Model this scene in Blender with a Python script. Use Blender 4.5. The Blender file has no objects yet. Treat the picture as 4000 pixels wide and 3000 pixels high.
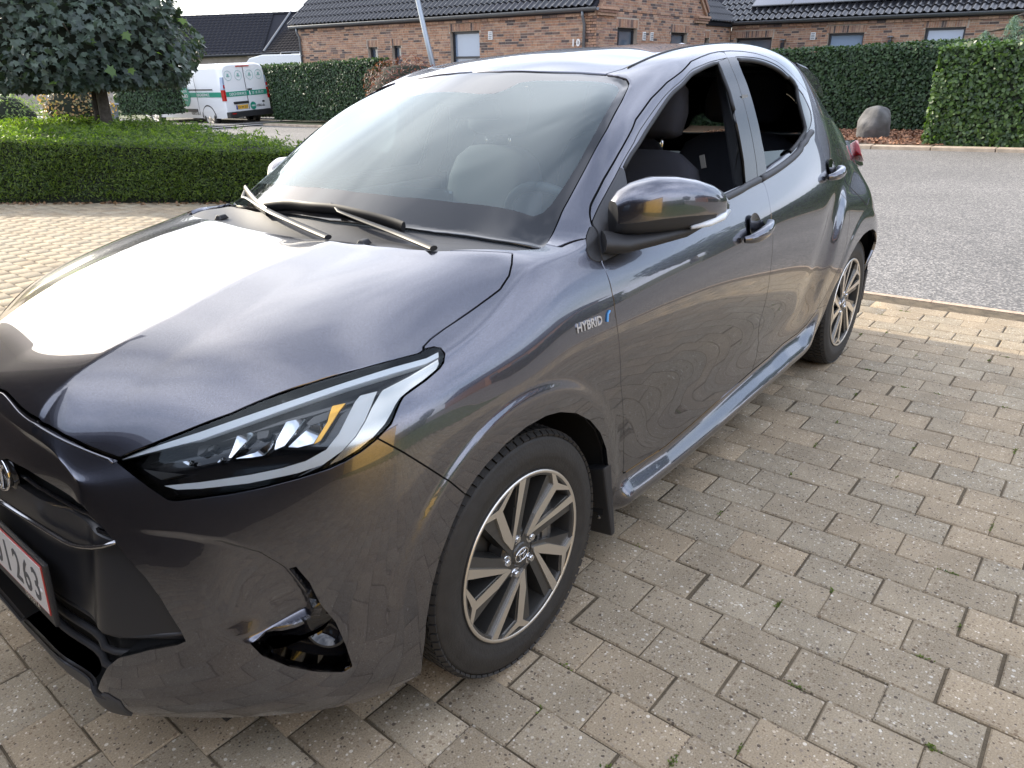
import bpy, bmesh, math, random
import numpy as np
from mathutils import Vector, Matrix

random.seed(7)
RNG = np.random.default_rng(7)
SC = bpy.context.scene
COL = SC.collection
PI = math.pi

# ------------------------------------------------------------------ camera
cam = bpy.data.cameras.new('camera')
CAM = bpy.data.objects.new('camera', cam)
COL.objects.link(CAM)
CAM.location = (1.11489, 1.75423, 1.36392)
CAM.rotation_euler = (1.174080, 0.032934, 2.253527)
cam.sensor_width = 36.0
cam.lens = 25.2773
cam.clip_start = 0.05
cam.clip_end = 900.0
SC.camera = CAM

# ------------------------------------------------------------------ world and sun
SUN_EL, SUN_AZ = math.radians(24.0), math.radians(-88.0)     # azimuth measured from +x towards +y
SUNV = Vector((math.cos(SUN_EL) * math.cos(SUN_AZ), math.cos(SUN_EL) * math.sin(SUN_AZ), math.sin(SUN_EL)))
world = bpy.data.worlds.new('World')
SC.world = world
world.use_nodes = True
wt = world.node_tree
bg = wt.nodes['Background']
sky = wt.nodes.new('ShaderNodeTexSky')
sky.sky_type = 'NISHITA'
sky.sun_disc = False
sky.sun_elevation = SUN_EL
sky.sun_rotation = math.radians(90) - SUN_AZ
sky.air_density = 1.0
sky.dust_density = 1.6
sky.ozone_density = 1.0
tc = wt.nodes.new('ShaderNodeTexCoord')
mp = wt.nodes.new('ShaderNodeMapping')
mp.inputs['Scale'].default_value = (1.0, 1.0, 2.2)
wt.links.new(tc.outputs['Generated'], mp.inputs['Vector'])
cn = wt.nodes.new('ShaderNodeTexNoise')
cn.inputs['Scale'].default_value = 1.3
cn.inputs['Detail'].default_value = 3.0
cn.inputs['Roughness'].default_value = 0.55
wt.links.new(mp.outputs[0], cn.inputs['Vector'])
cr = wt.nodes.new('ShaderNodeValToRGB')
cr.color_ramp.elements[0].position = 0.40
cr.color_ramp.elements[0].color = (0.25, 0.25, 0.25, 1)
cr.color_ramp.elements[1].position = 0.62
cr.color_ramp.elements[1].color = (1, 1, 1, 1)
wt.links.new(cn.outputs['Fac'], cr.inputs['Fac'])
cm = wt.nodes.new('ShaderNodeMixRGB')
wt.links.new(cr.outputs['Color'], cm.inputs['Fac'])
wt.links.new(sky.outputs['Color'], cm.inputs[1])
# thin cloud, brighter towards the sun
sd = wt.nodes.new('ShaderNodeVectorMath'); sd.operation = 'DOT_PRODUCT'; sd.inputs[1].default_value = SUNV
wt.links.new(tc.outputs['Generated'], sd.inputs[0])
pw_ = wt.nodes.new('ShaderNodeMapRange'); pw_.inputs[1].default_value = 0.2; pw_.inputs[2].default_value = 1.0; pw_.inputs[3].default_value = 0.0; pw_.inputs[4].default_value = 1.0
wt.links.new(sd.outputs['Value'], pw_.inputs[0])
p2_ = wt.nodes.new('ShaderNodeMath'); p2_.operation = 'POWER'; p2_.inputs[1].default_value = 2.2
wt.links.new(pw_.outputs[0], p2_.inputs[0])
cc = wt.nodes.new('ShaderNodeMixRGB'); cc.inputs[1].default_value = (8.6, 9.2, 10.9, 1); cc.inputs[2].default_value = (14, 13.8, 13.5, 1)
wt.links.new(p2_.outputs[0], cc.inputs[0])
wt.links.new(cc.outputs[0], cm.inputs[2])
wt.links.new(cm.outputs['Color'], bg.inputs['Color'])
bg.inputs['Strength'].default_value = 0.105
sun_data = bpy.data.lights.new('sun', 'SUN')
sun_data.energy = 2.8
sun_data.angle = math.radians(0.6)
sun_data.color = (1.0, 0.90, 0.74)
SUN = bpy.data.objects.new('sun', sun_data)
COL.objects.link(SUN)
SUN.rotation_euler = (-SUNV).to_track_quat('-Z', 'Y').to_euler()
SC.view_settings.view_transform = 'Standard'
SC.view_settings.look = 'None'
SC.view_settings.gamma = 1.0
SC.view_settings.use_curve_mapping = False
SC.view_settings.exposure = 1.38

# ------------------------------------------------------------------ helpers
def link(o):
    COL.objects.link(o)
    return o

def tag(o, label=None, cat=None, group=None, kind=None):
    if label: o['label'] = label
    if cat: o['category'] = cat
    if group: o['group'] = group
    if kind: o['kind'] = kind
    return o

def empty(name, loc=(0, 0, 0), rz=0.0):
    o = bpy.data.objects.new(name, None)
    o.location = loc
    o.rotation_euler = (0, 0, rz)
    o.empty_display_size = 0.2
    return link(o)

def raw(name, V, F, m=None, parent=None, smooth=False, normals=None, loc=None):
    me = bpy.data.meshes.new(name)
    V = np.asarray(V, dtype=np.float32)
    nv = len(V)
    if isinstance(F, np.ndarray) and F.ndim == 2:
        k = F.shape[1]
        nf = len(F)
        me.vertices.add(nv)
        me.vertices.foreach_set('co', V.ravel())
        me.loops.add(nf * k)
        me.loops.foreach_set('vertex_index', F.astype(np.int32).ravel())
        me.polygons.add(nf)
        me.polygons.foreach_set('loop_start', np.arange(0, nf * k, k, dtype=np.int32))
        me.update(calc_edges=True)
    else:
        me.from_pydata([tuple(map(float, v)) for v in V], [], [tuple(map(int, f)) for f in F])
        me.update()
    if smooth:
        me.polygons.foreach_set('use_smooth', np.ones(len(me.polygons), dtype=bool))
    if normals is not None:
        me.normals_split_custom_set_from_vertices([tuple(map(float, n)) for n in normals])
    ms = m if isinstance(m, (list, tuple)) else [m]
    for x in ms:
        if x: me.materials.append(x)
    o = bpy.data.objects.new(name, me)
    if parent: o.parent = parent
    if loc is not None: o.location = loc
    return link(o)

class MB:
    """collects shapes, builds one mesh object"""
    def __init__(s): s.V = []; s.F = []; s.M = []; s.mi = 0
    def add(s, V, F):
        n = len(s.V)
        s.V += [tuple(v) for v in V]
        s.F += [tuple(i + n for i in f) for f in F]
        s.M += [s.mi] * len(F)
        return s
    def box(s, c, d, R=None, taper=1.0):
        x, y, z = d[0] / 2, d[1] / 2, d[2] / 2
        P = [(-x, -y, -z), (x, -y, -z), (x, y, -z), (-x, y, -z),
             (-x * taper, -y * taper, z), (x * taper, -y * taper, z), (x * taper, y * taper, z), (-x * taper, y * taper, z)]
        P = [Vector(p) for p in P]
        if R is not None: P = [R @ p for p in P]
        c = Vector(c)
        return s.add([p + c for p in P], [(0, 3, 2, 1), (4, 5, 6, 7), (0, 1, 5, 4), (1, 2, 6, 5), (2, 3, 7, 6), (3, 0, 4, 7)])
    def tube(s, pts, r, n=8, caps=True, flat=1.0):
        pts = [Vector(p) for p in pts]
        k = len(pts)
        rs = r if isinstance(r, (list, tuple)) else [r] * k
        V = []; F = []
        up0 = None
        for i, p in enumerate(pts):
            t = (pts[min(i + 1, k - 1)] - pts[max(i - 1, 0)]).normalized()
            if up0 is None:
                up0 = Vector((0, 0, 1)) if abs(t.z) < 0.9 else Vector((1, 0, 0))
            a = t.cross(up0)
            a = a.normalized() if a.length > 1e-6 else Vector((1, 0, 0))
            b = a.cross(t).normalized()
            up0 = b
            for j in range(n):
                w = 2 * PI * j / n
                V.append(p + a * (math.cos(w) * rs[i]) + b * (math.sin(w) * rs[i] * flat))
        for i in range(k - 1):
            for j in range(n):
                j2 = (j + 1) % n
                F.append((i * n + j, i * n + j2, (i + 1) * n + j2, (i + 1) * n + j))
        if caps:
            F.append(tuple(reversed(range(n)))); F.append(tuple((k - 1) * n + j for j in range(n)))
        return s.add(V, F)
    def lathe(s, prof, axis='z', n=24, c=(0, 0, 0), full=True, a0=0.0, a1=2 * PI):
        V = []; F = []
        k = len(prof)
        m = n if full else n + 1
        for i in range(m):
            w = a0 + (a1 - a0) * i / n
            cw, sw = math.cos(w), math.sin(w)
            for (r, h) in prof:
                if axis == 'z': v = (r * cw, r * sw, h)
                elif axis == 'y': v = (r * cw, h, r * sw)
                else: v = (h, r * cw, r * sw)
                V.append((v[0] + c[0], v[1] + c[1], v[2] + c[2]))
        for i in range(n):
            i2 = (i + 1) % m if full else i + 1
            for j in range(k - 1):
                F.append((i * k + j, i2 * k + j, i2 * k + j + 1, i * k + j + 1))
        return s.add(V, F)
    def prism(s, poly, d0, d1, ax='y'):
        n = len(poly)
        f = (lambda a, b, d: (a, d, b)) if ax == 'y' else ((lambda a, b, d: (d, a, b)) if ax == 'x' else (lambda a, b, d: (a, b, d)))
        V = [f(a, b, d0) for a, b in poly] + [f(a, b, d1) for a, b in poly]
        F = [tuple(range(n)), tuple(reversed(range(n, 2 * n)))]
        F += [(i, i + n, (i + 1) % n + n, (i + 1) % n) for i in range(n)]
        return s.add(V, F)
    def build(s, name, m, parent=None, smooth=False, loc=None, fix=True, bevel=0.0, angle=None):
        o = raw(name, s.V, s.F, m, parent, smooth, loc=loc)
        me = o.data
        if fix or bevel:
            bm = bmesh.new(); bm.from_mesh(me)
            if fix: bmesh.ops.recalc_face_normals(bm, faces=bm.faces)
            if bevel:
                es = [e for e in bm.edges if len(e.link_faces) == 2 and e.calc_face_angle(0) > 0.5]
                bmesh.ops.bevel(bm, geom=es, offset=bevel, segments=2, affect='EDGES', profile=0.6)
            bm.to_mesh(me); bm.free()
        if not (fix or bevel) or not bevel:
            if len(s.M) == len(me.polygons) and any(s.M):
                me.polygons.foreach_set('material_index', np.array(s.M, dtype=np.int32))
        if smooth:
            me.polygons.foreach_set('use_smooth', np.ones(len(me.polygons), dtype=bool))
            if angle: me.set_sharp_from_angle(angle=angle)
        return o

# ------------------------------------------------------------------ materials
def NM(name):
    m = bpy.data.materials.new(name)
    m.use_nodes = True
    return m, m.node_tree, m.node_tree.nodes['Principled BSDF']

def pm(name, col, rough=0.6, metal=0.0, coat=0.0, spec=0.5, coat_rough=0.03, noise=None, bump=None, trans=0.0, ior=1.5, emit=None):
    """principled with optional noise=(scale, amount) tint and bump=(scale, strength)"""
    m, nt, b = NM(name)
    b.inputs['Base Color'].default_value = (*col, 1)
    b.inputs['Roughness'].default_value = rough
    b.inputs['Metallic'].default_value = metal
    b.inputs['Coat Weight'].default_value = coat
    b.inputs['Coat Roughness'].default_value = coat_rough
    b.inputs['Specular IOR Level'].default_value = spec
    b.inputs['IOR'].default_value = ior
    b.inputs['Transmission Weight'].default_value = trans
    t = nt.nodes.new('ShaderNodeTexCoord')
    if noise:
        n = nt.nodes.new('ShaderNodeTexNoise'); n.inputs['Scale'].default_value = noise[0]; n.inputs['Detail'].default_value = 5
        nt.links.new(t.outputs['Object'], n.inputs['Vector'])
        r = nt.nodes.new('ShaderNodeMapRange'); r.inputs[3].default_value = 1 - noise[1]; r.inputs[4].default_value = 1 + noise[1]
        r.inputs[1].default_value = 0.25; r.inputs[2].default_value = 0.75
        nt.links.new(n.outputs['Fac'], r.inputs[0])
        x = nt.nodes.new('ShaderNodeMixRGB'); x.blend_type = 'MULTIPLY'; x.inputs[0].default_value = 1
        x.inputs[1].default_value = (*col, 1)
        nt.links.new(r.outputs[0], x.inputs[2])
        nt.links.new(x.outputs[0], b.inputs['Base Color'])
    if bump:
        n2 = nt.nodes.new('ShaderNodeTexNoise'); n2.inputs['Scale'].default_value = bump[0]; n2.inputs['Detail'].default_value = 4
        nt.links.new(t.outputs['Object'], n2.inputs['Vector'])
        bp = nt.nodes.new('ShaderNodeBump'); bp.inputs['Strength'].default_value = bump[1]; bp.inputs['Distance'].default_value = 0.01
        nt.links.new(n2.outputs['Fac'], bp.inputs['Height'])
        nt.links.new(bp.outputs[0], b.inputs['Normal'])
    return m

def vary(m, amt=0.25, hue=0.02):
    """per-object random value and hue on the base colour"""
    nt = m.node_tree; b = nt.nodes['Principled BSDF']
    oi = nt.nodes.new('ShaderNodeObjectInfo')
    hs = nt.nodes.new('ShaderNodeHueSaturation')
    r = nt.nodes.new('ShaderNodeMapRange'); r.inputs[3].default_value = 1 - amt; r.inputs[4].default_value = 1 + amt
    nt.links.new(oi.outputs['Random'], r.inputs[0]); nt.links.new(r.outputs[0], hs.inputs['Value'])
    w = nt.nodes.new('ShaderNodeMath'); w.operation = 'MULTIPLY'; w.inputs[1].default_value = 7.13
    f = nt.nodes.new('ShaderNodeMath'); f.operation = 'FRACT'
    nt.links.new(oi.outputs['Random'], w.inputs[0]); nt.links.new(w.outputs[0], f.inputs[0])
    r2 = nt.nodes.new('ShaderNodeMapRange'); r2.inputs[3].default_value = 0.5 - hue; r2.inputs[4].default_value = 0.5 + hue
    nt.links.new(f.outputs[0], r2.inputs[0]); nt.links.new(r2.outputs[0], hs.inputs['Hue'])
    src = b.inputs['Base Color']
    if src.is_linked:
        nt.links.new(src.links[0].from_socket, hs.inputs['Color'])
    else:
        hs.inputs['Color'].default_value = src.default_value
    nt.links.new(hs.outputs[0], src)
    return m

def glass_mat(name, tint, f0=1.5, haze=0.0):
    """thin window pane: fresnel mirror over tinted see-through"""
    m = bpy.data.materials.new(name); m.use_nodes = True
    nt = m.node_tree; nt.nodes.clear()
    out = nt.nodes.new('ShaderNodeOutputMaterial')
    tr = nt.nodes.new('ShaderNodeBsdfTransparent'); tr.inputs[0].default_value = (*tint, 1)
    gl = nt.nodes.new('ShaderNodeBsdfGlossy'); gl.inputs['Roughness'].default_value = 0.01; gl.inputs[0].default_value = (0.90, 0.98, 1.0, 1)
    fr = nt.nodes.new('ShaderNodeFresnel'); fr.inputs[0].default_value = f0
    mx = nt.nodes.new('ShaderNodeMixShader')
    nt.links.new(fr.outputs[0], mx.inputs[0]); nt.links.new(tr.outputs[0], mx.inputs[1]); nt.links.new(gl.outputs[0], mx.inputs[2])
    last = mx
    if haze:
        df = nt.nodes.new('ShaderNodeBsdfDiffuse'); df.inputs[0].default_value = (0.66, 0.80, 0.84, 1)
        m2 = nt.nodes.new('ShaderNodeMixShader'); m2.inputs[0].default_value = haze
        nt.links.new(mx.outputs[0], m2.inputs[1]); nt.links.new(df.outputs[0], m2.inputs[2]); last = m2
    nt.links.new(last.outputs[0], out.inputs[0])
    return m

def leaf_mat(name, c0, c1, trans=0.25, rough=0.45, attr=True):
    m = bpy.data.materials.new(name); m.use_nodes = True
    nt = m.node_tree; b = nt.nodes['Principled BSDF']; out = nt.nodes['Material Output']
    g = nt.nodes.new('ShaderNodeNewGeometry')
    rp = nt.nodes.new('ShaderNodeValToRGB')
    rp.color_ramp.elements[0].color = (*c0, 1); rp.color_ramp.elements[1].color = (*c1, 1)
    nt.links.new(g.outputs['Random Per Island'], rp.inputs[0])
    nt.links.new(rp.outputs[0], b.inputs['Base Color'])
    b.inputs['Roughness'].default_value = rough
    t = nt.nodes.new('ShaderNodeBsdfTranslucent')
    sc = nt.nodes.new('ShaderNodeMixRGB'); sc.blend_type = 'MULTIPLY'; sc.inputs[0].default_value = 1
    sc.inputs[2].default_value = (2.6, 2.9, 1.0, 1)
    nt.links.new(rp.outputs[0], sc.inputs[1]); nt.links.new(sc.outputs[0], t.inputs[0])
    mx = nt.nodes.new('ShaderNodeMixShader'); mx.inputs[0].default_value = trans
    nt.links.new(b.outputs[0], mx.inputs[1]); nt.links.new(t.outputs[0], mx.inputs[2])
    nt.links.new(mx.outputs[0], out.inputs[0])
    return m

M = {}
# car paint: dark grey metallic under clear coat
m, nt, b = NM('car_paint')
t = nt.nodes.new('ShaderNodeTexCoord')
n = nt.nodes.new('ShaderNodeTexNoise'); n.inputs['Scale'].default_value = 900; n.inputs['Detail'].default_value = 1
nt.links.new(t.outputs['Object'], n.inputs['Vector'])
rp = nt.nodes.new('ShaderNodeValToRGB')
rp.color_ramp.elements[0].position = 0.35; rp.color_ramp.elements[0].color = (0.080, 0.081, 0.098, 1)
rp.color_ramp.elements[1].position = 0.75; rp.color_ramp.elements[1].color = (0.160, 0.164, 0.200, 1)
nt.links.new(n.outputs['Fac'], rp.inputs[0]); nt.links.new(rp.outputs[0], b.inputs['Base Color'])
b.inputs['Metallic'].default_value = 1.0
b.inputs['Roughness'].default_value = 0.27
b.inputs['Coat Weight'].default_value = 1.0
b.inputs['Coat Roughness'].default_value = 0.015
b.inputs['Coat IOR'].default_value = 1.75
M['paint'] = m
M['black_plastic'] = pm('black_plastic', (0.022, 0.022, 0.024), 0.48, bump=(700, 0.12))
M['dark_plastic'] = pm('dark_plastic', (0.045, 0.046, 0.05), 0.5, bump=(700, 0.1))
M['cabin_shell'] = pm('cabin_shell', (.018, .018, .02), .8)
M['beam'] = pm('beam_plastic', (.018, .018, .02), .28)
M['lip_metal'] = pm('lip_metal', (.40, .40, .41), .22, 1.0)
M['gloss_black'] = pm('gloss_black', (0.008, 0.008, 0.009), 0.06, coat=0.5)
M['pillar_film'] = pm('pillar_film', (0.018, 0.019, 0.021), 0.16, coat=0.3)
M['rubber'] = pm('rubber_seal', (0.012, 0.012, 0.013), 0.5)
M['void'] = pm('underbody_black', (0.004, 0.004, 0.004), 0.85)
M['chrome'] = pm('chrome', (0.78, 0.78, 0.79), 0.07, 1.0)
M['silver'] = pm('machined_alloy', (0.78, 0.74, 0.68), 0.36, 1.0)
M['alloy_dark'] = pm('alloy_grey', (0.055, 0.053, 0.05), 0.32, 0.4, coat=0.4)
M['tyre'] = pm('tyre_rubber', (0.022, 0.02, 0.018), 0.62, noise=(30, 0.25), bump=(160, 0.15))
M['seat'] = pm('seat_fabric', (0.050, 0.052, 0.066), 0.9, bump=(400, 0.3))
M['seat_grey'] = pm('seat_side_fabric', (0.03, 0.03, 0.036), 0.9, bump=(400, 0.3))
M['dash'] = pm('dashboard_vinyl', (0.05, 0.053, 0.06), 0.55, bump=(500, 0.15))
M['cabin_grey'] = pm('cabin_trim_grey', (0.25, 0.25, 0.24), 0.8)
M['glass'] = glass_mat('windscreen_glass', (0.74, 0.86, 0.86), 1.72, 0.06)
M['glass_side'] = glass_mat('side_glass', (0.72, 0.80, 0.78), 1.5)
M['glass_tint'] = glass_mat('privacy_glass', (0.16, 0.19, 0.19), 1.5)
M['glass_rear'] = glass_mat('rear_glass', (0.50, 0.55, 0.52), 1.5)
M['lens'] = glass_mat('lamp_lens', (0.93, 0.95, 0.96), 1.4)
M['bezel'] = pm('lamp_bezel', (.62, .60, .55), .18, .85)
M['amber'] = pm('amber_reflector', (0.8, 0.42, 0.06), 0.15, 0.6)
M['white_guide'] = pm('light_guide', (0.75, 0.77, 0.78), 0.2, coat=0.5)
M['red_lens'] = pm('red_lens', (0.42, 0.012, 0.012), 0.08, coat=1.0)
M['disc'] = pm('brake_disc', (0.30, 0.29, 0.28), 0.4, 1.0)
M['plate_white'] = pm('plate_white', (0.70, 0.66, 0.62), 0.4)
M['plate_red'] = pm('plate_red', (0.45, 0.05, 0.04), 0.4)
M['plate_ink'] = pm('plate_ink', (0.08, 0.08, 0.085), 0.5)

# ================================================================== THE CAR
# body skin: a control cage (left half), mirrored and subdivided; panels are cut out of it along shut lines
CAGE = np.array([8392,3929,2146,8636,4018,2591,8404,4150,3722,8205,4142,4413,7923,4101,5423,7735,3951,6007,7660,3801,6254,7490,3856,6659,7549,2980,6888,5069,8254,2064,5125,8516,2526,5065,8217,3920,5001,8261,5147,4994,8179,6089,4976,8078,6883,4841,8066,7606,4677,7605,8279,4271,7802,8628,2531,8354,2017,2519,8453,2606,2520,8735,4182,2595,8680,5776,2377,8639,7131,2242,8564,7653,2093,8462,8237,2053,8092,8645,1719,8169,8724,-193,8432,1869,-190,8678,2948,-190,8729,4559,-210,8779,6229,-152,8659,7468,-115,8491,8099,-77,8316,8588,-59,7815,9100,-14,7917,9097,-1759,8320,1908,-1760,8376,3028,-1760,8655,4478,-1754,8647,6306,-1771,8555,7714,-1776,8385,8686,-1804,8070,9348,-1743,7534,9874,-1934,7236,10153,-3571,7787,1898,-3571,8565,2406,-3571,8372,4269,-3572,8601,6133,-3570,8573,7785,-3559,8349,8741,-3591,8104,9372,-3454,7750,9603,-4213,8091,9546,-6755,7930,1901,-6755,8523,2367,-6756,8221,4178,-6754,8544,6009,-6760,8574,7626,-6742,8388,8970,-6812,8021,9409,-6558,7424,10707,-6569,7086,12233,-9607,7891,1900,-9607,8554,2380,-9608,8182,4203,-9605,8501,6044,-9616,8593,7669,-9575,8422,8931,-9727,8019,9613,-9151,7408,11326,-9372,6650,13281,-11816,7905,1900,-11816,8553,2370,-11817,8164,4187,-11814,8516,6048,-11826,8609,7597,-11781,8438,9072,-11947,7975,9780,-11341,7415,11741,-11478,6045,14587,-15128,7887,1902,-15129,8551,2398,-15129,8176,4216,-15129,8509,6042,-15128,8587,7662,-15126,8457,9233,-15144,7988,9950,-15028,7238,12520,-15085,5743,14859,-18872,7945,1894,-18868,8540,2293,-18871,8224,4132,-18866,8579,5998,-18879,8709,7713,-18851,8468,9350,-18915,7879,10643,-18854,7154,12744,-19125,5775,14960,-22184,8031,1924,-22200,8488,2680,-22189,8820,4463,-22206,8812,6086,-22162,8659,7792,-22237,8387,9225,-22115,7952,10744,-21920,6937,12774,-22821,5961,14171,-25592,7930,1810,-25531,8542,2708,-25573,8561,4538,-25523,8638,6241,-25624,8658,7858,-25585,7834,9211,-25152,6991,10791,-25557,6437,11872,-24328,5681,12888,-29048,8247,2237,-29274,8621,2972,-29126,9107,4448,-29276,9156,6209,-29038,8379,7874,-28664,7798,9074,-28601,7446,9633,-28138,7006,10219,-28356,7468,10023,7598,2742,7532,7843,1585,7773,7951,832,8027,7992,0,8102,5031,5065,8857,5346,3807,9144,5403,1875,9096,5447,0,9138,2415,5621,9790,2069,2787,9893,2309,1621,9856,2253,0,9842,-57,5439,10297,1289,2658,9923,1099,1635,9966,1255,0,9910,-1180,5605,10366,-165,2015,10125,26,1483,10105,158,0,10066,-1695,5150,10123,-580,3048,9994,-320,1585,10010,-76,0,9986,-5279,5661,12198,-3813,2485,11856,-3505,1508,11944,-3325,0,11914,-7530,5236,13272,-6533,2573,13006,-6272,1538,13123,-6018,0,13104,-10151,5061,14121,-9540,2654,14449,-9111,1533,14445,-9103,0,14489,-14142,4610,14583,-13825,2669,14765,-13722,1413,14758,-13496,0,14809,-19187,4761,14740,-18991,2651,15047,-18758,1420,15029,-18836,0,15041,-23142,4595,14180,-23649,2717,14135,-23864,1508,14202,-24050,0,14227,-27163,4892,14388,-27621,2882,14568,-28013,1500,14659,-28049,0,14672,-31017,4714,10200,-30906,3261,10114,-31125,1613,10144,-31336,0,10155,7864,3630,2073,8010,3675,2587,7780,3728,3770,7654,3722,4615,7464,3678,5583,7318,3727,6214,7344,3635,6905,7144,3769,7451,8151,2252,2044,8326,2262,2601,8075,2307,3756,7984,2312,4553,7845,2252,5573,7649,2257,6390,7630,2140,6984,7381,2222,7646,8133,1162,2052,8295,1174,2595,8077,1182,3766,7968,1179,4546,7887,1179,5666,7686,1149,6495,7682,1130,7145,7355,1152,7754,8159,0,2049,8326,0,2597,8091,0,3762,8013,0,4553,7940,0,5616,7727,0,6532,7743,0,7179,7354,0,7776,-29816,5280,2444,-30508,5312,3331,-30579,5259,4362,-30420,5289,6231,-30171,5251,7925,-30323,5125,8875,-30442,4887,9869,-30110,4919,10708,-30488,3632,2388,-31068,3804,3235,-31060,3757,4384,-31056,3812,6225,-30532,3629,7911,-30621,3536,8928,-30661,3458,9804,-30329,3300,10587,-30632,1792,2403,-31209,1846,3261,-31229,1825,4378,-31184,1845,6227,-30732,1787,7915,-30844,1742,8914,-30883,1688,9822,-30642,1642,10618,-30584,0,2398,-31288,0,3252,-31267,0,4380,-31242,0,6226,-30769,0,7914,-30856,0,8918,-30964,0,9818,-30429,0,10602], dtype=float).reshape(-1, 3) / 10000.0
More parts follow.
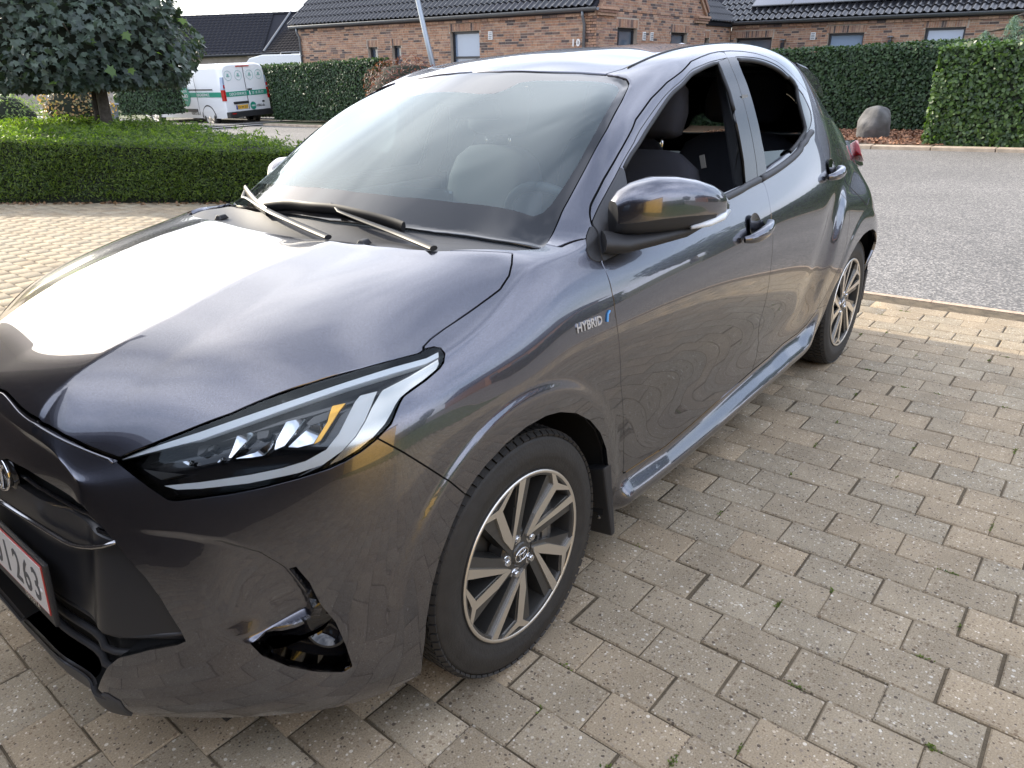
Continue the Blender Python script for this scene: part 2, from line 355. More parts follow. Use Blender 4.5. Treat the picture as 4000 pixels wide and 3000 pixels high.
FT = {'door_upper':[-432,743,1030,-441,732,1042,-452,723,1054,-466,718,1067,-483,714,1079,-511,709,1098,-547,704,1123,-587,700,1148,-638,693,1179,-688,683,1207,-743,672,1237,-776,661,1257,-897,641,1309,-1011,630,1350,-1126,621,1381,-1218,603,1409,-1301,594,1422,-1385,587,1433,-1468,582,1440,-1562,583,1443,-1655,587,1442,-1763,596,1435,-1851,608,1422,-1921,619,1406,-1969,631,1388,-2006,644,1367,-2035,654,1349,-2075,667,1322,-2131,680,1289,-2167,688,1266,-2191,701,1234,-2223,712,1204,-2288,714,1174,-2334,728,1128,-2361,746,1078,-2365,752,1062,-2357,769,1029,-2360,780,1002,-2332,792,986,-2252,811,966,-2205,823,945,-2195,830,925,-2218,839,887,-2256,846,851,-2272,854,814,-2275,860,782,-2266,865,749,-2248,869,701],
'rdoor_low':[-2255,871,676,-2219,872,618,-2175,869,533,-2125,861,448,-2066,855,407,-2046,852,393,-1972,846,360,-1874,841,343,-1718,837,342,-1582,836,331,-1404,836,327,-1270,836,322],
'fdoor_low':[-894,838,304,-712,839,301,-534,841,318,-457,843,326],
'fdoor_front':[-452,843,332,-457,842,355,-455,842,451,-427,851,556,-405,856,623,-387,852,783,-385,845,827,-388,838,859,-382,848,812,-385,841,849,-388,830,886,-390,816,919,-391,801,942,-395,798,948,-408,783,970,-417,772,993,-426,759,1015,-427,744,1027],
'bsplit':[-1503,586,1438,-1488,604,1421,-1470,631,1386,-1461,657,1347,-1450,681,1306,-1443,700,1267,-1436,715,1235,-1418,761,1116,-1411,774,1078,-1397,787,1038,-1410,792,1025,-1436,798,1012,-1441,803,999,-1440,814,972,-1429,831,933,-1421,842,895,-1424,848,865,-1426,852,838,-1426,855,787,-1428,856,699,-1442,846,592,-1447,835,508,-1460,831,459,-1470,830,417,-1450,832,371,-1404,836,327],
'fwin':[-625,718,1143,-667,710,1168,-731,701,1198,-803,688,1233,-983,657,1312,-1080,647,1342,-1162,633,1369,-1221,628,1381,-1293,621,1393,-1351,617,1401,-1386,615,1404,-1397,618,1401,-1389,629,1387,-1379,645,1363,-1374,659,1340,-1372,674,1315,-1363,690,1284,-1356,704,1255,-1346,709,1244,-1333,739,1169,-1320,766,1095,-1297,789,1027,-1208,788,1023,-1122,787,1018,-985,780,1027,-709,773,1015,-595,769,1014,-591,755,1053,-600,743,1089,-611,730,1120,-619,720,1138],
'rwin':[-1563,612,1414,-1638,614,1414,-1713,619,1410,-1787,626,1401,-1857,636,1386,-1910,647,1369,-1949,661,1345,-1973,657,1350,-1993,669,1329,-2008,680,1308,-1978,696,1281,-1968,710,1254,-1959,726,1220,-1955,741,1188,-1949,754,1157,-1931,757,1148,-1882,763,1132,-1805,771,1108,-1727,776,1089,-1756,775,1095,-1659,780,1077,-1564,782,1063,-1482,785,1048,-1490,774,1080,-1496,764,1113,-1497,751,1147,-1515,703,1266,-1521,687,1297,-1529,667,1334,-1534,646,1367,-1545,627,1395],
'qglass':[-2016,680,1307,-2050,692,1282,-2068,711,1243,-2073,723,1216,-2054,736,1191,-2015,749,1167,-1972,755,1152,-1950,756,1152,-1949,754,1157,-1955,741,1188,-1959,726,1220,-1968,710,1254,-1981,696,1281],
'bpillar':[-1392,613,1407,-1424,611,1410,-1486,605,1419,-1559,605,1422,-1559,610,1416,-1545,627,1395,-1534,646,1367,-1529,667,1334,-1521,687,1297,-1515,703,1266,-1509,718,1231,-1496,764,1113,-1490,774,1080,-1479,785,1049,-1476,787,1043,-1405,789,1033,-1305,789,1025,-1294,791,1021,-1320,766,1095,-1333,739,1169,-1346,709,1244,-1356,704,1255,-1363,690,1284,-1372,674,1315,-1374,659,1340,-1379,645,1363,-1389,629,1387,-1397,618,1401],
'belt':[-1234,793,1011,-1296,792,1018,-1405,792,1026,-1551,790,1041,-1669,787,1058,-1760,783,1074,-1839,777,1094,-1897,771,1113,-1840,774,1102,-1924,766,1126,-1992,759,1142],
'frame_line':[-610,713,1145,-649,706,1168,-711,696,1201,-774,682,1235,-959,652,1313,-1094,638,1355,-1177,625,1382,-1255,619,1395,-1336,612,1406,-1400,609,1412,-1486,605,1419,-1561,604,1422,-1634,606,1423,-1729,611,1419,-1805,618,1411,-1876,628,1397,-1928,639,1379,-1968,653,1356,-1997,658,1346,-2015,669,1327,-2019,679,1309],
'sail':[-610,713,1145,-616,716,1143,-619,721,1137,-607,737,1106,-591,755,1053,-595,770,1012,-544,799,952,-462,799,948,-396,800,944,-408,783,970,-417,772,993,-426,759,1015,-428,745,1027,-436,742,1033,-485,730,1066,-538,724,1100],
'fender_tri':[-422,746,1024,-426,752,1021,-423,760,1013,-414,773,991,-405,784,968,-397,794,953,-391,800,945,-368,796,949,-357,788,959,-359,776,976,-372,764,993,-390,755,1005],
'apillar_joint':[-357,746,999,-385,758,1001],
'ws':[-270,709,997,-402,673,1060,-538,655,1154,-671,633,1238,-799,600,1305,-865,579,1338,-891,569,1351,-907,551,1363,-913,527,1371,-912,465,1381,-896,367,1389,-865,246,1395,-838,115,1400,-833,23,1402],
'ws_glass':[-336,629,1048,-359,641,1054,-394,644,1073,-458,640,1115,-536,633,1168,-643,615,1235,-744,592,1287,-811,574,1319,-850,561,1338,-866,546,1349,-870,525,1356,-858,460,1363,-837,373,1368,-815,283,1372,-789,238,1368,-735,221,1349,-706,200,1339,-690,146,1340],
'roof_ditch':[-909,538,1367,-982,540,1390,-1093,541,1419,-1245,531,1444,-1401,520,1459,-1378,521,1458,-1484,521,1465,-1575,532,1467],
'hood_rear':[-49,564,1011,-20,505,1014,1,415,1015,3,282,1011,6,147,1006,5,94,1006],
'shut':[-169,696,998,-134,722,983,-99,742,966,-52,754,947,10,753,930,71,754,917,129,755,906,172,758,898,201,764,890],
'hoodfront':[739,75,820,736,99,819,737,136,812,738,173,802,736,207,794,730,248,786,716,308,771,697,361,756,681,403,746,675,419,743],
'hl':[679,417,740,630,473,767,587,520,790,522,586,821,475,624,841,403,678,863,325,726,877,267,753,882,218,771,884,201,770,887,182,777,887,173,786,884,175,798,876,188,806,863,203,809,856,241,810,845,274,808,837,297,805,830,310,807,822,325,810,808,341,813,792,374,807,772,403,797,757,431,784,745,456,768,736,501,732,724,543,690,712,581,644,701,618,595,692,644,555,685,652,541,687,662,508,704,670,469,720],
'fb_gap':[373,806,774,349,824,747,310,842,706,249,859,642,260,857,651,217,864,600],
'farch':[347,830,210,349,842,265,340,849,352,319,854,433,294,858,493,257,862,551,217,864,600,189,865,622,152,867,641,88,868,663,19,869,674,-55,868,672,-111,867,659,-180,864,629,-248,860,581,-304,854,523,-345,848,456,-363,846,386,-368,845,343,-394,843,294],
'rarch':[-2099,836,249,-2123,850,307,-2145,856,353,-2168,862,413,-2203,868,480,-2254,872,544,-2322,872,599,-2407,871,637,-2501,870,661,-2584,870,666,-2653,872,661,-2716,874,635,-2812,866,586],
'mouth':[773,48,663,769,95,680,768,123,681,762,190,683,753,261,674,745,322,666,742,381,662,738,407,643,733,431,624,729,456,601,722,486,571,714,517,538,707,542,499,702,559,461,698,571,434,696,578,410,708,565,402,745,517,389,782,464,368,798,440,343,810,420,308,816,407,283],
'fogvent':[546,727,554,536,737,556,524,753,520,516,763,471,499,778,424,491,788,365,487,794,313,503,784,305,545,752,320,579,719,340,609,685,370,620,670,399,603,687,409,566,722,425,535,749,440,528,753,462,533,746,510],
'fog':[516,768,389],
'creaseA':[665,558,617,613,637,614,572,693,592,546,727,557],
'lip':[791,11,554,784,161,565,773,254,560,763,314,555,758,383,575,746,426,588,729,456,601],
'plate':[800,-42,460,790,214,493,788,234,488,801,246,389,804,249,368,818,-104,320],
'hybrid':[-218,845,828,-362,847,819,-360,845,829,-216,846,822],
'fhandle':[-1156,844,873,-1396,839,908,-1157,842,880,-1400,838,909],
'rhandle':[-1946,826,970,-2215,803,1000],
'fuel':[-2432,796,941,-2375,806,935,-2347,818,914,-2383,825,885,-2448,835,847,-2512,845,808,-2560,851,784,-2590,851,779,-2640,842,799],
'crease_hood':[8,288,1011,168,290,991,313,284,963,447,280,928,552,260,893,654,240,847],
'bumper_low':[817,407,269,787,464,243,739,518,216,691,580,211,624,665,221,551,738,224,489,785,227,412,813,205,357,826,203],
'rock_joint':[-2066,855,407,-2169,861,400]}
FT = {k: np.array(v, dtype=float).reshape(-1, 3) / 1000.0 for k, v in FT.items()}

def cage_faces():
    idx = {}; F = []
    def add(k):
        if k not in idx: idx[k] = len(idx)
        return idx[k]
    S = [[add(('s', c, r)) for r in range(9)] for c in range(14)]
    T = [[S[c][8]] + [add(('t', c, w)) for w in range(1, 5)] for c in range(14)]
    FR = [[S[0][r] for r in range(9)]] + [[add(('f', w, r)) for r in range(8)] + [T[0][w]] for w in range(1, 5)]
    RE = [[S[13][r] for r in range(9)]] + [[add(('r', w, r)) for r in range(8)] + [T[13][w]] for w in range(1, 5)]
    for c in range(13):
        for r in range(8): F.append((S[c][r], S[c][r + 1], S[c + 1][r + 1], S[c + 1][r]))
        for w in range(4): F.append((T[c][w], T[c][w + 1], T[c + 1][w + 1], T[c + 1][w]))
    for w in range(4):
        for r in range(8):
            F.append((FR[w + 1][r], FR[w + 1][r + 1], FR[w][r + 1], FR[w][r]))
            F.append((RE[w][r], RE[w][r + 1], RE[w + 1][r + 1], RE[w + 1][r]))
    return F

def skin(level):
    F = cage_faces(); V = CAGE; n = len(V)
    mirror = np.arange(n); ext = []
    for i in range(n):
        if abs(V[i, 1]) > 1e-6:
            mirror[i] = n + len(ext); ext.append(V[i] * [1, -1, 1])
    VV = np.vstack([V, np.array(ext)])
    FF = F + [tuple(int(mirror[i]) for i in f[::-1]) for f in F]
    me = bpy.data.meshes.new('skin_cage')
    me.from_pydata([tuple(v) for v in VV], [], FF); me.update()
    ob = bpy.data.objects.new('skin_cage', me); COL.objects.link(ob)
    md = ob.modifiers.new('s', 'SUBSURF'); md.levels = level; md.render_levels = level
    md.use_limit_surface = True; md.boundary_smooth = 'PRESERVE_CORNERS'; md.quality = 4
    dg = bpy.context.evaluated_depsgraph_get(); ev = ob.evaluated_get(dg); m2 = ev.to_mesh()
    nv = len(m2.vertices); co = np.empty(nv * 3); m2.vertices.foreach_get('co', co); co = co.reshape(-1, 3)
    q = np.empty(len(m2.loops), dtype=np.int64); m2.loops.foreach_get('vertex_index', q); q = q.reshape(-1, 4)
    ev.to_mesh_clear(); bpy.data.objects.remove(ob); bpy.data.meshes.remove(me)
    return co, q

def vnormals(V, T):
    a = V[T[:, 1]] - V[T[:, 0]]; b = V[T[:, 2]] - V[T[:, 0]]
    n = np.cross(a, b); N = np.zeros_like(V)
    for k in range(3): np.add.at(N, T[:, k], n)
    return N / np.maximum(np.linalg.norm(N, axis=1, keepdims=True), 1e-12)

def sdf(P, poly):
    poly = np.asarray(poly, float); n = len(poly)
    d = np.full(len(P), 1e9); ins = np.zeros(len(P), bool)
    for i in range(n):
        a = poly[i]; b = poly[(i + 1) % n]; e = b - a
        L = e @ e
        if L < 1e-14: continue
        w = P - a
        t = np.clip((w @ e) / L, 0, 1)
        q = w - t[:, None] * e
        d = np.minimum(d, (q * q).sum(1))
        c = (a[1] <= P[:, 1]) != (b[1] <= P[:, 1])
        if abs(e[1]) > 1e-12:
            xi = a[0] + (P[:, 1] - a[1]) / e[1] * e[0]
            ins ^= c & (P[:, 0] < xi)
    d = np.sqrt(d)
    return np.where(ins, -d, d)

def dline(P, line):
    line = np.asarray(line, float); d = np.full(len(P), 1e9); sg = np.zeros(len(P)); tt = np.zeros(len(P))
    for i in range(len(line) - 1):
        a = line[i]; e = line[i + 1] - a; L = e @ e; w = P - a
        t = np.clip((w @ e) / L, 0, 1); q = w - t[:, None] * e; dd = (q * q).sum(1)
        s = e[0] * w[:, 1] - e[1] * w[:, 0]
        k = dd < d
        d = np.where(k, dd, d); sg = np.where(k, s, sg); tt = np.where(k, i + t, tt)
    return np.sqrt(d) * np.sign(sg), tt / (len(line) - 1)

def smooth(x): x = np.clip(x, 0, 1); return x * x * (3 - 2 * x)

def clip(mesh, f, off=0.0, sign=1):
    """part of mesh where sign*f < off"""
    V, N, T = mesh
    g = sign * f - off
    a = g[T]; ins = a < 0
    cnt = ins.sum(1)
    keep = T[cnt == 3]
    mixed = T[(cnt == 1) | (cnt == 2)]
    nV = [V]; nN = [N]; out = [keep]; cache = {}; base = [len(V)]
    vx = []; nx = []
    def cut(i, j):
        k = (i, j) if i < j else (j, i)
        if k not in cache:
            i, j = k
            t = g[i] / (g[i] - g[j])
            vx.append(V[i] + (V[j] - V[i]) * t)
            q = N[i] + (N[j] - N[i]) * t
            nx.append(q / max(np.linalg.norm(q), 1e-9))
            cache[k] = base[0]; base[0] += 1
        return cache[k]
    ex = []
    for t in mixed:
        t = [int(x) for x in t]
        s = [g[x] < 0 for x in t]
        if sum(s) == 1:
            k = s.index(True); i, j, l = t[k], t[(k + 1) % 3], t[(k + 2) % 3]
            ex.append((i, cut(i, j), cut(i, l)))
        else:
            k = s.index(False); i, j, l = t[k], t[(k + 1) % 3], t[(k + 2) % 3]
            a_, b_ = cut(i, j), cut(i, l)
            ex.append((a_, j, l)); ex.append((a_, l, b_))
    V2 = np.vstack([V] + ([np.array(vx)] if vx else [])); N2 = np.vstack([N] + ([np.array(nx)] if nx else []))
    T2 = np.vstack([keep] + ([np.array(ex)] if ex else [])).astype(np.int64)
    if len(T2):
        ar = np.linalg.norm(np.cross(V2[T2[:, 1]] - V2[T2[:, 0]], V2[T2[:, 2]] - V2[T2[:, 0]]), axis=1)
        T2 = T2[ar > 1e-11]
    if len(T2) == 0: return (np.zeros((0, 3)), np.zeros((0, 3)), np.zeros((0, 3), np.int64))
    u, inv = np.unique(T2, return_inverse=True)
    return (V2[u], N2[u], inv.reshape(-1, 3))

def split(mesh, f, gap=0.0018):
    return clip(mesh, f, -gap, 1), clip(mesh, f, -gap, -1)

def refine(mesh, f, w):
    """halve the edges of all triangles close to f = 0, keeping the mesh watertight"""
    V, N, T = mesh
    near = (np.abs(f[T]).min(1) < w)
    if not near.any(): return mesh
    n = len(V)
    E = np.stack([T[:, [0, 1]], T[:, [1, 2]], T[:, [2, 0]]], 1)
    S = np.sort(E, 2); K = S[..., 0] * n + S[..., 1]
    mk = np.unique(K[near])
    pos = np.minimum(np.searchsorted(mk, K), len(mk) - 1)
    M_ = mk[pos] == K
    a, b_ = mk // n, mk % n
    q = N[a] + N[b_]
    mid_ = (V[a] + V[b_]) / 2
    pa = mid_ - ((mid_ - V[a]) * N[a]).sum(1, keepdims=True) * N[a]; pb = mid_ - ((mid_ - V[b_]) * N[b_]).sum(1, keepdims=True) * N[b_]
    mid_ = .25 * mid_ + .375 * (pa + pb)
    mid_[np.abs(V[a, 1]) + np.abs(V[b_, 1]) < 1e-6, 1] = 0
    V2 = np.vstack([V, mid_]); N2 = np.vstack([N, q / np.linalg.norm(q, axis=1, keepdims=True)])
    mid = n + pos
    c = M_.sum(1); out = [T[c == 0]]
    k = c == 3
    t, m_ = T[k], mid[k]
    out += [np.c_[t[:, 0], m_[:, 0], m_[:, 2]], np.c_[m_[:, 0], t[:, 1], m_[:, 1]], np.c_[m_[:, 2], m_[:, 1], t[:, 2]], m_]
    for e in range(3):
        i, j, l = e, (e + 1) % 3, (e + 2) % 3
        k = (c == 1) & M_[:, e]; t, m_ = T[k], mid[k]
        out += [np.c_[t[:, i], m_[:, e], t[:, l]], np.c_[m_[:, e], t[:, j], t[:, l]]]
        k = (c == 2) & ~M_[:, e]; t, m_ = T[k], mid[k]      # edges j-l and l-i are halved
        out += [np.c_[t[:, l], m_[:, l], m_[:, j]], np.c_[t[:, i], t[:, j], m_[:, j]], np.c_[t[:, i], m_[:, j], m_[:, l]]]
    return (V2, N2, np.vstack(out))

def boundary(T):
    e = np.vstack([T[:, [0, 1]], T[:, [1, 2]], T[:, [2, 0]]])
    s = np.sort(e, 1)
    k = s[:, 0] * (T.max() + 1) + s[:, 1]
    u, i, c = np.unique(k, return_index=True, return_counts=True)
    return e[i[c == 1]]

def panel(name, mesh, mat, parent, mirror=False, center=False, lip=0.012, push=0.0, label=None, keepn=True):
    """one body panel with a folded edge; mirror: the other side's copy; center: join both halves"""
    V, N, T = mesh
    if len(T) == 0: return None
    V = V + N * push
    if lip:
        B = boundary(T)
        if center:
            B = B[~((np.abs(V[B[:, 0], 1]) < 1e-4) & (np.abs(V[B[:, 1], 1]) < 1e-4))]
        u, inv = np.unique(B, return_inverse=True); inv = inv.reshape(-1, 2)
        n = len(V); top = n + np.arange(len(u)); low = top + len(u)
        # inward direction in the panel gives the edge wall normal
        Vt = V[u]; Vl = V[u] - N[u] * lip
        cen = V.mean(0)
        en = Vt - cen; en -= (en * N[u]).sum(1, keepdims=True) * N[u]; en /= np.maximum(np.linalg.norm(en, axis=1, keepdims=True), 1e-9)
        W = np.vstack([np.c_[top[inv[:, 1]], top[inv[:, 0]], low[inv[:, 0]]], np.c_[top[inv[:, 1]], low[inv[:, 0]], low[inv[:, 1]]]])
        V = np.vstack([V, Vt, Vl]); N = np.vstack([N, en * .7 + N[u] * .7, en]); T = np.vstack([T, W])
    N = N / np.maximum(np.linalg.norm(N, axis=1, keepdims=True), 1e-9)
    def mk(sg):
        if center:
            V2 = np.vstack([V, V * [1, -1, 1]]); N2 = np.vstack([N, N * [1, -1, 1]]); T2 = np.vstack([T, T[:, ::-1] + len(V)])
        elif sg < 0: V2, N2, T2 = V * [1, -1, 1], N * [1, -1, 1], T[:, ::-1]
        else: V2, N2, T2 = V, N, T
        return raw(name, V2, T2, mat, parent, True, N2 if keepn else None)
    o = mk(1)
    if label: o['label'] = label
    if mirror and not center: mk(-1)
    return o

CAR = empty('hatchback_car', (0, 0, 0))
tag(CAR, 'dark grey five-door hatchback with lowered front window parked on the paved driveway', 'car')

co, q = skin(4)
T = np.vstack([q[:, [0, 1, 2]], q[:, [0, 2, 3]]])
half = len(q) // 2
hf = np.arange(len(q)) < half
Th = np.vstack([q[:half][:, [0, 1, 2]], q[:half][:, [0, 2, 3]]])
used, inv = np.unique(Th, return_inverse=True)
V = co[used].copy(); T = inv.reshape(-1, 3)
N = vnormals(V, T)
if N[np.argmax(V[:, 2])][2] < 0: T = T[:, ::-1]; N = -N
cl = np.abs(V[:, 1]) < 1e-4
N[cl, 1] = 0; V[cl, 1] = 0
N /= np.linalg.norm(N, axis=1, keepdims=True)

# ---- fair the bonnet and the windscreen with low-order polynomials
def fair(poly, zmin, dx, dy, band):
    m_ = (V[:, 2] > zmin) & (sdf(V[:, :2], poly) < .0)
    P_ = V[m_]; xm, xs = P_[:, 0].mean(), P_[:, 0].std()
    def basis(Q): 
        a, c = (Q[:, 0] - xm) / xs, (Q[:, 1] / .7) ** 2
        return np.stack([a ** i * c ** j for i in range(dx + 1) for j in range(dy + 1)], 1)
    co_, *_ = np.linalg.lstsq(basis(P_), P_[:, 2], rcond=None)
    w_ = smooth(-sdf(P_[:, :2], poly) / band) if band else 1.0
    V[m_, 2] += (basis(P_) @ co_ - P_[:, 2]) * w_
_wp = np.vstack([FT['ws'][:, :2], [(-.853, -.2), (-.085, -.2)], [(-.088, .12), (-.115, .28), (-.16, .45), (-.215, .60)]])
fair(_wp, .94, 3, 3, .012)
_hp = np.vstack([FT['shut'][:, :2], FT['hl'][9::-1][:, :2], FT['hoodfront'][::-1][:, :2], [(0.738, -.2)], [(0.004, -.2)], FT['hood_rear'][::-1][:, :2]])
fair(_hp, .70, 5, 3, .05)
N = vnormals(V, T); N[cl, 1] = 0; N /= np.linalg.norm(N, axis=1, keepdims=True)
# ---- modelled relief on the skin
rec = np.array([(.48, .632), (.569, .628), (.636, .617), (.69, .591), (.724, .556), (.738, .525), (.750, .49), (.757, .455), (.752, .435), (.722, .418), (.69, .400), (.60, .395), (.48, .39)])
for w_ in (.035, .02):
    f_ = np.where((V[:, 0] > .40) & (V[:, 1] > .5), sdf(V[:, [1, 2]], rec), 9.0)
    V, N, T = refine((V, N, T), f_, w_)
cl = np.abs(V[:, 1]) < 1e-6
x, y, z = V[:, 0].copy(), V[:, 1].copy(), V[:, 2].copy()
disp = np.zeros(len(V))
ch = FT['crease_hood'][:, :2][::-1].copy()            # bonnet ridge, front to back
d, t = dline(np.c_[x, y], ch)
w = smooth((x + 0.02) / 0.06) * smooth((0.76 - x) / 0.05) * (z > 0.74) * (N[:, 2] > 0.3)
sgn = np.where(y > np.interp(x, ch[::-1, 0], ch[::-1, 1]), 1, -1)
ad = np.abs(d)
disp += w * np.where(sgn > 0, 0.012 * np.clip(1 - ad / 0.12, 0, 1) ** 1.4, 0.012 * np.clip(1 - ad / 0.25, 0, 1) ** 1.7)
for wx, r0 in ((0.0, 0.418), (-2.56, 0.425)):         # wheel arch flares
    r = np.hypot(x - wx, z - 0.325)
    k = (y > 0.6) * smooth((z - 0.22) / 0.12)
    disp += k * 0.0055 * smooth((r0 + 0.006 - r) / 0.018) * smooth((0.8 - z) / 0.1)
# recess of the bumper corner under the crease, ahead of the fog lamp slot
cA = FT['creaseA']
dr = sdf(np.c_[y, z], rec)
dm = sdf(np.c_[y, z], np.vstack([[(-.05, .664), (.02, .664)], FT['mouth'][:, [1, 2]], [(.43, .265), (-.05, .245)]]))
k = (x > 0.40) * smooth((dm - .025) / .09)
disp -= k * (0.005 + 0.030 * smooth((y - .60) / .15)) * smooth((0.001 - dr) / 0.014) * (1 - smooth((.70 - y) / .05) * smooth((.46 - z) / .06))
# sill: bulges out under the doors with an upward facing top
low = np.vstack([FT['fdoor_low'][::-1], FT['rdoor_low'][::-1]])
lx = low[:, 0]; o_ = np.argsort(lx)
zl = np.interp(x, lx[o_], low[o_, 2])
in_side = (y > 0.7) & (x < -0.40) & (x > -2.16)
s_ = zl - 0.004 - z
sb = np.where(in_side, 0.040 * smooth(s_ / 0.075) * (1 - 0.55 * smooth((s_ - 0.075) / 0.06)), 0) * smooth((-0.41 - x) / 0.03) * smooth((x + 2.16) / 0.25)
# rear haunch
hl_ = np.array([(-2.295, .955), (-2.16, .83), (-2.06, .70), (-2.00, .55), (-1.98, .40)])
dh, th_ = dline(np.c_[x, z], hl_)
hx = np.interp(z, hl_[::-1, 1], hl_[::-1, 0])
beh = hx - x
haun = (y > 0.6) * 0.016 * smooth(beh / 0.075) * smooth((z - 0.42) / 0.2) * smooth((0.93 - z) / 0.13) * smooth((x + 3.0) / 0.35)
haun -= (y > 0.6) * 0.007 * np.exp(-((beh + 0.07) / 0.07) ** 2) * smooth((z - 0.35) / 0.2) * smooth((0.95 - z) / 0.15)
# soft hollow along the lower doors
hol = (y > 0.6) * -0.006 * np.exp(-((z - 0.47) / 0.09) ** 2) * smooth((-0.5 - x) / 0.25) * smooth((x + 2.05) / 0.2)
V = V + N * (disp + haun + hol)[:, None]
V[:, 1] += sb
# lower corner of the bumper kicks out
V[cl, 1] = 0
N = vnormals(V, T)
N[cl, 1] = 0; N /= np.linalg.norm(N, axis=1, keepdims=True)
SKIN = (V, N, T)

P2 = {'xz': (0, 2), 'xy': (0, 1), 'yz': (1, 2)}
def pr(A, ax):
    if isinstance(ax, str):
        i, j = P2[ax]; return np.asarray(A)[:, [i, j]]
    d = np.array(ax, float); d /= np.linalg.norm(d)
    a = np.cross([0, 0, 1], d); a /= np.linalg.norm(a); b = np.cross(d, a)
    return np.c_[np.asarray(A) @ a, np.asarray(A) @ b]
def fpoly(mesh, poly, ax): return sdf(pr(mesh[0], ax), poly)
def xz(k): return FT[k][:, [0, 2]]
def xy(k): return FT[k][:, [0, 1]]

rest = SKIN
# wheel arch openings
fa = xz('farch'); fa = np.vstack([[(0.352, 0.0)], fa[:-1], [(-0.40, 0.0)]])
rest = clip(rest, np.maximum(fpoly(rest, fa, 'xz'), 0.55 - rest[0][:, 1]), 0, -1)
ra = xz('rarch'); ra = np.vstack([[(-2.07, 0.0), (-2.085, .22)], ra[:-1], [(-2.80, .57), (-2.86, .47), (-2.90, .33), (-2.91, .0)]])
rest = clip(rest, np.maximum(fpoly(rest, ra, 'xz'), 0.55 - rest[0][:, 1]), 0, -1)
ARCHED = rest
# bonnet
hlp = xy('hl')
hood = np.vstack([xy('shut'), hlp[9::-1], xy('hoodfront')[::-1], [(0.738, -.03)], [(0.004, -.03)], xy('hood_rear')[::-1]])
f = np.maximum(fpoly(rest, hood, 'xy'), 0.70 - rest[0][:, 2])
rest = refine(rest, f, .012); f = np.maximum(fpoly(rest, hood, 'xy'), 0.70 - rest[0][:, 2])
bonnet, rest = split(rest, f, 0.0022)
# windscreen
wsp = xy('ws')
wsb = np.array([(-.085, -.03), (-.088, .12), (-.115, .28), (-.16, .45), (-.215, .60)])
wpoly = np.vstack([wsp, [(wsp[-1, 0], -.03)], wsb])
f = np.maximum(fpoly(rest, wpoly, 'xy'), 0.94 - rest[0][:, 2])
screen, rest = split(rest, f, 0.002)
# cowl
cow = np.vstack([xy('hood_rear'), [(0.004, -.03)], wsb, [wsp[0]], [(-.245, .715), (-.187, .69)]])
f = np.maximum(fpoly(rest, cow, 'xy'), 0.93 - rest[0][:, 2])
cowl, rest = split(rest, f, 0.001)
# headlamp
HD = (.70, .60, .40)
hlq = pr(FT['hl'], HD)
f = np.maximum(fpoly(rest, hlq, HD), 0.10 - rest[0][:, 0])
rest = refine(rest, f, .012); f = np.maximum(fpoly(rest, hlq, HD), 0.10 - rest[0][:, 0])
rest = refine(rest, f, .006); f = np.maximum(fpoly(rest, hlq, HD), 0.10 - rest[0][:, 0])
lampskin, rest = split(rest, f, 0.002)
# grille mouth
mo = FT['mouth'][:, [1, 2]]
mouth = np.vstack([[(-.05, .664)], [(.02, .664)], mo, [(.43, .265), (-.05, .245)]])
f = np.maximum(fpoly(rest, mouth, 'yz'), 0.45 - rest[0][:, 0])
rest = refine(rest, f, .012); f = np.maximum(fpoly(rest, mouth, 'yz'), 0.45 - rest[0][:, 0])
mouthskin, rest = split(rest, f, 0.0)
# fog lamp slot
FD = (.75, .66, 0)
fo = pr(FT['fogvent'], FD)
f = np.maximum(fpoly(rest, fo, FD), 0.40 - rest[0][:, 0])
rest = refine(rest, f, .012); f = np.maximum(fpoly(rest, fo, FD), 0.40 - rest[0][:, 0])
rest = refine(rest, f, .006); f = np.maximum(fpoly(rest, fo, FD), 0.40 - rest[0][:, 0])
fogskin, rest = split(rest, f, 0.0)
# lower black lip of the bumper (below the mouth)
lipp = np.array([(-.05, .252), (.30, .262), (.43, .278), (.452, .262), (.44, .15), (-.05, .15)])
f = np.maximum(fpoly(rest, lipp, 'yz'), 0.55 - rest[0][:, 0])
lipskin, rest = split(rest, f, 0.0008)
# bumper
fb = xz('fb_gap')
fb = np.array([fb[0], (.335, .736), (.304, .702), (.252, .645), fb[-1]])
bump = np.vstack([fb, [(.10, .45), (.10, 0), (1.5, 0), (1.5, 1.2), (.50, 1.2), (.45, .80)]])
f = fpoly(rest, bump, 'xz')
bumper, rest = split(rest, f)
# doors
du = xz('door_upper'); bs = xz('bsplit'); fl = xz('fdoor_low'); ff = xz('fdoor_front'); rl = xz('rdoor_low')
ib = 17
ksplit = int(np.argmin(np.abs(du[:, 0] - bs[0, 0]) + (du[:, 1] < 1.3) * 9))
fdoor = np.vstack([du[:ksplit + 1], bs, fl, ff])
rdoor = np.vstack([du[ksplit:], rl[:-1], bs[::-1]])
side = lambda m: 0.35 - m[0][:, 1]
f = np.maximum(fpoly(rest, fdoor, 'xz'), side(rest)); rest = refine(rest, f, .012); f = np.maximum(fpoly(rest, fdoor, 'xz'), side(rest))
fd, rest = split(rest, f)
f = np.maximum(fpoly(rest, rdoor, 'xz'), side(rest)); rest = refine(rest, f, .012); f = np.maximum(fpoly(rest, rdoor, 'xz'), side(rest))
rd, rest = split(rest, f)
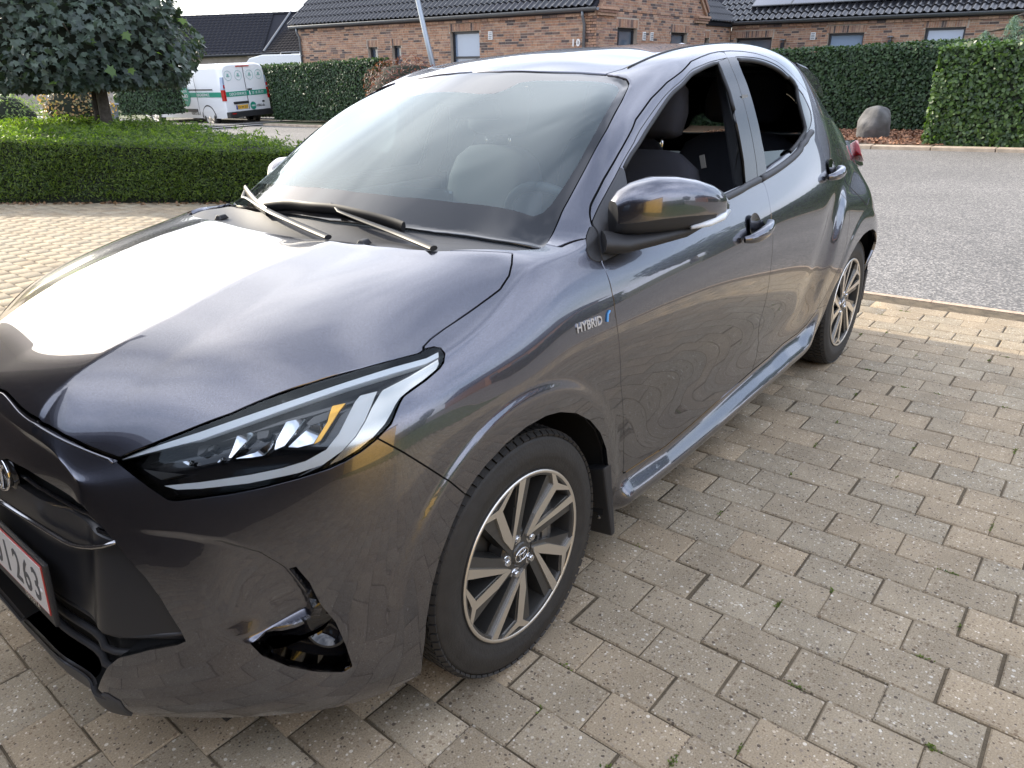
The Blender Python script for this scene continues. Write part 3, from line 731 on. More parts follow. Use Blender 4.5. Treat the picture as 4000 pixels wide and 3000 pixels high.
# window openings, mirror sail, pillar film
fw = xz('fwin'); rw = xz('rwin'); qg = xz('qglass'); sa = xz('sail'); bpil = xz('bpillar')
for _ in range(2):
    fd = refine(fd, fpoly(fd, fw, 'xz'), .010)
    rd = refine(rd, fpoly(rd, rw, 'xz'), .010)
win_f, fd = split(fd, fpoly(fd, fw, 'xz'), 0.0)
sailp, fd = split(fd, fpoly(fd, sa, 'xz'), 0.0008)
pil_f, fd = split(fd, fpoly(fd, bpil, 'xz'), 0.0006)
win_r, rd = split(rd, fpoly(rd, rw, 'xz'), 0.0)
pil_r, rd = split(rd, fpoly(rd, bpil, 'xz'), 0.0006)
qgp, rd = split(rd, fpoly(rd, qg, 'xz'), 0.0006)
# small black triangle on the wing
ft = xz('fender_tri')
trip, rest = split(rest, np.maximum(fpoly(rest, ft, 'xz'), side(rest)), 0.0006)
# sill
sl = np.vstack([xz('fdoor_low')[::-1], [(-.46, .30), (-.40, .285), (-.36, .0), (-2.2, .0), (-2.17, .40)], xz('rdoor_low')[4:]])
f = np.maximum(fpoly(rest, sl, 'xz'), side(rest))
sill, rest = split(rest, f, 0.0006)
# wing
aj = xz('apillar_joint')
wing = np.vstack([[(-.10, 1.08)], [(-.30, .992)], aj, [(-.40, .985), (-.43, .93)], [(-.47, .6), (-.47, .0), (.6, .0), (.6, 1.08)]])
f = fpoly(rest, wing, 'xz')
fender, rest = split(rest, f, 0.0015)
# roof, tailgate, rear bumper
rdch = xy('roof_ditch')
roofp = np.array([(-.70, -.03), (-.70, .20), (-.75, .345), (-.85, .44), (-.965, .503), (-1.06, .512), (-1.3, .512), (-1.6, .506), (-2.0, .50), (-2.3, .50), (-2.52, .51), (-2.72, .52), (-2.78, -.03)])
f = np.maximum(fpoly(rest, roofp, 'xy'), 1.25 - rest[0][:, 2])
roof, rest = split(rest, f, 0.0030)
tgp = np.array([(-.03, .56), (.56, .60), (.60, .85), (.575, 1.05), (.545, 1.28), (.53, 1.36), (-.03, 1.40)])
f = np.maximum(fpoly(rest, tgp, 'yz'), rest[0][:, 0] + 2.55)
tailgate, rest = split(rest, f)
rbp = np.array([(-2.885, .40), (-2.80, .59), (-2.84, .66), (-3.3, .66), (-3.3, 0), (-2.6, 0), (-2.75, .3)])
f = np.maximum(fpoly(rest, rbp, 'xz'), rest[0][:, 0] + 2.6)
rearb, rest = split(rest, f)
side_body = rest

PT = M['paint']
panel('bonnet', bonnet, PT, CAR, center=True)
panel('front_wing', fender, PT, CAR, mirror=True)
BUMP = panel('front_bumper', bumper, PT, CAR, center=True, lip=0.02)
panel('front_lip', lipskin, M['dark_plastic'], BUMP, center=True, push=0.004)
FDOOR = panel('front_door', fd, PT, CAR, lip=0.018, label='front door with its window lowered')
def far_door(name, poly, win):
    g = clip(SKIN, np.maximum(fpoly(SKIN, poly, 'xz'), side(SKIN)), -0.0018)
    g = clip(g, fpoly(g, win, 'xz'), 0, -1)
    panel(name, (g[0] * [1, -1, 1], g[1] * [1, -1, 1], g[2][:, ::-1]), PT, CAR, lip=0)
far_door('front_door', fdoor, fw)
RDOOR = panel('rear_door', rd, PT, CAR, lip=0.018)
far_door('rear_door', rdoor, rw)
panel('side_panel', side_body, PT, CAR, mirror=True)
panel('side_sill', sill, PT, CAR, mirror=True, lip=0.01)
panel('roof', roof, PT, CAR, center=True, push=0.0)
tgw = np.array([(-.03, 1.045), (.47, 1.06), (.43, 1.325), (-.03, 1.365)])
f = fpoly(tailgate, tgw, 'yz'); tailgate = refine(tailgate, f, .012); f = fpoly(tailgate, tgw, 'yz')
rear_glass, tailgate = clip(tailgate, f, 0, 1), clip(tailgate, f, 0, -1)
TG = panel('tailgate', tailgate, PT, CAR, center=True)
panel('rear_bumper', rearb, PT, CAR, center=True)
panel('scuttle_cowl', cowl, M['dark_plastic'], CAR, center=True, push=-0.012, lip=0.02)
panel('pillar_trim', pil_f, M['pillar_film'], FDOOR, push=0.0006, lip=0.01)
panel('pillar_trim', pil_r, M['pillar_film'], RDOOR, push=0.0006, lip=0.01)
panel('quarter_trim', qgp, M['gloss_black'], RDOOR, push=-0.002, lip=0.006)
panel('wing_trim', trip, M['black_plastic'], CAR, mirror=True, push=0.002, lip=0.01)
SAIL = panel('mirror_base', sailp, M['dark_plastic'], FDOOR, push=0.003, lip=0.012)

# windscreen: clear field, black printed border
gp = np.vstack([xy('ws_glass')[::-1], [(-.33, .55), (-.27, .42), (-.215, .25), (-.195, .12), (-.192, -.03), (-.66, -.03)]])
g0 = xy('ws_glass')
gp = np.vstack([g0, [(g0[-1, 0], -.03)], [(-.192, -.03), (-.195, .12), (-.215, .26), (-.26, .42), (-.315, .57)]])
f = fpoly(screen, gp, 'xy'); screen = refine(screen, f, .014); f = fpoly(screen, gp, 'xy')
screen = refine(screen, f, .008); f = fpoly(screen, gp, 'xy')
clear, frit = clip(screen, f, 0, 1), clip(screen, f, 0, -1)
WS = panel('windscreen', clear, M['glass'], CAR, center=True, lip=0, push=-0.004)
panel('screen_border', frit, M['gloss_black'], WS, center=True, lip=0.006, push=-0.004)

# dark inner skin seen through the gaps, with the same openings
inner = clip(ARCHED, np.maximum(fpoly(ARCHED, wpoly, 'xy'), 0.94 - ARCHED[0][:, 2]), 0.004, -1)
for pl, ax, cond in ((fw, 'xz', 1), (rw, 'xz', 1)):
    inner = clip(inner, np.maximum(fpoly(inner, pl, ax), side(inner)), -0.014, -1)
inner = clip(inner, np.maximum(fpoly(inner, mouth, 'yz'), 0.45 - inner[0][:, 0]), -0.004, -1)
inner = clip(inner, np.maximum(fpoly(inner, fo, FD), 0.40 - inner[0][:, 0]), -0.004, -1)
inner = clip(inner, np.maximum(fpoly(inner, hlq, HD), 0.10 - inner[0][:, 0]), -0.004, -1)
inner = clip(inner, np.maximum(fpoly(inner, tgw, 'yz'), inner[0][:, 0] + 2.5), 0, -1)
inner = clip(inner, inner[0][:, 0] - .60)
panel('inner_shell', (inner[0] - inner[1] * 0.018, inner[1], inner[2]), M['cabin_shell'], CAR, center=True, lip=0)

# seams and window seals that follow the skin
from mathutils.bvhtree import BVHTree
BV = BVHTree.FromPolygons(SKIN[0].tolist(), SKIN[2].tolist())
def on_skin(p, off=0.0):
    r = BV.find_nearest(Vector(p))
    nn = r[1]
    if nn.dot(Vector((0.2, 1, 0.6))) < 0 and r[0].y > .2: nn = -nn
    return r[0] + nn * off
def resample(L, step):
    L = np.asarray(L, float); s = np.r_[0, np.cumsum(np.linalg.norm(np.diff(L, axis=0), axis=1))]
    n = max(2, int(s[-1] / step) + 1)
    # Catmull-Rom through the points
    tt = np.linspace(0, s[-1], n); out = []
    for t in tt:
        i = min(max(np.searchsorted(s, t) - 1, 0), len(L) - 2)
        u = (t - s[i]) / max(s[i + 1] - s[i], 1e-9)
        p0, p1, p2, p3 = L[max(i - 1, 0)], L[i], L[i + 1], L[min(i + 2, len(L) - 1)]
        out.append(0.5 * ((2 * p1) + (-p0 + p2) * u + (2 * p0 - 5 * p1 + 4 * p2 - p3) * u * u + (-p0 + 3 * p1 - 3 * p2 + p3) * u ** 3))
    return np.array(out)
def bead(name, line, r, mat, parent, off=0.0, n=8, step=0.03, flat=1.0):
    pts = [on_skin(p, off) for p in resample(line, step)]
    b = MB(); b.tube(pts, r, n, True, flat)
    return b.build(name, mat, parent, smooth=True)
bead('window_seal', np.vstack([FT['fwin'][:18]]), 0.007, M['rubber'], FDOOR, -0.004)
bead('window_seal', np.vstack([FT['rwin'][:20]]), 0.008, M['rubber'], RDOOR, -0.004)
BELT = FT['belt']; BELT = BELT[np.argsort(-BELT[:, 0])]
fb_ = [p for p in BELT if p[0] > -1.40]; rb_ = [p for p in BELT if p[0] < -1.38]
bead('belt_strip', [(-.56, .775, .985), (-.80, .79, .985), (-1.05, .792, .998)] + [tuple(p) for p in fb_] + [(-1.400, .79, 1.026)], 0.0125, M['dark_plastic'], FDOOR, 0.001, 10)
bead('belt_strip', [(-1.418, .79, 1.028)] + [tuple(p) for p in rb_], 0.0125, M['dark_plastic'], RDOOR, 0.001, 10)
bead('frame_groove', FT['frame_line'][:11], 0.0014, M['rubber'], FDOOR, 0.0004, 6, 0.03)
bead('frame_groove', FT['frame_line'][11:], 0.0014, M['rubber'], RDOOR, 0.0004, 6, 0.03)
bead('fuel_flap_gap', FT['fuel'], 0.0016, M['rubber'], CAR, 0.0002, 6, 0.02)
rd_ = [(-.985, .508, 1.37), (-1.1, .517, 1.40), (-1.4, .515, 1.44), (-1.8, .508, 1.455), (-2.2, .505, 1.42), (-2.5, .512, 1.36)]
hfp = FT['hoodfront']; hfp = np.vstack([[(.7385, .0, .8185)], hfp, FT['hl'][:1]])
bead('bumper_top_edge', [tuple(p - np.array([-.004, 0, .005])) for p in hfp], 0.0028, PT, BUMP, 0.0006, 8, 0.02)  # bead added so the bumper edge catches a sky highlight
bead('roof_channel', rd_, 0.004, M['rubber'], CAR, 0.0, 6, 0.05)

gl_ = clip(win_r, win_r[0][:, 2] - 1.105 - .05 * (win_r[0][:, 0] + 1.7)); panel('door_glass', gl_, M['glass_tint'], RDOOR, lip=0, push=-0.018)
# side glass on the far side, privacy glass behind
def far_glass(poly, mat, name):
    g = clip(SKIN, np.maximum(fpoly(SKIN, poly, 'xz'), side(SKIN)), 0.0)
    g = (g[0] * [1, -1, 1], g[1] * [1, -1, 1], g[2][:, ::-1])
    panel(name, g, mat, CAR, lip=0, push=-0.008)
far_glass(fw, M['glass_side'], 'side_window')
far_glass(rw, M['glass_tint'], 'side_window')
panel('rear_window', rear_glass, M['glass_rear'], TG, center=True, lip=0, push=-0.002)

# ---- rear lamp block and roof spoiler
def hullmesh(name, pts, mat, parent, bev=0.008, subsurf=0):
    bm = bmesh.new()
    for p in pts: bm.verts.new(p)
    r = bmesh.ops.convex_hull(bm, input=bm.verts)
    bmesh.ops.delete(bm, geom=[v for v in bm.verts if not v.link_faces], context='VERTS')
    bmesh.ops.dissolve_limit(bm, angle_limit=0.05, verts=bm.verts, edges=bm.edges)
    if bev: bmesh.ops.bevel(bm, geom=[e for e in bm.edges if e.calc_face_angle(0) > 0.3], offset=bev, segments=3, affect='EDGES', profile=0.6)
    me = bpy.data.meshes.new(name); bm.to_mesh(me); bm.free()
    me.materials.append(mat)
    me.polygons.foreach_set('use_smooth', np.ones(len(me.polygons), bool)); me.set_sharp_from_angle(angle=0.6)
    o = bpy.data.objects.new(name, me); o.parent = parent
    return link(o)
for s in (1, -1):
    tl = hullmesh('tail_lamp_housing', [(-2.60, s * .695, 1.062), (-2.62, s * .745, .98), (-2.66, s * .75, .93), (-2.93, s * .69, 1.040), (-2.97, s * .672, 1.035), (-2.955, s * .718, .955), (-2.90, s * .747, .92), (-2.98, s * .58, 1.035), (-2.98, s * .58, .92), (-2.66, s * .6, 1.05)], PT, CAR, 0.006)
    hullmesh('tail_lamp_lens', [(-2.885, s * .706, 1.043), (-2.968, s * .678, 1.041), (-2.965, s * .714, .965), (-2.918, s * .742, .94), (-2.78, s * .760, .985), (-2.985, s * .6, 1.03), (-2.985, s * .6, .95)], M['red_lens'], tl, 0.004)
sp = MB()
pc = np.array([(-2.40, 1.446), (-2.65, 1.428), (-2.85, 1.398), (-2.98, 1.368), (-3.035, 1.350), (-3.03, 1.338), (-2.95, 1.348), (-2.70, 1.380), (-2.42, 1.405)])
pe = np.array([(-2.42, 1.405), (-2.55, 1.388), (-2.70, 1.346), (-2.785, 1.304), (-2.832, 1.268), (-2.82, 1.255), (-2.76, 1.275), (-2.60, 1.32), (-2.44, 1.37)])
VV = []; FF = []; ys = [-.535, -.52, -.49, -.42, -.32, -.16, 0, .16, .32, .42, .49, .52, .535]
for yy in ys:
    w_ = min(1, abs(yy) / .52) ** 3.2
    for (a, c) in pc * (1 - w_) + pe * w_:
        if abs(yy) > .53: a, c = a * .94 - .155, c - .012
        VV.append((a, yy, c))
k = len(pc)
for i in range(len(ys) - 1):
    for j in range(k): FF.append((i * k + j, i * k + (j + 1) % k, (i + 1) * k + (j + 1) % k, (i + 1) * k + j))
FF.append(tuple(range(k))); FF.append(tuple(reversed(range((len(ys) - 1) * k, len(ys) * k))))
sp.add(VV, FF); sp.build('roof_spoiler', PT, CAR, smooth=True, angle=0.7)
ant = MB(); ant.lathe([(0.001, .075), (.035, .068), (.055, .045), (.066, .02), (.070, 0)], 'z', 20)
a_ = ant.build('roof_aerial', PT, CAR, smooth=True)
a_.data.transform(Matrix.Diagonal((1.6, .55, 1.0, 1))); a_.location = (-2.33, 0.0, 1.437)

# ---- wheels
def wheel(x, s, name='wheel'):
    root = bpy.data.objects.new(name, None); root.parent = CAR; root.location = (x, s * 0.742, 0.3105); link(root)
    if s < 0: root.rotation_euler = (0, 0, PI)
    t = MB()
    prof = [(.2, -.085), (.222, -.098), (.25, -.104), (.279, -.102), (.297, -.094), (.306, -.080), (.3095, -.055), (.3105, 0), (.3095, .055), (.306, .080), (.297, .094), (.292, .0985), (.287, .0985), (.279, .1025), (.262, .1045), (.25, .1055), (.247, .1040), (.236, .1035), (.222, .098), (.212, .092), (.2, .085)]
    t.lathe(prof, 'y', 96); ty = t.build('tyre', M['tyre'], root, smooth=True, angle=0.9)
    # tread blocks
    tr = MB()
    for row, (y0, w_) in enumerate(((-.071, .03), (-.036, .026), (0, .026), (.036, .026), (.068, .03), (.090, .016))):
        nb = 78
        for i in range(nb):
            w = 2 * PI * (i + (row % 2) * .5) / nb
            rr = .3112 if row < 5 else .3045
            if abs(y0) > .06 and row < 5: rr = .3095
            R = Matrix.Rotation(-w, 3, 'Y') @ Matrix.Rotation(0.22 * (1 if row % 2 else -1), 3, 'X')
            if row == 5: R = Matrix.Rotation(-w, 3, 'Y') @ Matrix.Rotation(0, 3, 'X') @ Matrix.Rotation(0.55, 3, 'Z')
            tr.box((rr * math.cos(w), y0, rr * math.sin(w)), (.006, w_, .0195), R)
    o = tr.build('tread', M['tyre'], ty, fix=False); o['kind'] = 'stuff'
    rim = MB()
    rim.lathe([(.2205, .094), (.218, .1005), (.211, .1015), (.203, .0985), (.199, .088), (.196, .04), (.190, -.06), (.190, -.07)], 'y', 96)
    rm = rim.build('rim', M['alloy_dark'], root, smooth=True, angle=0.7)
    rg = MB(); rg.lathe([(.2175, .0995), (.2165, .1025), (.2115, .1030), (.2085, .1005)], 'y', 96)
    rg.build('rim_edge', M['silver'], rm, smooth=True)
    # spokes: five pairs leaning the same way
    def pol(r, a): return (r * math.cos(a), r * math.sin(a))
    def slab(mb, quad, y_out, y_in, sh=0.0):
        n_ = len(quad)
        V_ = [(p[0], y_out[i], p[1]) for i, p in enumerate(quad)] + [(p[0] * (1 + sh), y_in[i], p[1] * (1 + sh)) for i, p in enumerate(quad)]
        F_ = [tuple(range(n_)), tuple(reversed(range(n_, 2 * n_)))] + [(i, i + n_, (i + 1) % n_ + n_, (i + 1) % n_) for i in range(n_)]
        mb.add(V_, F_)
    dg_ = math.radians
    for kq in range(5):
        ph = dg_(18.6) + 2 * PI * kq / 5
        body = MB(); face = MB()
        P_ = lambda L_: [pol(r_, ph + dg_(a_)) for r_, a_ in L_]
        Y_ = lambda L_, y0, y1: [y0 + (y1 - y0) * min(1, max(0, (r_ - .05) / .15)) for r_, a_ in L_]
        for L_ in ([(.045, -52), (.045, -4), (.12, 7), (.205, 10.5), (.205, -4.2), (.072, -26)], [(.045, -64), (.045, -28), (.072, -27), (.176, -24), (.205, -8.5), (.205, -42), (.11, -47)]):
            slab(body, P_(L_), Y_(L_, .087, .094), Y_(L_, .045, .052))
        fL = [(.047, -44), (.0537, -30), (.2085, 3.2), (.2085, -3.4), (.0755, -26.6)]
        slab(face, P_(fL), Y_(fL, .0915, .1015), Y_(fL, .084, .092))
        fR = [(.046, -45), (.0745, -27.6), (.178, -24.6), (.2085, -9.3), (.2085, -13.6), (.1945, -27), (.2085, -34.6), (.2085, -39.6), (.184, -31.8), (.103, -41.3), (.0505, -48)]
        slab(face, P_(fR), Y_(fR, .0915, .1015), Y_(fR, .084, .092))
        body.build('spoke', M['alloy_dark'], rm)
        face.build('spoke_face', M['silver'], rm)
    hb = MB(); hb.lathe([(.001, .090), (.026, .0905), (.030, .088), (.031, .086), (.060, .084), (.066, .078), (.066, .04)], 'y', 40)
    hb.build('hub', M['alloy_dark'], rm, smooth=True, angle=0.6)
    for kq in range(5):
        a = 2 * PI * kq / 5 + math.radians(5)
        nb = MB(); c_ = pol(.0505, a)
        nb.lathe([(.001, .094), (.0075, .0935), (.0095, .090), (.0098, .080)], 'y', 12, (c_[0], 0, c_[1]))
        nb.lathe([(.0105, .0855), (.0155, .0858), (.0165, .0845)], 'y', 16, (c_[0], 0, c_[1]))
        nb.build('wheel_nut', M['chrome'], rm, smooth=True, angle=0.6)
    cap = MB()
    def ring(rx, rz, cx=0, cz=0, r=.0017):
        cap.tube([(cx + rx * math.cos(w), .0915, cz + rz * math.sin(w)) for w in np.linspace(0, 2 * PI, 33)], r, 6, False)
    ring(.024, .0165); ring(.0075, .0155); ring(.0165, .006, 0, .0085)
    cap.build('cap_emblem', M['chrome'], rm, smooth=True)
    dk = MB(); dk.lathe([(.03, .02), (.03, .035), (.132, .035), (.132, .012), (.03, .012)], 'y', 48); dk.build('brake_disc', M['disc'], root, smooth=True, angle=0.5)
    cp = MB(); cp.box((-.118, .035, .028), (.06, .075, .16)); cp.box((-.112, .06, .028), (.03, .04, .10)); cp.build('brake_caliper', M['disc'], root, bevel=0.008)
    return root
wheel(0.0, 1); wheel(-2.56, 1); wheel(0.0, -1); wheel(-2.56, -1)
# arch liners
for wx in (0.0, -2.56):
    for s in (1, -1):
        b = MB()
        b.lathe([(.372, .40), (.375, .60), (.372, .835)], 'y', 40, (wx, 0, .325), False, -0.25, PI + 0.25)
        b.lathe([(.372, .40), (.01, .40)], 'y', 40, (wx, 0, .325), False, -0.25, PI + 0.25)
        o = b.build('arch_liner', M['void'], CAR, smooth=True, fix=False)
        if s < 0: o.scale = (1, -1, 1)
for s in (1, -1):
    b = MB(); b.add([(-.335, s * .74, .36), (-.335, s * .852, .40), (-.375, s * .852, .40), (-.375, s * .74, .36), (-.385, s * .715, .135), (-.385, s * .852, .155), (-.405, s * .852, .155), (-.405, s * .715, .135)],
          [(0, 1, 2, 3), (4, 7, 6, 5), (0, 4, 5, 1), (1, 5, 6, 2), (2, 6, 7, 3), (3, 7, 4, 0)])
    mf = b.build('mud_flap', M['black_plastic'], CAR, bevel=0.006)
    b = MB()
    for (zz, yy) in ((.345, .80), (.215, .815)):
        b = MB(); b.lathe([(.001, .006), (.006, .005), (.009, 0)], 'x', 12, (-.352 - (.36 - zz) * .15, s * yy, zz))
        b.build('screw', M['disc'], mf, smooth=True)
b = MB()
b.box((-1.28, 0, .21), (2.3, 1.45, .06)); b.box((.42, 0, .22), (.5, 1.2, .05)); b.box((-2.9, 0, .30), (.25, 1.2, .05)); b.box((0, 0, .33), (.6, .75, .25)); b.box((-2.56, 0, .33), (.6, .75, .25))
b.build('underbody', M['void'], CAR)
for s in (1, -1):
    b = MB(); b.add([(-2.895, s * .74, .36), (-2.895, s * .84, .40), (-2.93, s * .84, .40), (-2.93, s * .74, .36), (-2.88, s * .72, .16), (-2.88, s * .835, .17), (-2.90, s * .835, .17), (-2.90, s * .72, .16)],
          [(0, 1, 2, 3), (4, 7, 6, 5), (0, 4, 5, 1), (1, 5, 6, 2), (2, 6, 7, 3), (3, 7, 4, 0)])
    b.build('mud_flap', M['black_plastic'], CAR, bevel=0.006)

# ---- headlamps
def inset(depth): return (lampskin[0] - lampskin[1] * depth, lampskin[1], lampskin[2])
LAMPS = []
for s in (1, -1):
    g = lampskin
    if s < 0: g = (g[0] * [1, -1, 1], g[1] * [1, -1, 1], g[2][:, ::-1])
    HL = panel('headlamp', g, M['lens'], CAR, lip=0.0, push=0.001)
    bk = (g[0] - g[1] * 0.045, g[1], g[2])
    panel('lamp_bowl', bk, M['gloss_black'], HL, lip=-0.045)
    LAMPS.append(HL)
FC = {'chrome_bar': (M['white_guide'], .008), 'drl': (M['white_guide'], .010), 'reflector_big': (M['chrome'], .022), 'amber': (M['amber'], .02)}
HPOLY = {'chrome_bar':('white_guide',0.003,[674,421,743,632,474,764,571,548,793,507,615,821,439,675,845,365,725,864,278,764,875,213,786,877,183,789,881,190,797,874,223,794,870,289,774,868,373,733,857,447,683,837,514,623,811,577,556,782,635,478,757,673,428,741]),
'running_light':('white_guide',0.005,[649,527,708,609,589,718,554,663,732,515,707,742,483,737,752,450,758,768,423,765,792,400,764,815,376,762,838,364,762,846,335,778,848,357,782,826,378,786,806,403,785,783,430,777,762,463,760,743,499,730,732,559,666,718,613,592,707,639,551,703]),
'bezel':('bezel',0.007,[325,783,848,267,795,859,192,799,873,195,805,864,207,808,857,244,808,847,278,805,838,303,804,830,317,805,821,332,807,808,349,808,794,377,804,776,405,794,760,435,780,747,455,768,741,431,778,761,402,786,782,378,787,804,356,784,824]),
'reflector_1':('chrome',0.028,[477,670,821,455,693,827,455,698,825,481,698,800,501,692,780,516,679,773,506,675,790]),
'reflector_2':('chrome',0.03,[476,709,796,455,718,811,442,729,814,447,737,800,465,734,781,487,714,776,499,699,778]),
'facet_1':('alloy_dark',0.03,[457,705,818,441,709,829,415,727,837,429,736,819,445,724,815,456,715,812]),
'amber_trim':('amber',0.018,[408,730,840,388,746,842,412,748,822,453,744,784,464,737,779,429,741,814]),
'reflector_3':('chrome',0.028,[542,600,796,524,622,803,524,627,800,550,618,778,569,612,760,570,607,761,561,606,773]),
'reflector_4':('chrome',0.03,[539,650,770,523,660,782,509,667,792,520,669,778,533,665,764,548,646,761,566,619,759]),
'facet_2':('alloy_dark',0.03,[518,630,805,504,649,808,513,655,797,525,638,793]),
'facet_3':('alloy_dark',0.03,[591,539,775,583,548,779,578,558,779,592,554,767,601,546,761]),
'facet_4':('alloy_dark',0.03,[583,558,774,572,569,781,580,568,773,587,562,769]),
'reflector_5':('chrome',0.03,[587,590,752,574,595,766,584,595,753]),
'reflector_6':('chrome',0.028,[620,525,750,611,539,754,617,541,745]),
'grey_reflection':('alloy_dark',0.02,[663,464,732,628,543,729,654,509,717])}  # last entry: grey triangular reflection laid in as a panel
for nm_, (mat_, dep, px) in HPOLY.items():
    pts = np.array(px, float).reshape(-1, 3) / 1000.0
    pq = pr(pts, HD)
    mt = M[mat_]
    g = lampskin
    f = fpoly(g, pq, HD)
    for _ in range(3):
        g = refine(g, f, .012 / (_ + 1)); f = fpoly(g, pq, HD)
    g = clip(g, f, 0)
    if len(g[2]) == 0: continue
    N2 = g[1].copy()
    if nm_.startswith('reflector'):
        c_ = g[0].mean(0); dv = (g[0] - c_)
        N2 = g[1] - dv * 9.0
        N2 /= np.linalg.norm(N2, axis=1, keepdims=True)
    for s in (1, -1):
        gg = (g[0] - g[1] * dep, N2, g[2])
        if s < 0: gg = (gg[0] * [1, -1, 1], gg[1] * [1, -1, 1], gg[2][:, ::-1])
        panel(nm_.rstrip('0123456789_'), gg, mt, LAMPS[0 if s > 0 else 1], lip=0.012)

# ---- grille, number plate, badge
gz = []
b = MB()
def fx(yv, zv):   # front of the mouth skin at (y, z)
    r = BV.ray_cast(Vector((1.6, abs(yv), zv)), Vector((-1, 0, 0)))
    return r[0].x if r[0] else 0.7
back = (mouthskin[0] - mouthskin[1] * .055, mouthskin[1], mouthskin[2])
GR = panel('grille', back, M['void'], CAR, center=True, lip=-0.055)
mid = clip(mouthskin, np.maximum(mouthskin[0][:, 2] - 0.612 + 0.12 * np.maximum(mouthskin[0][:, 1] - .30, 0), 0.405 - mouthskin[0][:, 2]))
panel('bumper_beam', (mid[0] - mid[1] * .016, mid[1], mid[2]), M['beam'], GR, center=True, lip=0.03)
mt_ = FT['mouth'][:11]; lp_ = FT['lip']
for q_ in (.22, .48, .74):
    yl = np.linspace(0, .455, 22)
    zt_ = np.interp(yl, np.r_[0, mt_[:, 1]], np.r_[.664, np.minimum(mt_[:, 2], .70)]); zl_ = np.interp(yl, np.r_[0, lp_[1:, 1]], np.r_[.585, lp_[1:, 2]])
    hp_ = [(fx(yy, a_ + (c_ - a_) * q_) - .026, yy, a_ + (c_ - a_) * q_) for yy, a_, c_ in zip(yl, zt_, zl_)]
    pts = [(p[0], -p[1], p[2]) for p in hp_[:0:-1]] + hp_
    b = MB(); b.tube(pts, .0062, 6, True, .7); b.build('grille_slat', M['gloss_black'], GR, smooth=True)
for zz, yw in ((.385, .56), (.345, .50), (.305, .45)):
    pts = [(fx(yy, zz) - .03, yy, zz + (.012 if abs(yy) > .33 else 0) * (abs(yy) - .33) / .1) for yy in np.linspace(-yw, yw, 29)]
    b = MB(); b.tube(pts, .0085, 6, True, .8); b.build('grille_slat', M['black_plastic'], GR, smooth=True)
lp = FT['lip']
half_ = [tuple(p) for p in lp]
half_ = [(.803, .02, .583), (.802, .09, .590)] + [(p[0] - .002, p[1], p[2]) for p in lp if p[1] > .16]
pts = [(p[0], -p[1], p[2]) for p in half_[::-1]] + half_
b = MB(); b.tube([tuple(p) for p in resample(pts, .03)], .0055, 8, True, .8); b.build('grille_lip', M['lip_metal'], GR, smooth=True)
bd = MB()
def ering(ry, rz, cy=0, cz=0, r=.004):
    bd.tube([(.772 - .10 * (cz + rz * math.sin(w)), cy + ry * math.cos(w), .628 + cz + rz * math.sin(w)) for w in np.linspace(0, 2 * PI, 41)], r, 8, False)
ering(.070, .047); ering(.022, .045, 0, 0); ering(.048, .018, 0, .024)
eb = MB(); eb.lathe([(.001, .004), (.080, .002), (.084, -.006)], 'x', 40)
e0 = eb.build('badge_plate', M['gloss_black'], GR, smooth=True); e0.scale = (1, 1, .72); e0.location = (.765, 0, .628)
bd.build('badge', M['chrome'], GR, smooth=True)
# plate
def text_mesh(name, body, size, mat, parent, mtx, extrude=0.0008, sx=1.0, align='LEFT', bold=0.0):
    cu = bpy.data.curves.new(name, 'FONT'); cu.body = body; cu.size = size; cu.extrude = extrude; cu.align_x = align; cu.resolution_u = 3
    cu.offset = bold
    o = bpy.data.objects.new(name, cu); COL.objects.link(o)
    dg = bpy.context.evaluated_depsgraph_get()
    me = bpy.data.meshes.new_from_object(o.evaluated_get(dg))
    bpy.data.objects.remove(o); bpy.data.curves.remove(cu)
    me.name = name; me.materials.clear(); me.materials.append(mat)
    me.transform(Matrix.Diagonal((sx, 1, 1, 1)))
    ob = bpy.data.objects.new(name, me); ob.parent = parent; ob.matrix_local = mtx
    return link(ob)
PL = bpy.data.objects.new('number_plate', None); PL.parent = CAR
PL.matrix_local = Matrix.Translation((.812, 0, .437)) @ Matrix.Rotation(math.radians(-5), 4, 'Y')
link(PL)
b = MB(); b.box((-.004, 0, -.003), (.010, .526, .146)); b.build('plate_holder', M['black_plastic'], PL, bevel=0.003)
b = MB(); b.box((.0015, 0, .006), (.003, .502, .116)); b.build('plate_border', M['plate_red'], PL)
b = MB(); b.box((.0028, 0, .0068), (.0024, .495, .109)); b.build('plate_face', M['plate_white'], PL)
TX = Matrix.Rotation(PI / 2, 4, 'Z') @ Matrix.Rotation(PI / 2, 4, 'X')
for chx, yy in (('1', .017), ('2', .078), ('6', .132), ('3', .186)):
    text_mesh('plate_digit', chx, .108, M['plate_ink'], PL, Matrix.Translation((.0042, yy, -.032)) @ TX, .0006, .78, bold=.0012)
text_mesh('plate_digit', '0', .108, M['plate_ink'], PL, Matrix.Translation((.0042, -.040, -.032)) @ TX, .0006, .78, bold=.0012)
b = MB(); b.lathe([(.001, .006), (.006, .005), (.0065, .003)], 'x', 12, (0, .231, .0)); b.build('plate_screw', M['plate_white'], PL, smooth=True)
text_mesh('holder_text', 'TOYOTA', .017, M['silver'], PL, Matrix.Translation((.0012, .10, -.0685)) @ TX, .0003, 1.2)

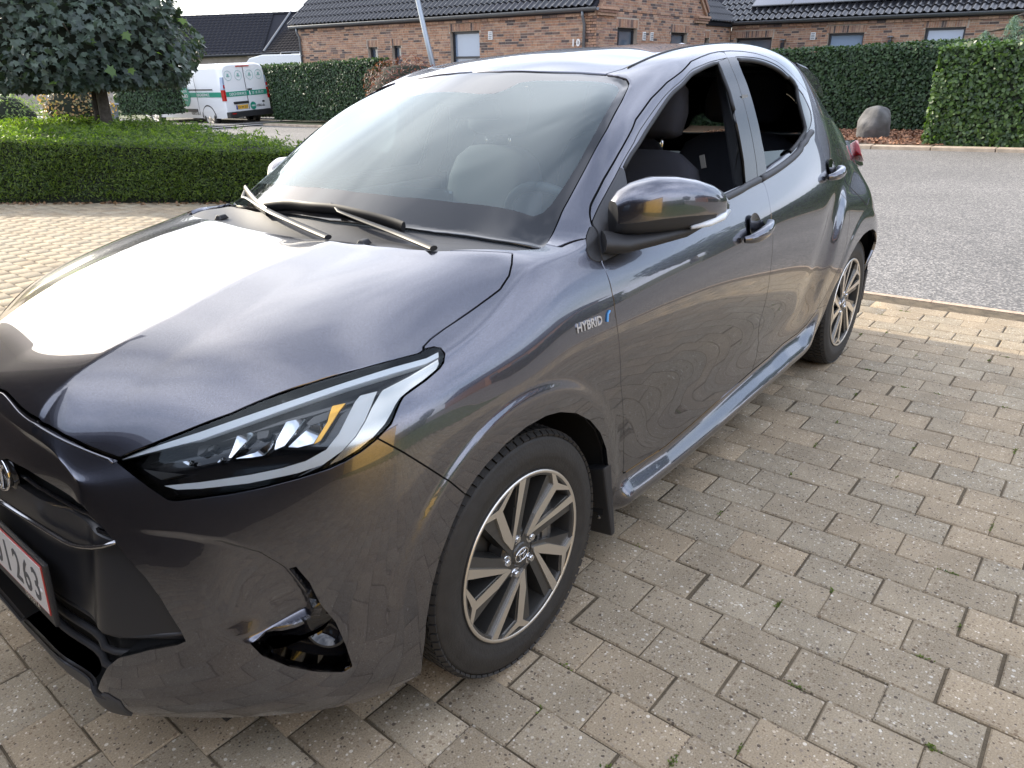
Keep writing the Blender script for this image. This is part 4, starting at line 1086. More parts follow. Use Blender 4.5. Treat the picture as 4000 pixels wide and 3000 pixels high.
# ---- fog lamp slots
for s in (1, -1):
    g = fogskin
    if s < 0: g = (g[0] * [1, -1, 1], g[1] * [1, -1, 1], g[2][:, ::-1])
    fdv = np.array([.035, s * .055, 0])
    FG = panel('fog_lamp_slot', (g[0] - g[1] * .05, g[1], g[2]), M['gloss_black'], CAR, lip=-0.05)
    c_ = FT['fog'][0] * [1, s, 1]
    b = MB()
    b.lathe([(.001, -.012), (.022, -.008), (.032, .004), (.036, .010), (.041, .010), (.043, -.002), (.043, -.03)], 'z', 32)
    o = b.build('fog_lamp', M['gloss_black'], FG, smooth=True, angle=0.8)
    o.matrix_local = Matrix.Translation(Vector(c_) - Vector((.020, s * .026, 0))) @ Vector((.80, s * .58, 0.05)).to_track_quat('Z', 'Y').to_matrix().to_4x4()
    b = MB(); b.lathe([(.001, .006), (.018, .004), (.030, -.002)], 'z', 28)
    o2 = b.build('fog_lens', M['lens'], FG, smooth=True); o2.matrix_local = o.matrix_local.copy()
    b = MB(); b.lathe([(.001, -.010), (.012, -.006), (.024, -.001)], 'z', 28)
    o3 = b.build('fog_reflector', M['chrome'], FG, smooth=True); o3.matrix_local = o.matrix_local.copy()

# ---- door mirrors
def mirror_unit(s):
    root = bpy.data.objects.new('door_mirror', None); root.parent = CAR; link(root)
    # housing: cross sections along y (s = side), each an ellipse-like ring in x, z
    # folded back along the door; sections stand square to the axis
    st = [(.800, -.465, 1.043, .030, .040), (.812, -.478, 1.050, .046, .056), (.832, -.505, 1.057, .060, .067), (.858, -.550, 1.063, .069, .073), (.885, -.605, 1.062, .071, .072), (.910, -.660, 1.057, .067, .066), (.932, -.712, 1.049, .057, .056), (.947, -.755, 1.041, .041, .043), (.956, -.790, 1.034, .022, .024)]
    pxv, pyv = .42, .905
    if s < 0: st = [(yy - .035, xx - .05, zz - .012, rx, rz) for (yy, xx, zz, rx, rz) in st]
    n_ = 28
    rings = []
    for (yy, xx, zz, rx, rz) in st:
        r_ = []
        for j in range(n_):
            w = 2 * PI * j / n_
            cx, cz = math.cos(w), math.sin(w)
            ex = math.copysign(abs(cx) ** .70, cx); ez = math.copysign(abs(cz) ** .70, cz)
            q_ = rx * ex * (1.0 if cx > 0 else .55)
            r_.append((xx + pxv * q_, s * (yy - .02 + pyv * q_), zz + rz * ez * (1.0 if cz > 0 else .92)))
        rings.append(r_)
    def strip(cond, name, mat):
        V_ = [p for r_ in rings for p in r_]; F_ = []
        for i in range(len(rings) - 1):
            for j in range(n_):
                j2 = (j + 1) % n_
                if cond(i, j): F_.append((i * n_ + j, i * n_ + j2, (i + 1) * n_ + j2, (i + 1) * n_ + j))
        b = MB(); b.add(V_, F_)
        bm_caps = [tuple(range(n_)), tuple((len(rings) - 1) * n_ + j for j in range(n_))]
        if name == 'mirror_cap': b.F += [bm_caps[1]]; b.M += [0]
        if name == 'mirror_underside': b.F += [bm_caps[0]]; b.M += [0]
        o = b.build(name, mat, root, smooth=True, angle=1.0)
        return o
    up = lambda i, j: not (n_ * .5 + 0.5 <= j <= n_ - 1.9 + (0 if i < 6 else -1))
    strip(up, 'mirror_cap', PT)
    strip(lambda i, j: not up(i, j), 'mirror_underside', M['black_plastic'])
    # indicator on the outer lower corner
    b = MB()
    pts = [(-.610, s * .930, 1.006), (-.665, s * .952, 1.010), (-.720, s * .962, 1.018), (-.770, s * .960, 1.028)]
    b.tube(pts, [.006, .011, .012, .006], 8, True, .8); b.build('indicator', M['white_guide'], root, smooth=True)
    # lower arm
    b = MB()
    P_ = [(-.43, .770, .985), (-.47, .805, .978), (-.55, .845, .985), (-.64, .885, .993), (-.72, .915, 1.006)]
    b.tube([(p[0], s * p[1], p[2]) for p in P_], [.058, .050, .046, .042, .022], 14, True, .5)
    b.build('mirror_arm', M['black_plastic'], root, smooth=True, angle=1.0)
    b = MB(); b.box((-.655, s * .840, 1.055), (.006, .20, .10), Matrix.Rotation(s * 1.13, 3, 'Z')); b.build('mirror_glass', M['chrome'], root, bevel=0.002)
mirror_unit(1); mirror_unit(-1)
for (a, c) in (((-.592, .742, 1.062), (-.565, .755, 1.052)), ((-.545, .768, 1.018), (-.515, .776, 1.008))):
    b = MB(); p0 = on_skin(a, .004); p1 = on_skin(c, .004); b.tube([p0, (Vector(p0) + Vector(p1)) / 2, p1], [.002, .006, .002], 8); b.build('air_fin', M['dark_plastic'], SAIL, smooth=True)

# ---- door handles
def handle(p0, p1, parent):
    p0, p1 = Vector(p0), Vector(p1)
    ax = (p1 - p0).normalized(); up = Vector((0, 0, 1)); outv = Vector((0, 1, 0))
    c = (p0 + p1) / 2
    b = MB(); k = 15
    pts = []; rr = []
    for i in range(k):
        t = i / (k - 1)
        o = on_skin(p0.lerp(p1, t)); bow = math.sin(t * PI) ** .45
        pts.append(o + outv * (0.010 + .030 * bow)); rr.append(.0085 + .009 * math.sin(t * PI) ** .6)
    b.tube(pts, rr, 12, True, 1.25); b.build('handle', PT, parent, smooth=True, angle=1.2)
    b = MB(); q = on_skin(c, .0015); nrm = (on_skin(c, .01) - on_skin(c, 0)).normalized()
    b.lathe([(.046, .0022), (.043, .001), (.034, -.0010), (.001, -.0015)], 'z', 30)
    o = b.build('handle_cup', M['gloss_black'], parent, smooth=True)
    o.matrix_local = Matrix.Translation(q + up * .012) @ nrm.to_track_quat('Z', 'Y').to_matrix().to_4x4() @ Matrix.Diagonal((1.05, 1.0, 1, 1))
hf_ = FT['fhandle']
handle((-1.372, .84, .892), (-1.165, .845, .868), FDOOR)
handle((-2.215, .81, .985), (-2.035, .82, .965), RDOOR)

# ---- wing badge
bq = on_skin((-.285, .85, .826), .001); nq = (on_skin((-.285, .85, .826), .02) - on_skin((-.285, .85, .826), 0)).normalized()
xax = Vector((-1, 0, -.055)).normalized(); xax = (xax - nq * xax.dot(nq)).normalized(); yax = nq.cross(xax)
MX = Matrix((( xax.x, yax.x, nq.x, 0), (xax.y, yax.y, nq.y, 0), (xax.z, yax.z, nq.z, 0), (0, 0, 0, 1)))
text_mesh('wing_badge', 'HYBRID', .031, M['chrome'], CAR, Matrix.Translation(bq - xax * .072 - yax * .012) @ MX, .0016, 1.0, bold=.0008)
b = MB(); b.tube([bq + xax * .058 - yax * .012 + nq * .001, bq + xax * .064 + yax * .006 + nq * .001, bq + xax * .074 + yax * .013 + nq * .001], .0032, 6)
b.build('wing_badge_swoosh', pm('badge_blue', (.05, .25, .55), .2, coat=.5), CAR)

# ---- wipers
WB = BVHTree.FromPolygons(SKIN[0].tolist() + (SKIN[0] * [1, -1, 1]).tolist(), SKIN[2].tolist() + (SKIN[2][:, ::-1] + len(SKIN[0])).tolist())
def on_full(p, off):
    r = WB.find_nearest(Vector(p)); n = r[1]
    if n.z < 0: n = -n
    return r[0] + n * off
WP = [('wiper_blade',[c/1000 for c in [-103,-188,1043,-109,-135,1051,-112,-66,1057,-110,26,1058,-119,127,1057,-124,221,1049,-130,295,1042,-131,347,1034,-130,375,1030]],.0075,[.007,.007,.007,.007,.007,.007,.007,.007,.007],'rubber',1.9),
('wiper_arm',[c/1000 for c in [-48,560,1011,-88,399,1017,-105,251,1035,-109,172,1047,-113,141,1053,-129,111,1064,-129,96,1065]],[.011,.011,.010,.009,.008,.006,.005],[.006,.010,.012,.013,.013,.012,.012],'rubber',.6),
('wiper_blade',[c/1000 for c in [-275,-561,1048,-235,-493,1053,-147,-316,1047,-104,-214,1040,-79,-144,1034]],.0075,[.007,.007,.007,.007,.007],'rubber',1.9),
('wiper_arm',[c/1000 for c in [-11,216,1008,-32,112,1014,-50,-5,1025,-76,-126,1034,-122,-266,1042,-167,-387,1045,-185,-439,1043,-235,-501,1051]],[.011,.011,.010,.010,.009,.007,.006,.005],[.006,.010,.012,.013,.013,.013,.012,.012],'rubber',.6)]
for nm_, L_, rad, off, mat_, flat in WP:
    pts = [on_full(p, o_) for p, o_ in zip(np.array(L_).reshape(-1, 3), off)]
    rs_ = [Vector(p) for p in resample([tuple(p) for p in pts], .03)]
    if isinstance(rad, list): rad = list(np.interp(np.linspace(0, 1, len(rs_)), np.linspace(0, 1, len(rad)), rad))
    b = MB(); b.tube(rs_, rad, 8, True, flat); b.build(nm_, M[mat_], CAR, smooth=True, angle=1.0)
for p in ((-.028, .335, 1.012), (-.055, -.37, 1.012)):
    b = MB(); b.box(p, (.04, .026, .014), Matrix.Rotation(.3, 3, 'Z'), .6)
    b.build('washer_jet', M['black_plastic'], CAR, bevel=.003)

# ---- cabin
CAB = bpy.data.objects.new('cabin', None); CAB.parent = CAR; link(CAB)
b = MB(); b.box((-1.35, 0, .30), (2.5, 1.42, .04)); b.build('cabin_floor', M['dash'], CAB)
# dashboard
VV = []; FF = []
ds = [(-.20, 1.0), (-.30, 1.005), (-.45, .985), (-.56, .955), (-.60, .90), (-.58, .80), (-.52, .70), (-.40, .60)]
yn = np.linspace(-.70, .70, 21)
for yy in yn:
    e_ = 1 - .35 * (abs(yy) / .7) ** 3
    for (a, c) in ds:
        hump = .045 * math.exp(-((yy - .36) / .16) ** 2) * math.exp(-((a + .50) / .14) ** 2)
        VV.append((a - .10 * (yy / .7) ** 2, yy, c - .03 * (abs(yy) / .7) ** 3 - .025 + hump))
k = len(ds)
for i in range(len(yn) - 1):
    for j in range(k - 1): FF.append((i * k + j, i * k + j + 1, (i + 1) * k + j + 1, (i + 1) * k + j))
b = MB(); b.add(VV, FF); b.build('dashboard', M['dash'], CAB, smooth=True)
b = MB(); b.box((-.545, .0, .985), (.035, .26, .15), Matrix.Rotation(math.radians(-12), 3, 'Y')); b.build('display_screen', M['gloss_black'], CAB, bevel=.01)
b = MB()
Rw = Matrix.Rotation(math.radians(-62), 3, 'Y')
cw = Vector((-.80, .36, .90))
ring = [cw + Rw @ Vector((.185 * math.cos(w), .185 * math.sin(w), 0)) for w in np.linspace(0, 2 * PI, 37)]
b.tube(ring, .016, 10, False)
for w in (0.0, PI, -PI / 2): b.tube([cw, cw + Rw @ Vector((.18 * math.sin(w), .18 * math.cos(w), 0))], .016, 6)
b.lathe([(.001, .02), (.06, .015), (.07, -.02)], 'z', 20, tuple(cw)); b.build('steering_wheel', M['dash'], CAB, smooth=True)
def seat(x, y, w, name='seat', head=True):
    S_ = bpy.data.objects.new(name, None); S_.parent = CAB; S_.location = (x, y, 0); link(S_)
    def cushion(nm, secs, mat):
        n_ = 20; V_ = []; F_ = []
        for (c_, ry, rx, tilt) in secs:
            for j in range(n_):
                u = 2 * PI * j / n_
                ex = math.copysign(abs(math.cos(u)) ** .5, math.cos(u)); ez = math.copysign(abs(math.sin(u)) ** .6, math.sin(u))
                V_.append((c_[0] + rx * ez * math.cos(tilt), c_[1] + ry * ex, c_[2] + rx * ez * math.sin(tilt)))
        for i in range(len(secs) - 1):
            for j in range(n_): F_.append((i * n_ + j, i * n_ + (j + 1) % n_, (i + 1) * n_ + (j + 1) % n_, (i + 1) * n_ + j))
        F_ += [tuple(reversed(range(n_))), tuple((len(secs) - 1) * n_ + j for j in range(n_))]
        b = MB(); b.add(V_, F_); return b.build(nm, mat, S_, smooth=True, angle=1.2)
    W_ = w / 2
    cushion('backrest', [((-.02, 0, .50), W_ * .86, .06, .3), ((-.05, 0, .60), W_, .085, .3), ((-.10, 0, .80), W_ * 1.02, .085, .3), ((-.145, 0, .98), W_ * .98, .07, .3), ((-.165, 0, 1.06), W_ * .86, .06, .3), ((-.175, 0, 1.105), W_ * .60, .045, .3), ((-.178, 0, 1.115), W_ * .4, .02, .3)], M['seat'])
    cushion('seat_base', [((.40, 0, .50), W_ * .75, .03, 1.5), ((.36, 0, .50), W_ * .95, .065, 1.5), ((.15, 0, .50), W_, .075, 1.5), ((-.02, 0, .48), W_ * .95, .07, 1.5)], M['seat'])
    if head:
        h = cushion('headrest', [((-.170, 0, 1.165), W_ * .48, .035, .3), ((-.170, 0, 1.18), W_ * .56, .055, .3), ((-.188, 0, 1.25), W_ * .60, .06, .3), ((-.205, 0, 1.33), W_ * .55, .055, .3), ((-.21, 0, 1.36), W_ * .42, .035, .3)], M['seat'])
        for s in (1, -1):
            b = MB(); b.tube([(-.176, s * .066, 1.08), (-.178, s * .066, 1.19)], .0065, 8); b.build('headrest_post', M['chrome'], S_, smooth=True)
            b = MB(); b.lathe([(.001, .012), (.018, .010), (.022, 0)], 'z', 14, (-.176, s * .066, 1.10)); b.build('post_collar', M['black_plastic'], S_, smooth=True)
    return S_
seat(-1.20, .36, .50, 'driver_seat'); seat(-1.20, -.36, .50, 'passenger_seat')
seat(-2.13, .34, .62, 'rear_seat', True); seat(-2.13, -.34, .62, 'rear_seat', True)
b = MB(); b.box((-2.45, 0, .98), (.40, 1.2, .02)); b.build('parcel_shelf', M['dash'], CAB)
# headlining, door cards, belt and pillar trims
hl2 = clip(roof, 1.2 - roof[0][:, 2], 0)
panel('headlining', (hl2[0] - np.array([0, 0, .035]), -hl2[1], hl2[2][:, ::-1]), M['cabin_grey'], CAB, center=True, lip=0, keepn=False)
for s in (1, -1):
    for (x0, x1) in ((-.50, -1.38), (-1.46, -2.1)):
        b = MB(); b.box(((x0 + x1) / 2, s * .735, .66), (abs(x1 - x0), .05, .62)); b.box(((x0 + x1) / 2, s * .70, .80), (abs(x1 - x0) * .6, .06, .06)); b.build('door_card', M['dash'], CAB, bevel=.015)
    b = MB(); b.add([(-1.40, s * .70, 1.0), (-1.52, s * .70, 1.0), (-1.63, s * .55, 1.40), (-1.50, s * .55, 1.40), (-1.40, s * .765, .98), (-1.52, s * .765, .98), (-1.63, s * .575, 1.40), (-1.50, s * .575, 1.40)],
          [(0, 1, 2, 3), (4, 7, 6, 5), (0, 3, 7, 4), (1, 5, 6, 2), (0, 4, 5, 1), (2, 6, 7, 3)])
    b.build('pillar_lining', M['dash' if s > 0 else 'cabin_grey'], CAB, bevel=.01)
    b = MB(); b.add([(-1.44, s * .69, 1.30), (-1.49, s * .69, 1.30), (-1.40, s * .72, .55), (-1.35, s * .72, .55)], [(0, 1, 2, 3)]); b.build('seat_belt', M['cabin_grey'], CAB, fix=False)
b = MB(); b.box((-1.36, .60, 1.085), (.004, .018, .045), Matrix.Rotation(.25, 3, 'X')); b.build('belt_label', M['cabin_grey'], CAB)
# mirror pod behind the screen
b = MB(); b.box((-.80, 0, 1.345), (.13, .16, .05), Matrix.Rotation(math.radians(28), 3, 'Y')); b.build('camera_pod', M['black_plastic'], CAB, bevel=.012)
b = MB(); b.box((-.83, 0, 1.285), (.02, .23, .065), Matrix.Rotation(math.radians(8), 3, 'Y')); b.build('rear_view_mirror', M['black_plastic'], CAB, bevel=.012)

# ================================================================== GROUND
SL = 0.014
def gz(y): return SL * min(max(0.0, -2.0 - y), 48.0)
def strip(name, xs, ys, dz, mat, kind='structure'):
    V_ = []; F_ = []
    for yy in ys:
        for xx in xs: V_.append((xx, yy, gz(yy) + dz))
    k = len(xs)
    for i in range(len(ys) - 1):
        for j in range(k - 1): F_.append((i * k + j, i * k + j + 1, (i + 1) * k + j + 1, (i + 1) * k + j))
    o = raw(name, V_, F_, mat); o['kind'] = kind
    return o
YS = [-300, -120, -50, -30, -20, -12, -8, -4, -2, 0, 4, 12, 40, 120, 300]

def asphalt():
    m, nt, b = NM('asphalt')
    t = nt.nodes.new('ShaderNodeTexCoord')
    v = nt.nodes.new('ShaderNodeTexVoronoi'); v.inputs['Scale'].default_value = 85
    nt.links.new(t.outputs['Object'], v.inputs['Vector'])
    r = nt.nodes.new('ShaderNodeValToRGB')
    e = r.color_ramp.elements
    e[0].position = 0.0; e[0].color = (.09, .085, .080, 1); e[1].position = 1.0; e[1].color = (.34, .315, .285, 1)
    e.new(.55).color = (.155, .146, .135, 1)
    s = nt.nodes.new('ShaderNodeSeparateColor'); nt.links.new(v.outputs['Color'], s.inputs[0]); nt.links.new(s.outputs[0], r.inputs[0])
    n = nt.nodes.new('ShaderNodeTexNoise'); n.inputs['Scale'].default_value = .5; n.inputs['Detail'].default_value = 6
    nt.links.new(t.outputs['Object'], n.inputs['Vector'])
    mr = nt.nodes.new('ShaderNodeMapRange'); mr.inputs[1].default_value = .3; mr.inputs[2].default_value = .7; mr.inputs[3].default_value = .82; mr.inputs[4].default_value = 1.15
    nt.links.new(n.outputs['Fac'], mr.inputs[0])
    x = nt.nodes.new('ShaderNodeMixRGB'); x.blend_type = 'MULTIPLY'; x.inputs[0].default_value = 1
    nt.links.new(r.outputs[0], x.inputs[1]); nt.links.new(mr.outputs[0], x.inputs[2]); nt.links.new(x.outputs[0], b.inputs['Base Color'])
    b.inputs['Roughness'].default_value = .8
    bp = nt.nodes.new('ShaderNodeBump'); bp.inputs['Strength'].default_value = .5; bp.inputs['Distance'].default_value = .006
    nt.links.new(v.outputs['Distance'], bp.inputs['Height']); nt.links.new(bp.outputs[0], b.inputs['Normal'])
    return m
def paver_mat():
    m, nt, b = NM('exposed_aggregate')
    t = nt.nodes.new('ShaderNodeTexCoord')
    def layer(scale, lo, hi):
        v = nt.nodes.new('ShaderNodeTexVoronoi'); v.inputs['Scale'].default_value = scale
        nt.links.new(t.outputs['Object'], v.inputs['Vector'])
        s = nt.nodes.new('ShaderNodeSeparateColor'); nt.links.new(v.outputs['Color'], s.inputs[0])
        g = nt.nodes.new('ShaderNodeMath'); g.operation = 'LESS_THAN'; g.inputs[1].default_value = lo
        nt.links.new(v.outputs['Distance'], g.inputs[0])
        h = nt.nodes.new('ShaderNodeMath'); h.operation = 'GREATER_THAN'; h.inputs[1].default_value = hi
        nt.links.new(s.outputs[1], h.inputs[0])
        k = nt.nodes.new('ShaderNodeMath'); k.operation = 'MULTIPLY'
        nt.links.new(g.outputs[0], k.inputs[0]); nt.links.new(h.outputs[0], k.inputs[1])
        r = nt.nodes.new('ShaderNodeValToRGB'); r.color_ramp.interpolation = 'CONSTANT'
        e = r.color_ramp.elements
        e[0].position = 0; e[0].color = (.13, .10, .075, 1); e[1].position = .12; e[1].color = (.24, .18, .12, 1)
        for p_, c_ in ((.34, (.35, .29, .215, 1)), (.56, (.44, .37, .28, 1)), (.76, (.56, .48, .37, 1)), (.88, (.27, .22, .17, 1)), (.945, (.68, .62, .52, 1))): e.new(p_).color = c_
        nt.links.new(s.outputs[0], r.inputs[0])
        return r, k, v
    n = nt.nodes.new('ShaderNodeTexNoise'); n.inputs['Scale'].default_value = 260; n.inputs['Detail'].default_value = 3
    nt.links.new(t.outputs['Object'], n.inputs['Vector'])
    base = nt.nodes.new('ShaderNodeValToRGB')
    base.color_ramp.elements[0].position = .3; base.color_ramp.elements[0].color = (.27, .215, .145, 1)
    base.color_ramp.elements[1].position = .7; base.color_ramp.elements[1].color = (.45, .37, .26, 1)
    nt.links.new(n.outputs['Fac'], base.inputs[0])
    r1, k1, v1 = layer(150, .40, .45)
    r2, k2, v2 = layer(92, .42, .84)
    x1 = nt.nodes.new('ShaderNodeMixRGB'); nt.links.new(k1.outputs[0], x1.inputs[0]); nt.links.new(base.outputs[0], x1.inputs[1]); nt.links.new(r1.outputs[0], x1.inputs[2])
    x2 = nt.nodes.new('ShaderNodeMixRGB'); nt.links.new(k2.outputs[0], x2.inputs[0]); nt.links.new(x1.outputs[0], x2.inputs[1]); nt.links.new(r2.outputs[0], x2.inputs[2])
    big = nt.nodes.new('ShaderNodeTexNoise'); big.inputs['Scale'].default_value = 5; big.inputs['Detail'].default_value = 4
    nt.links.new(t.outputs['Object'], big.inputs['Vector'])
    mr = nt.nodes.new('ShaderNodeMapRange'); mr.inputs[1].default_value = .3; mr.inputs[2].default_value = .7; mr.inputs[3].default_value = .80; mr.inputs[4].default_value = 1.12
    nt.links.new(big.outputs['Fac'], mr.inputs[0])
    x3 = nt.nodes.new('ShaderNodeMixRGB'); x3.blend_type = 'MULTIPLY'; x3.inputs[0].default_value = 1
    nt.links.new(x2.outputs[0], x3.inputs[1]); nt.links.new(mr.outputs[0], x3.inputs[2])
    # tone of each stone
    at = nt.nodes.new('ShaderNodeAttribute'); at.attribute_name = 'tone'
    x4 = nt.nodes.new('ShaderNodeMixRGB'); x4.blend_type = 'MULTIPLY'; x4.inputs[0].default_value = 1
    nt.links.new(x3.outputs[0], x4.inputs[1]); nt.links.new(at.outputs['Color'], x4.inputs[2])
    nt.links.new(x4.outputs[0], b.inputs['Base Color'])
    b.inputs['Roughness'].default_value = .85; b.inputs['Specular IOR Level'].default_value = .3
    ad = nt.nodes.new('ShaderNodeMath'); ad.operation = 'MULTIPLY_ADD'; ad.inputs[1].default_value = .6
    nt.links.new(k2.outputs[0], ad.inputs[0]); nt.links.new(k1.outputs[0], ad.inputs[2])
    bp = nt.nodes.new('ShaderNodeBump'); bp.inputs['Strength'].default_value = .45; bp.inputs['Distance'].default_value = .003
    nt.links.new(ad.outputs[0], bp.inputs['Height']); nt.links.new(bp.outputs[0], b.inputs['Normal'])
    return m
M['asphalt'] = asphalt(); M['paver'] = paver_mat()
M['joint'] = pm('joint_sand', (.115, .088, .055), .95, noise=(14, .5), bump=(120, .6))
M['earth'] = pm('earth', (.09, .10, .045), .95, noise=(.8, .4))
M['kerb_pink'] = pm('kerb_granite_pink', (.48, .36, .26), .85, noise=(40, .25), bump=(90, .3))
M['kerb_tan'] = pm('kerb_concrete_tan', (.42, .335, .25), .85, noise=(9, .25), bump=(70, .3))
M['lawn'] = pm('lawn', (.055, .095, .022), .9, noise=(3, .35), bump=(60, .8))
gnd = strip('ground', [-300, -60, -30, -15, -4, 6, 20, 60, 300], YS, -.06, M['earth'])
strip('road', [-14.15, -10, -7, -4.014], YS, -.012, M['asphalt'])
drive = strip('driveway', [-3.93, -2, 0, 2, 5.5], [-13, -8, -4, -2, 0, 3.5, 5.2], -.0055, M['joint'])
strip('lawn', [-3.93, 0, 5.5], [5.21, 8, 12, 40], -.01, M['lawn'])

# paving stones 21 x 14 cm in stretcher bond, rows across the driveway
PYAW = 0.012
A0 = np.array([-1.55, -10.0])
camp = np.array([1.11489, 1.75423, 1.36392])
RT = np.array(CAM.rotation_euler.to_matrix())
FOC = cam.lens / 36.0
def pix(p):
    d = (np.asarray(p, float) - camp) @ RT
    zz = -d[..., 2]
    return d[..., 0] / zz * FOC, d[..., 1] / zz * FOC, zz
cand = []
for i in range(-18, 40):
    for j in range(-64, 27):
        u = (i + .5) * .1388; v = (j + (.5 if i % 2 else 0.0)) * .2085
        u += RNG.normal(0, .0009); v += RNG.normal(0, .0022)
        x_ = -1.40 - .02 + u - v * PYAW; y_ = 1.16 + v + u * PYAW
        if -3.90 < x_ - .07 and x_ < 5.3 and y_ < 5.1: cand.append((x_, y_, i, j))
cand = np.array(cand)
# keep clear of the clipped bed on the left (front edge line)
bed_a = np.array([-2.13, -9.74]); bed_b = np.array([-3.51, -7.47]); bd_ = (bed_b - bed_a) / np.linalg.norm(bed_b - bed_a)
nrm_ = np.array([-bd_[1], bd_[0]])
if nrm_ @ (np.array([0, 0]) - bed_a) < 0: nrm_ = -nrm_
keep = ((cand[:, :2] - bed_a) @ nrm_ > -.05)
cand = cand[keep]
ground_z = np.array([gz(v) for v in cand[:, 1]])
px_, py_, dz_ = pix(np.c_[cand[:, 0], cand[:, 1], ground_z])
inview = (dz_ > .2) & (np.abs(px_) < .54) & (np.abs(py_) < .41)
size = np.where(inview, 1 / np.maximum(dz_, .2), 0)
# stones hidden under the car never show large
under = (cand[:, 1] < .80) & (cand[:, 1] > -.85) & (cand[:, 0] < .72) & (cand[:, 0] > -3.0)
size = np.where(under, 0, size)
order = np.argsort(-size)
LX, LY, H = .1388 / 2 - .0016, .2085 / 2 - .0018, .05
def stone(lx, ly, wear):
    e = .0035
    w = RNG.uniform(-wear, wear, (8, 2))
    c0 = [(-lx, -ly), (lx, -ly), (lx, ly), (-lx, ly)]
    V_ = [(a + w[i][0], b_ + w[i][1], -H) for i, (a, b_) in enumerate(c0)]
    V_ += [(a + w[i][0], b_ + w[i][1], -e) for i, (a, b_) in enumerate(c0)]
    V_ += [(a - math.copysign(e, a) + w[i][0], b_ - math.copysign(e, b_) + w[i][1], 0) for i, (a, b_) in enumerate(c0)]
    F_ = [(8, 9, 10, 11)]
    for i in range(4):
        j = (i + 1) % 4
        F_ += [(4 + i, 4 + j, 8 + j, 8 + i), (i, j, 4 + j, 4 + i)]
    return V_, F_
variants = []
SV = []
for k in range(10):
    V_, F_ = stone(LX, LY, .0009)
    me = bpy.data.meshes.new('paving_stone'); me.from_pydata([(a + k * .37, b_ + k * .53, c) for a, b_, c in V_], [], F_)
    me.update()
    tn = RNG.uniform(.86, 1.10); hu = RNG.uniform(-.035, .035)
    ca = me.color_attributes.new('tone', 'FLOAT_COLOR', 'POINT')
    for d_ in ca.data: d_.color = (tn * (1 + hu), tn, tn * (1 - hu), 1)
    me.materials.append(M['paver'])
    variants.append((me, k * .37, k * .53))
n_ind = 300
ang = math.atan2(PYAW, 1)
for q_, idx_ in enumerate(order[:n_ind]):
    me, ox, oy = variants[int(RNG.integers(10))]
    o = bpy.data.objects.new('paving_stone', me)
    tilt = (RNG.normal(0, .004), RNG.normal(0, .004))
    Rm = Matrix.Rotation(-ang + (PI if RNG.random() < .5 else 0) + RNG.normal(0, .004), 4, 'Z') @ Matrix.Rotation(tilt[0], 4, 'X') @ Matrix.Rotation(tilt[1], 4, 'Y')
    o.matrix_local = Matrix.Translation((cand[idx_, 0], cand[idx_, 1], ground_z[idx_] + RNG.uniform(-.0015, .001))) @ Rm @ Matrix.Translation((-ox, -oy, 0))
    o.parent = drive
    link(o)
VV = []; FF = []; TN = []
V0, F0 = stone(LX, LY, 0)
V0 = np.array(V0)
for idx_ in order[n_ind:]:
    n0 = len(VV) * 12
    a_ = -ang + RNG.normal(0, .005)
    c_, s_ = math.cos(a_), math.sin(a_)
    Vr = V0.copy(); Vr[:, 0] = V0[:, 0] * c_ - V0[:, 1] * s_; Vr[:, 1] = V0[:, 0] * s_ + V0[:, 1] * c_
    yy = Vr[:, 1] + cand[idx_, 1]
    Vr[:, 2] += SL * np.clip(-2 - yy, 0, 48) + RNG.uniform(-.0015, .001)
    Vr[:, 0] += cand[idx_, 0]; Vr[:, 1] = yy
    VV.append(Vr); FF += [tuple(i + n0 for i in f_) for f_ in F0]
    tn = RNG.uniform(.86, 1.10); hu = RNG.uniform(-.035, .035); TN += [(tn * (1 + hu), tn, tn * (1 - hu), 1)] * 12
o = raw('paving', np.vstack(VV), np.array(FF), M['paver'], drive); o['kind'] = 'stuff'
ca = o.data.color_attributes.new('tone', 'FLOAT_COLOR', 'POINT'); ca.data.foreach_set('color', np.array(TN, dtype=np.float32).ravel())

# kerbs
b = MB(); 
for k in range(-60, 30):
    yy = k * 1.0
    b.box((-3.988, yy + .5, gz(yy + .5) - .036), (.05, .996, .056))
o = b.build('kerb_line', M['kerb_pink'], drive, fix=False); o['kind'] = 'stuff'
FK = empty('far_kerb', (-14.3, 0, 0)); FK['kind'] = 'structure'
kme = None
for k in range(-22, 16):
    yy = k * 1.0
    if kme is None:
        b = MB(); b.box((0, 0, -.02), (.30, .985, .14)); o = b.build('kerb_stone', M['kerb_tan'], FK, bevel=.012); kme = o.data
    else: o = bpy.data.objects.new('kerb_stone', kme); o.parent = FK; link(o)
    o.location = (0, yy + .5, gz(yy + .5))
strip('verge', [-60, -40, -25, -18, -14.45], YS, .035, M['earth'])

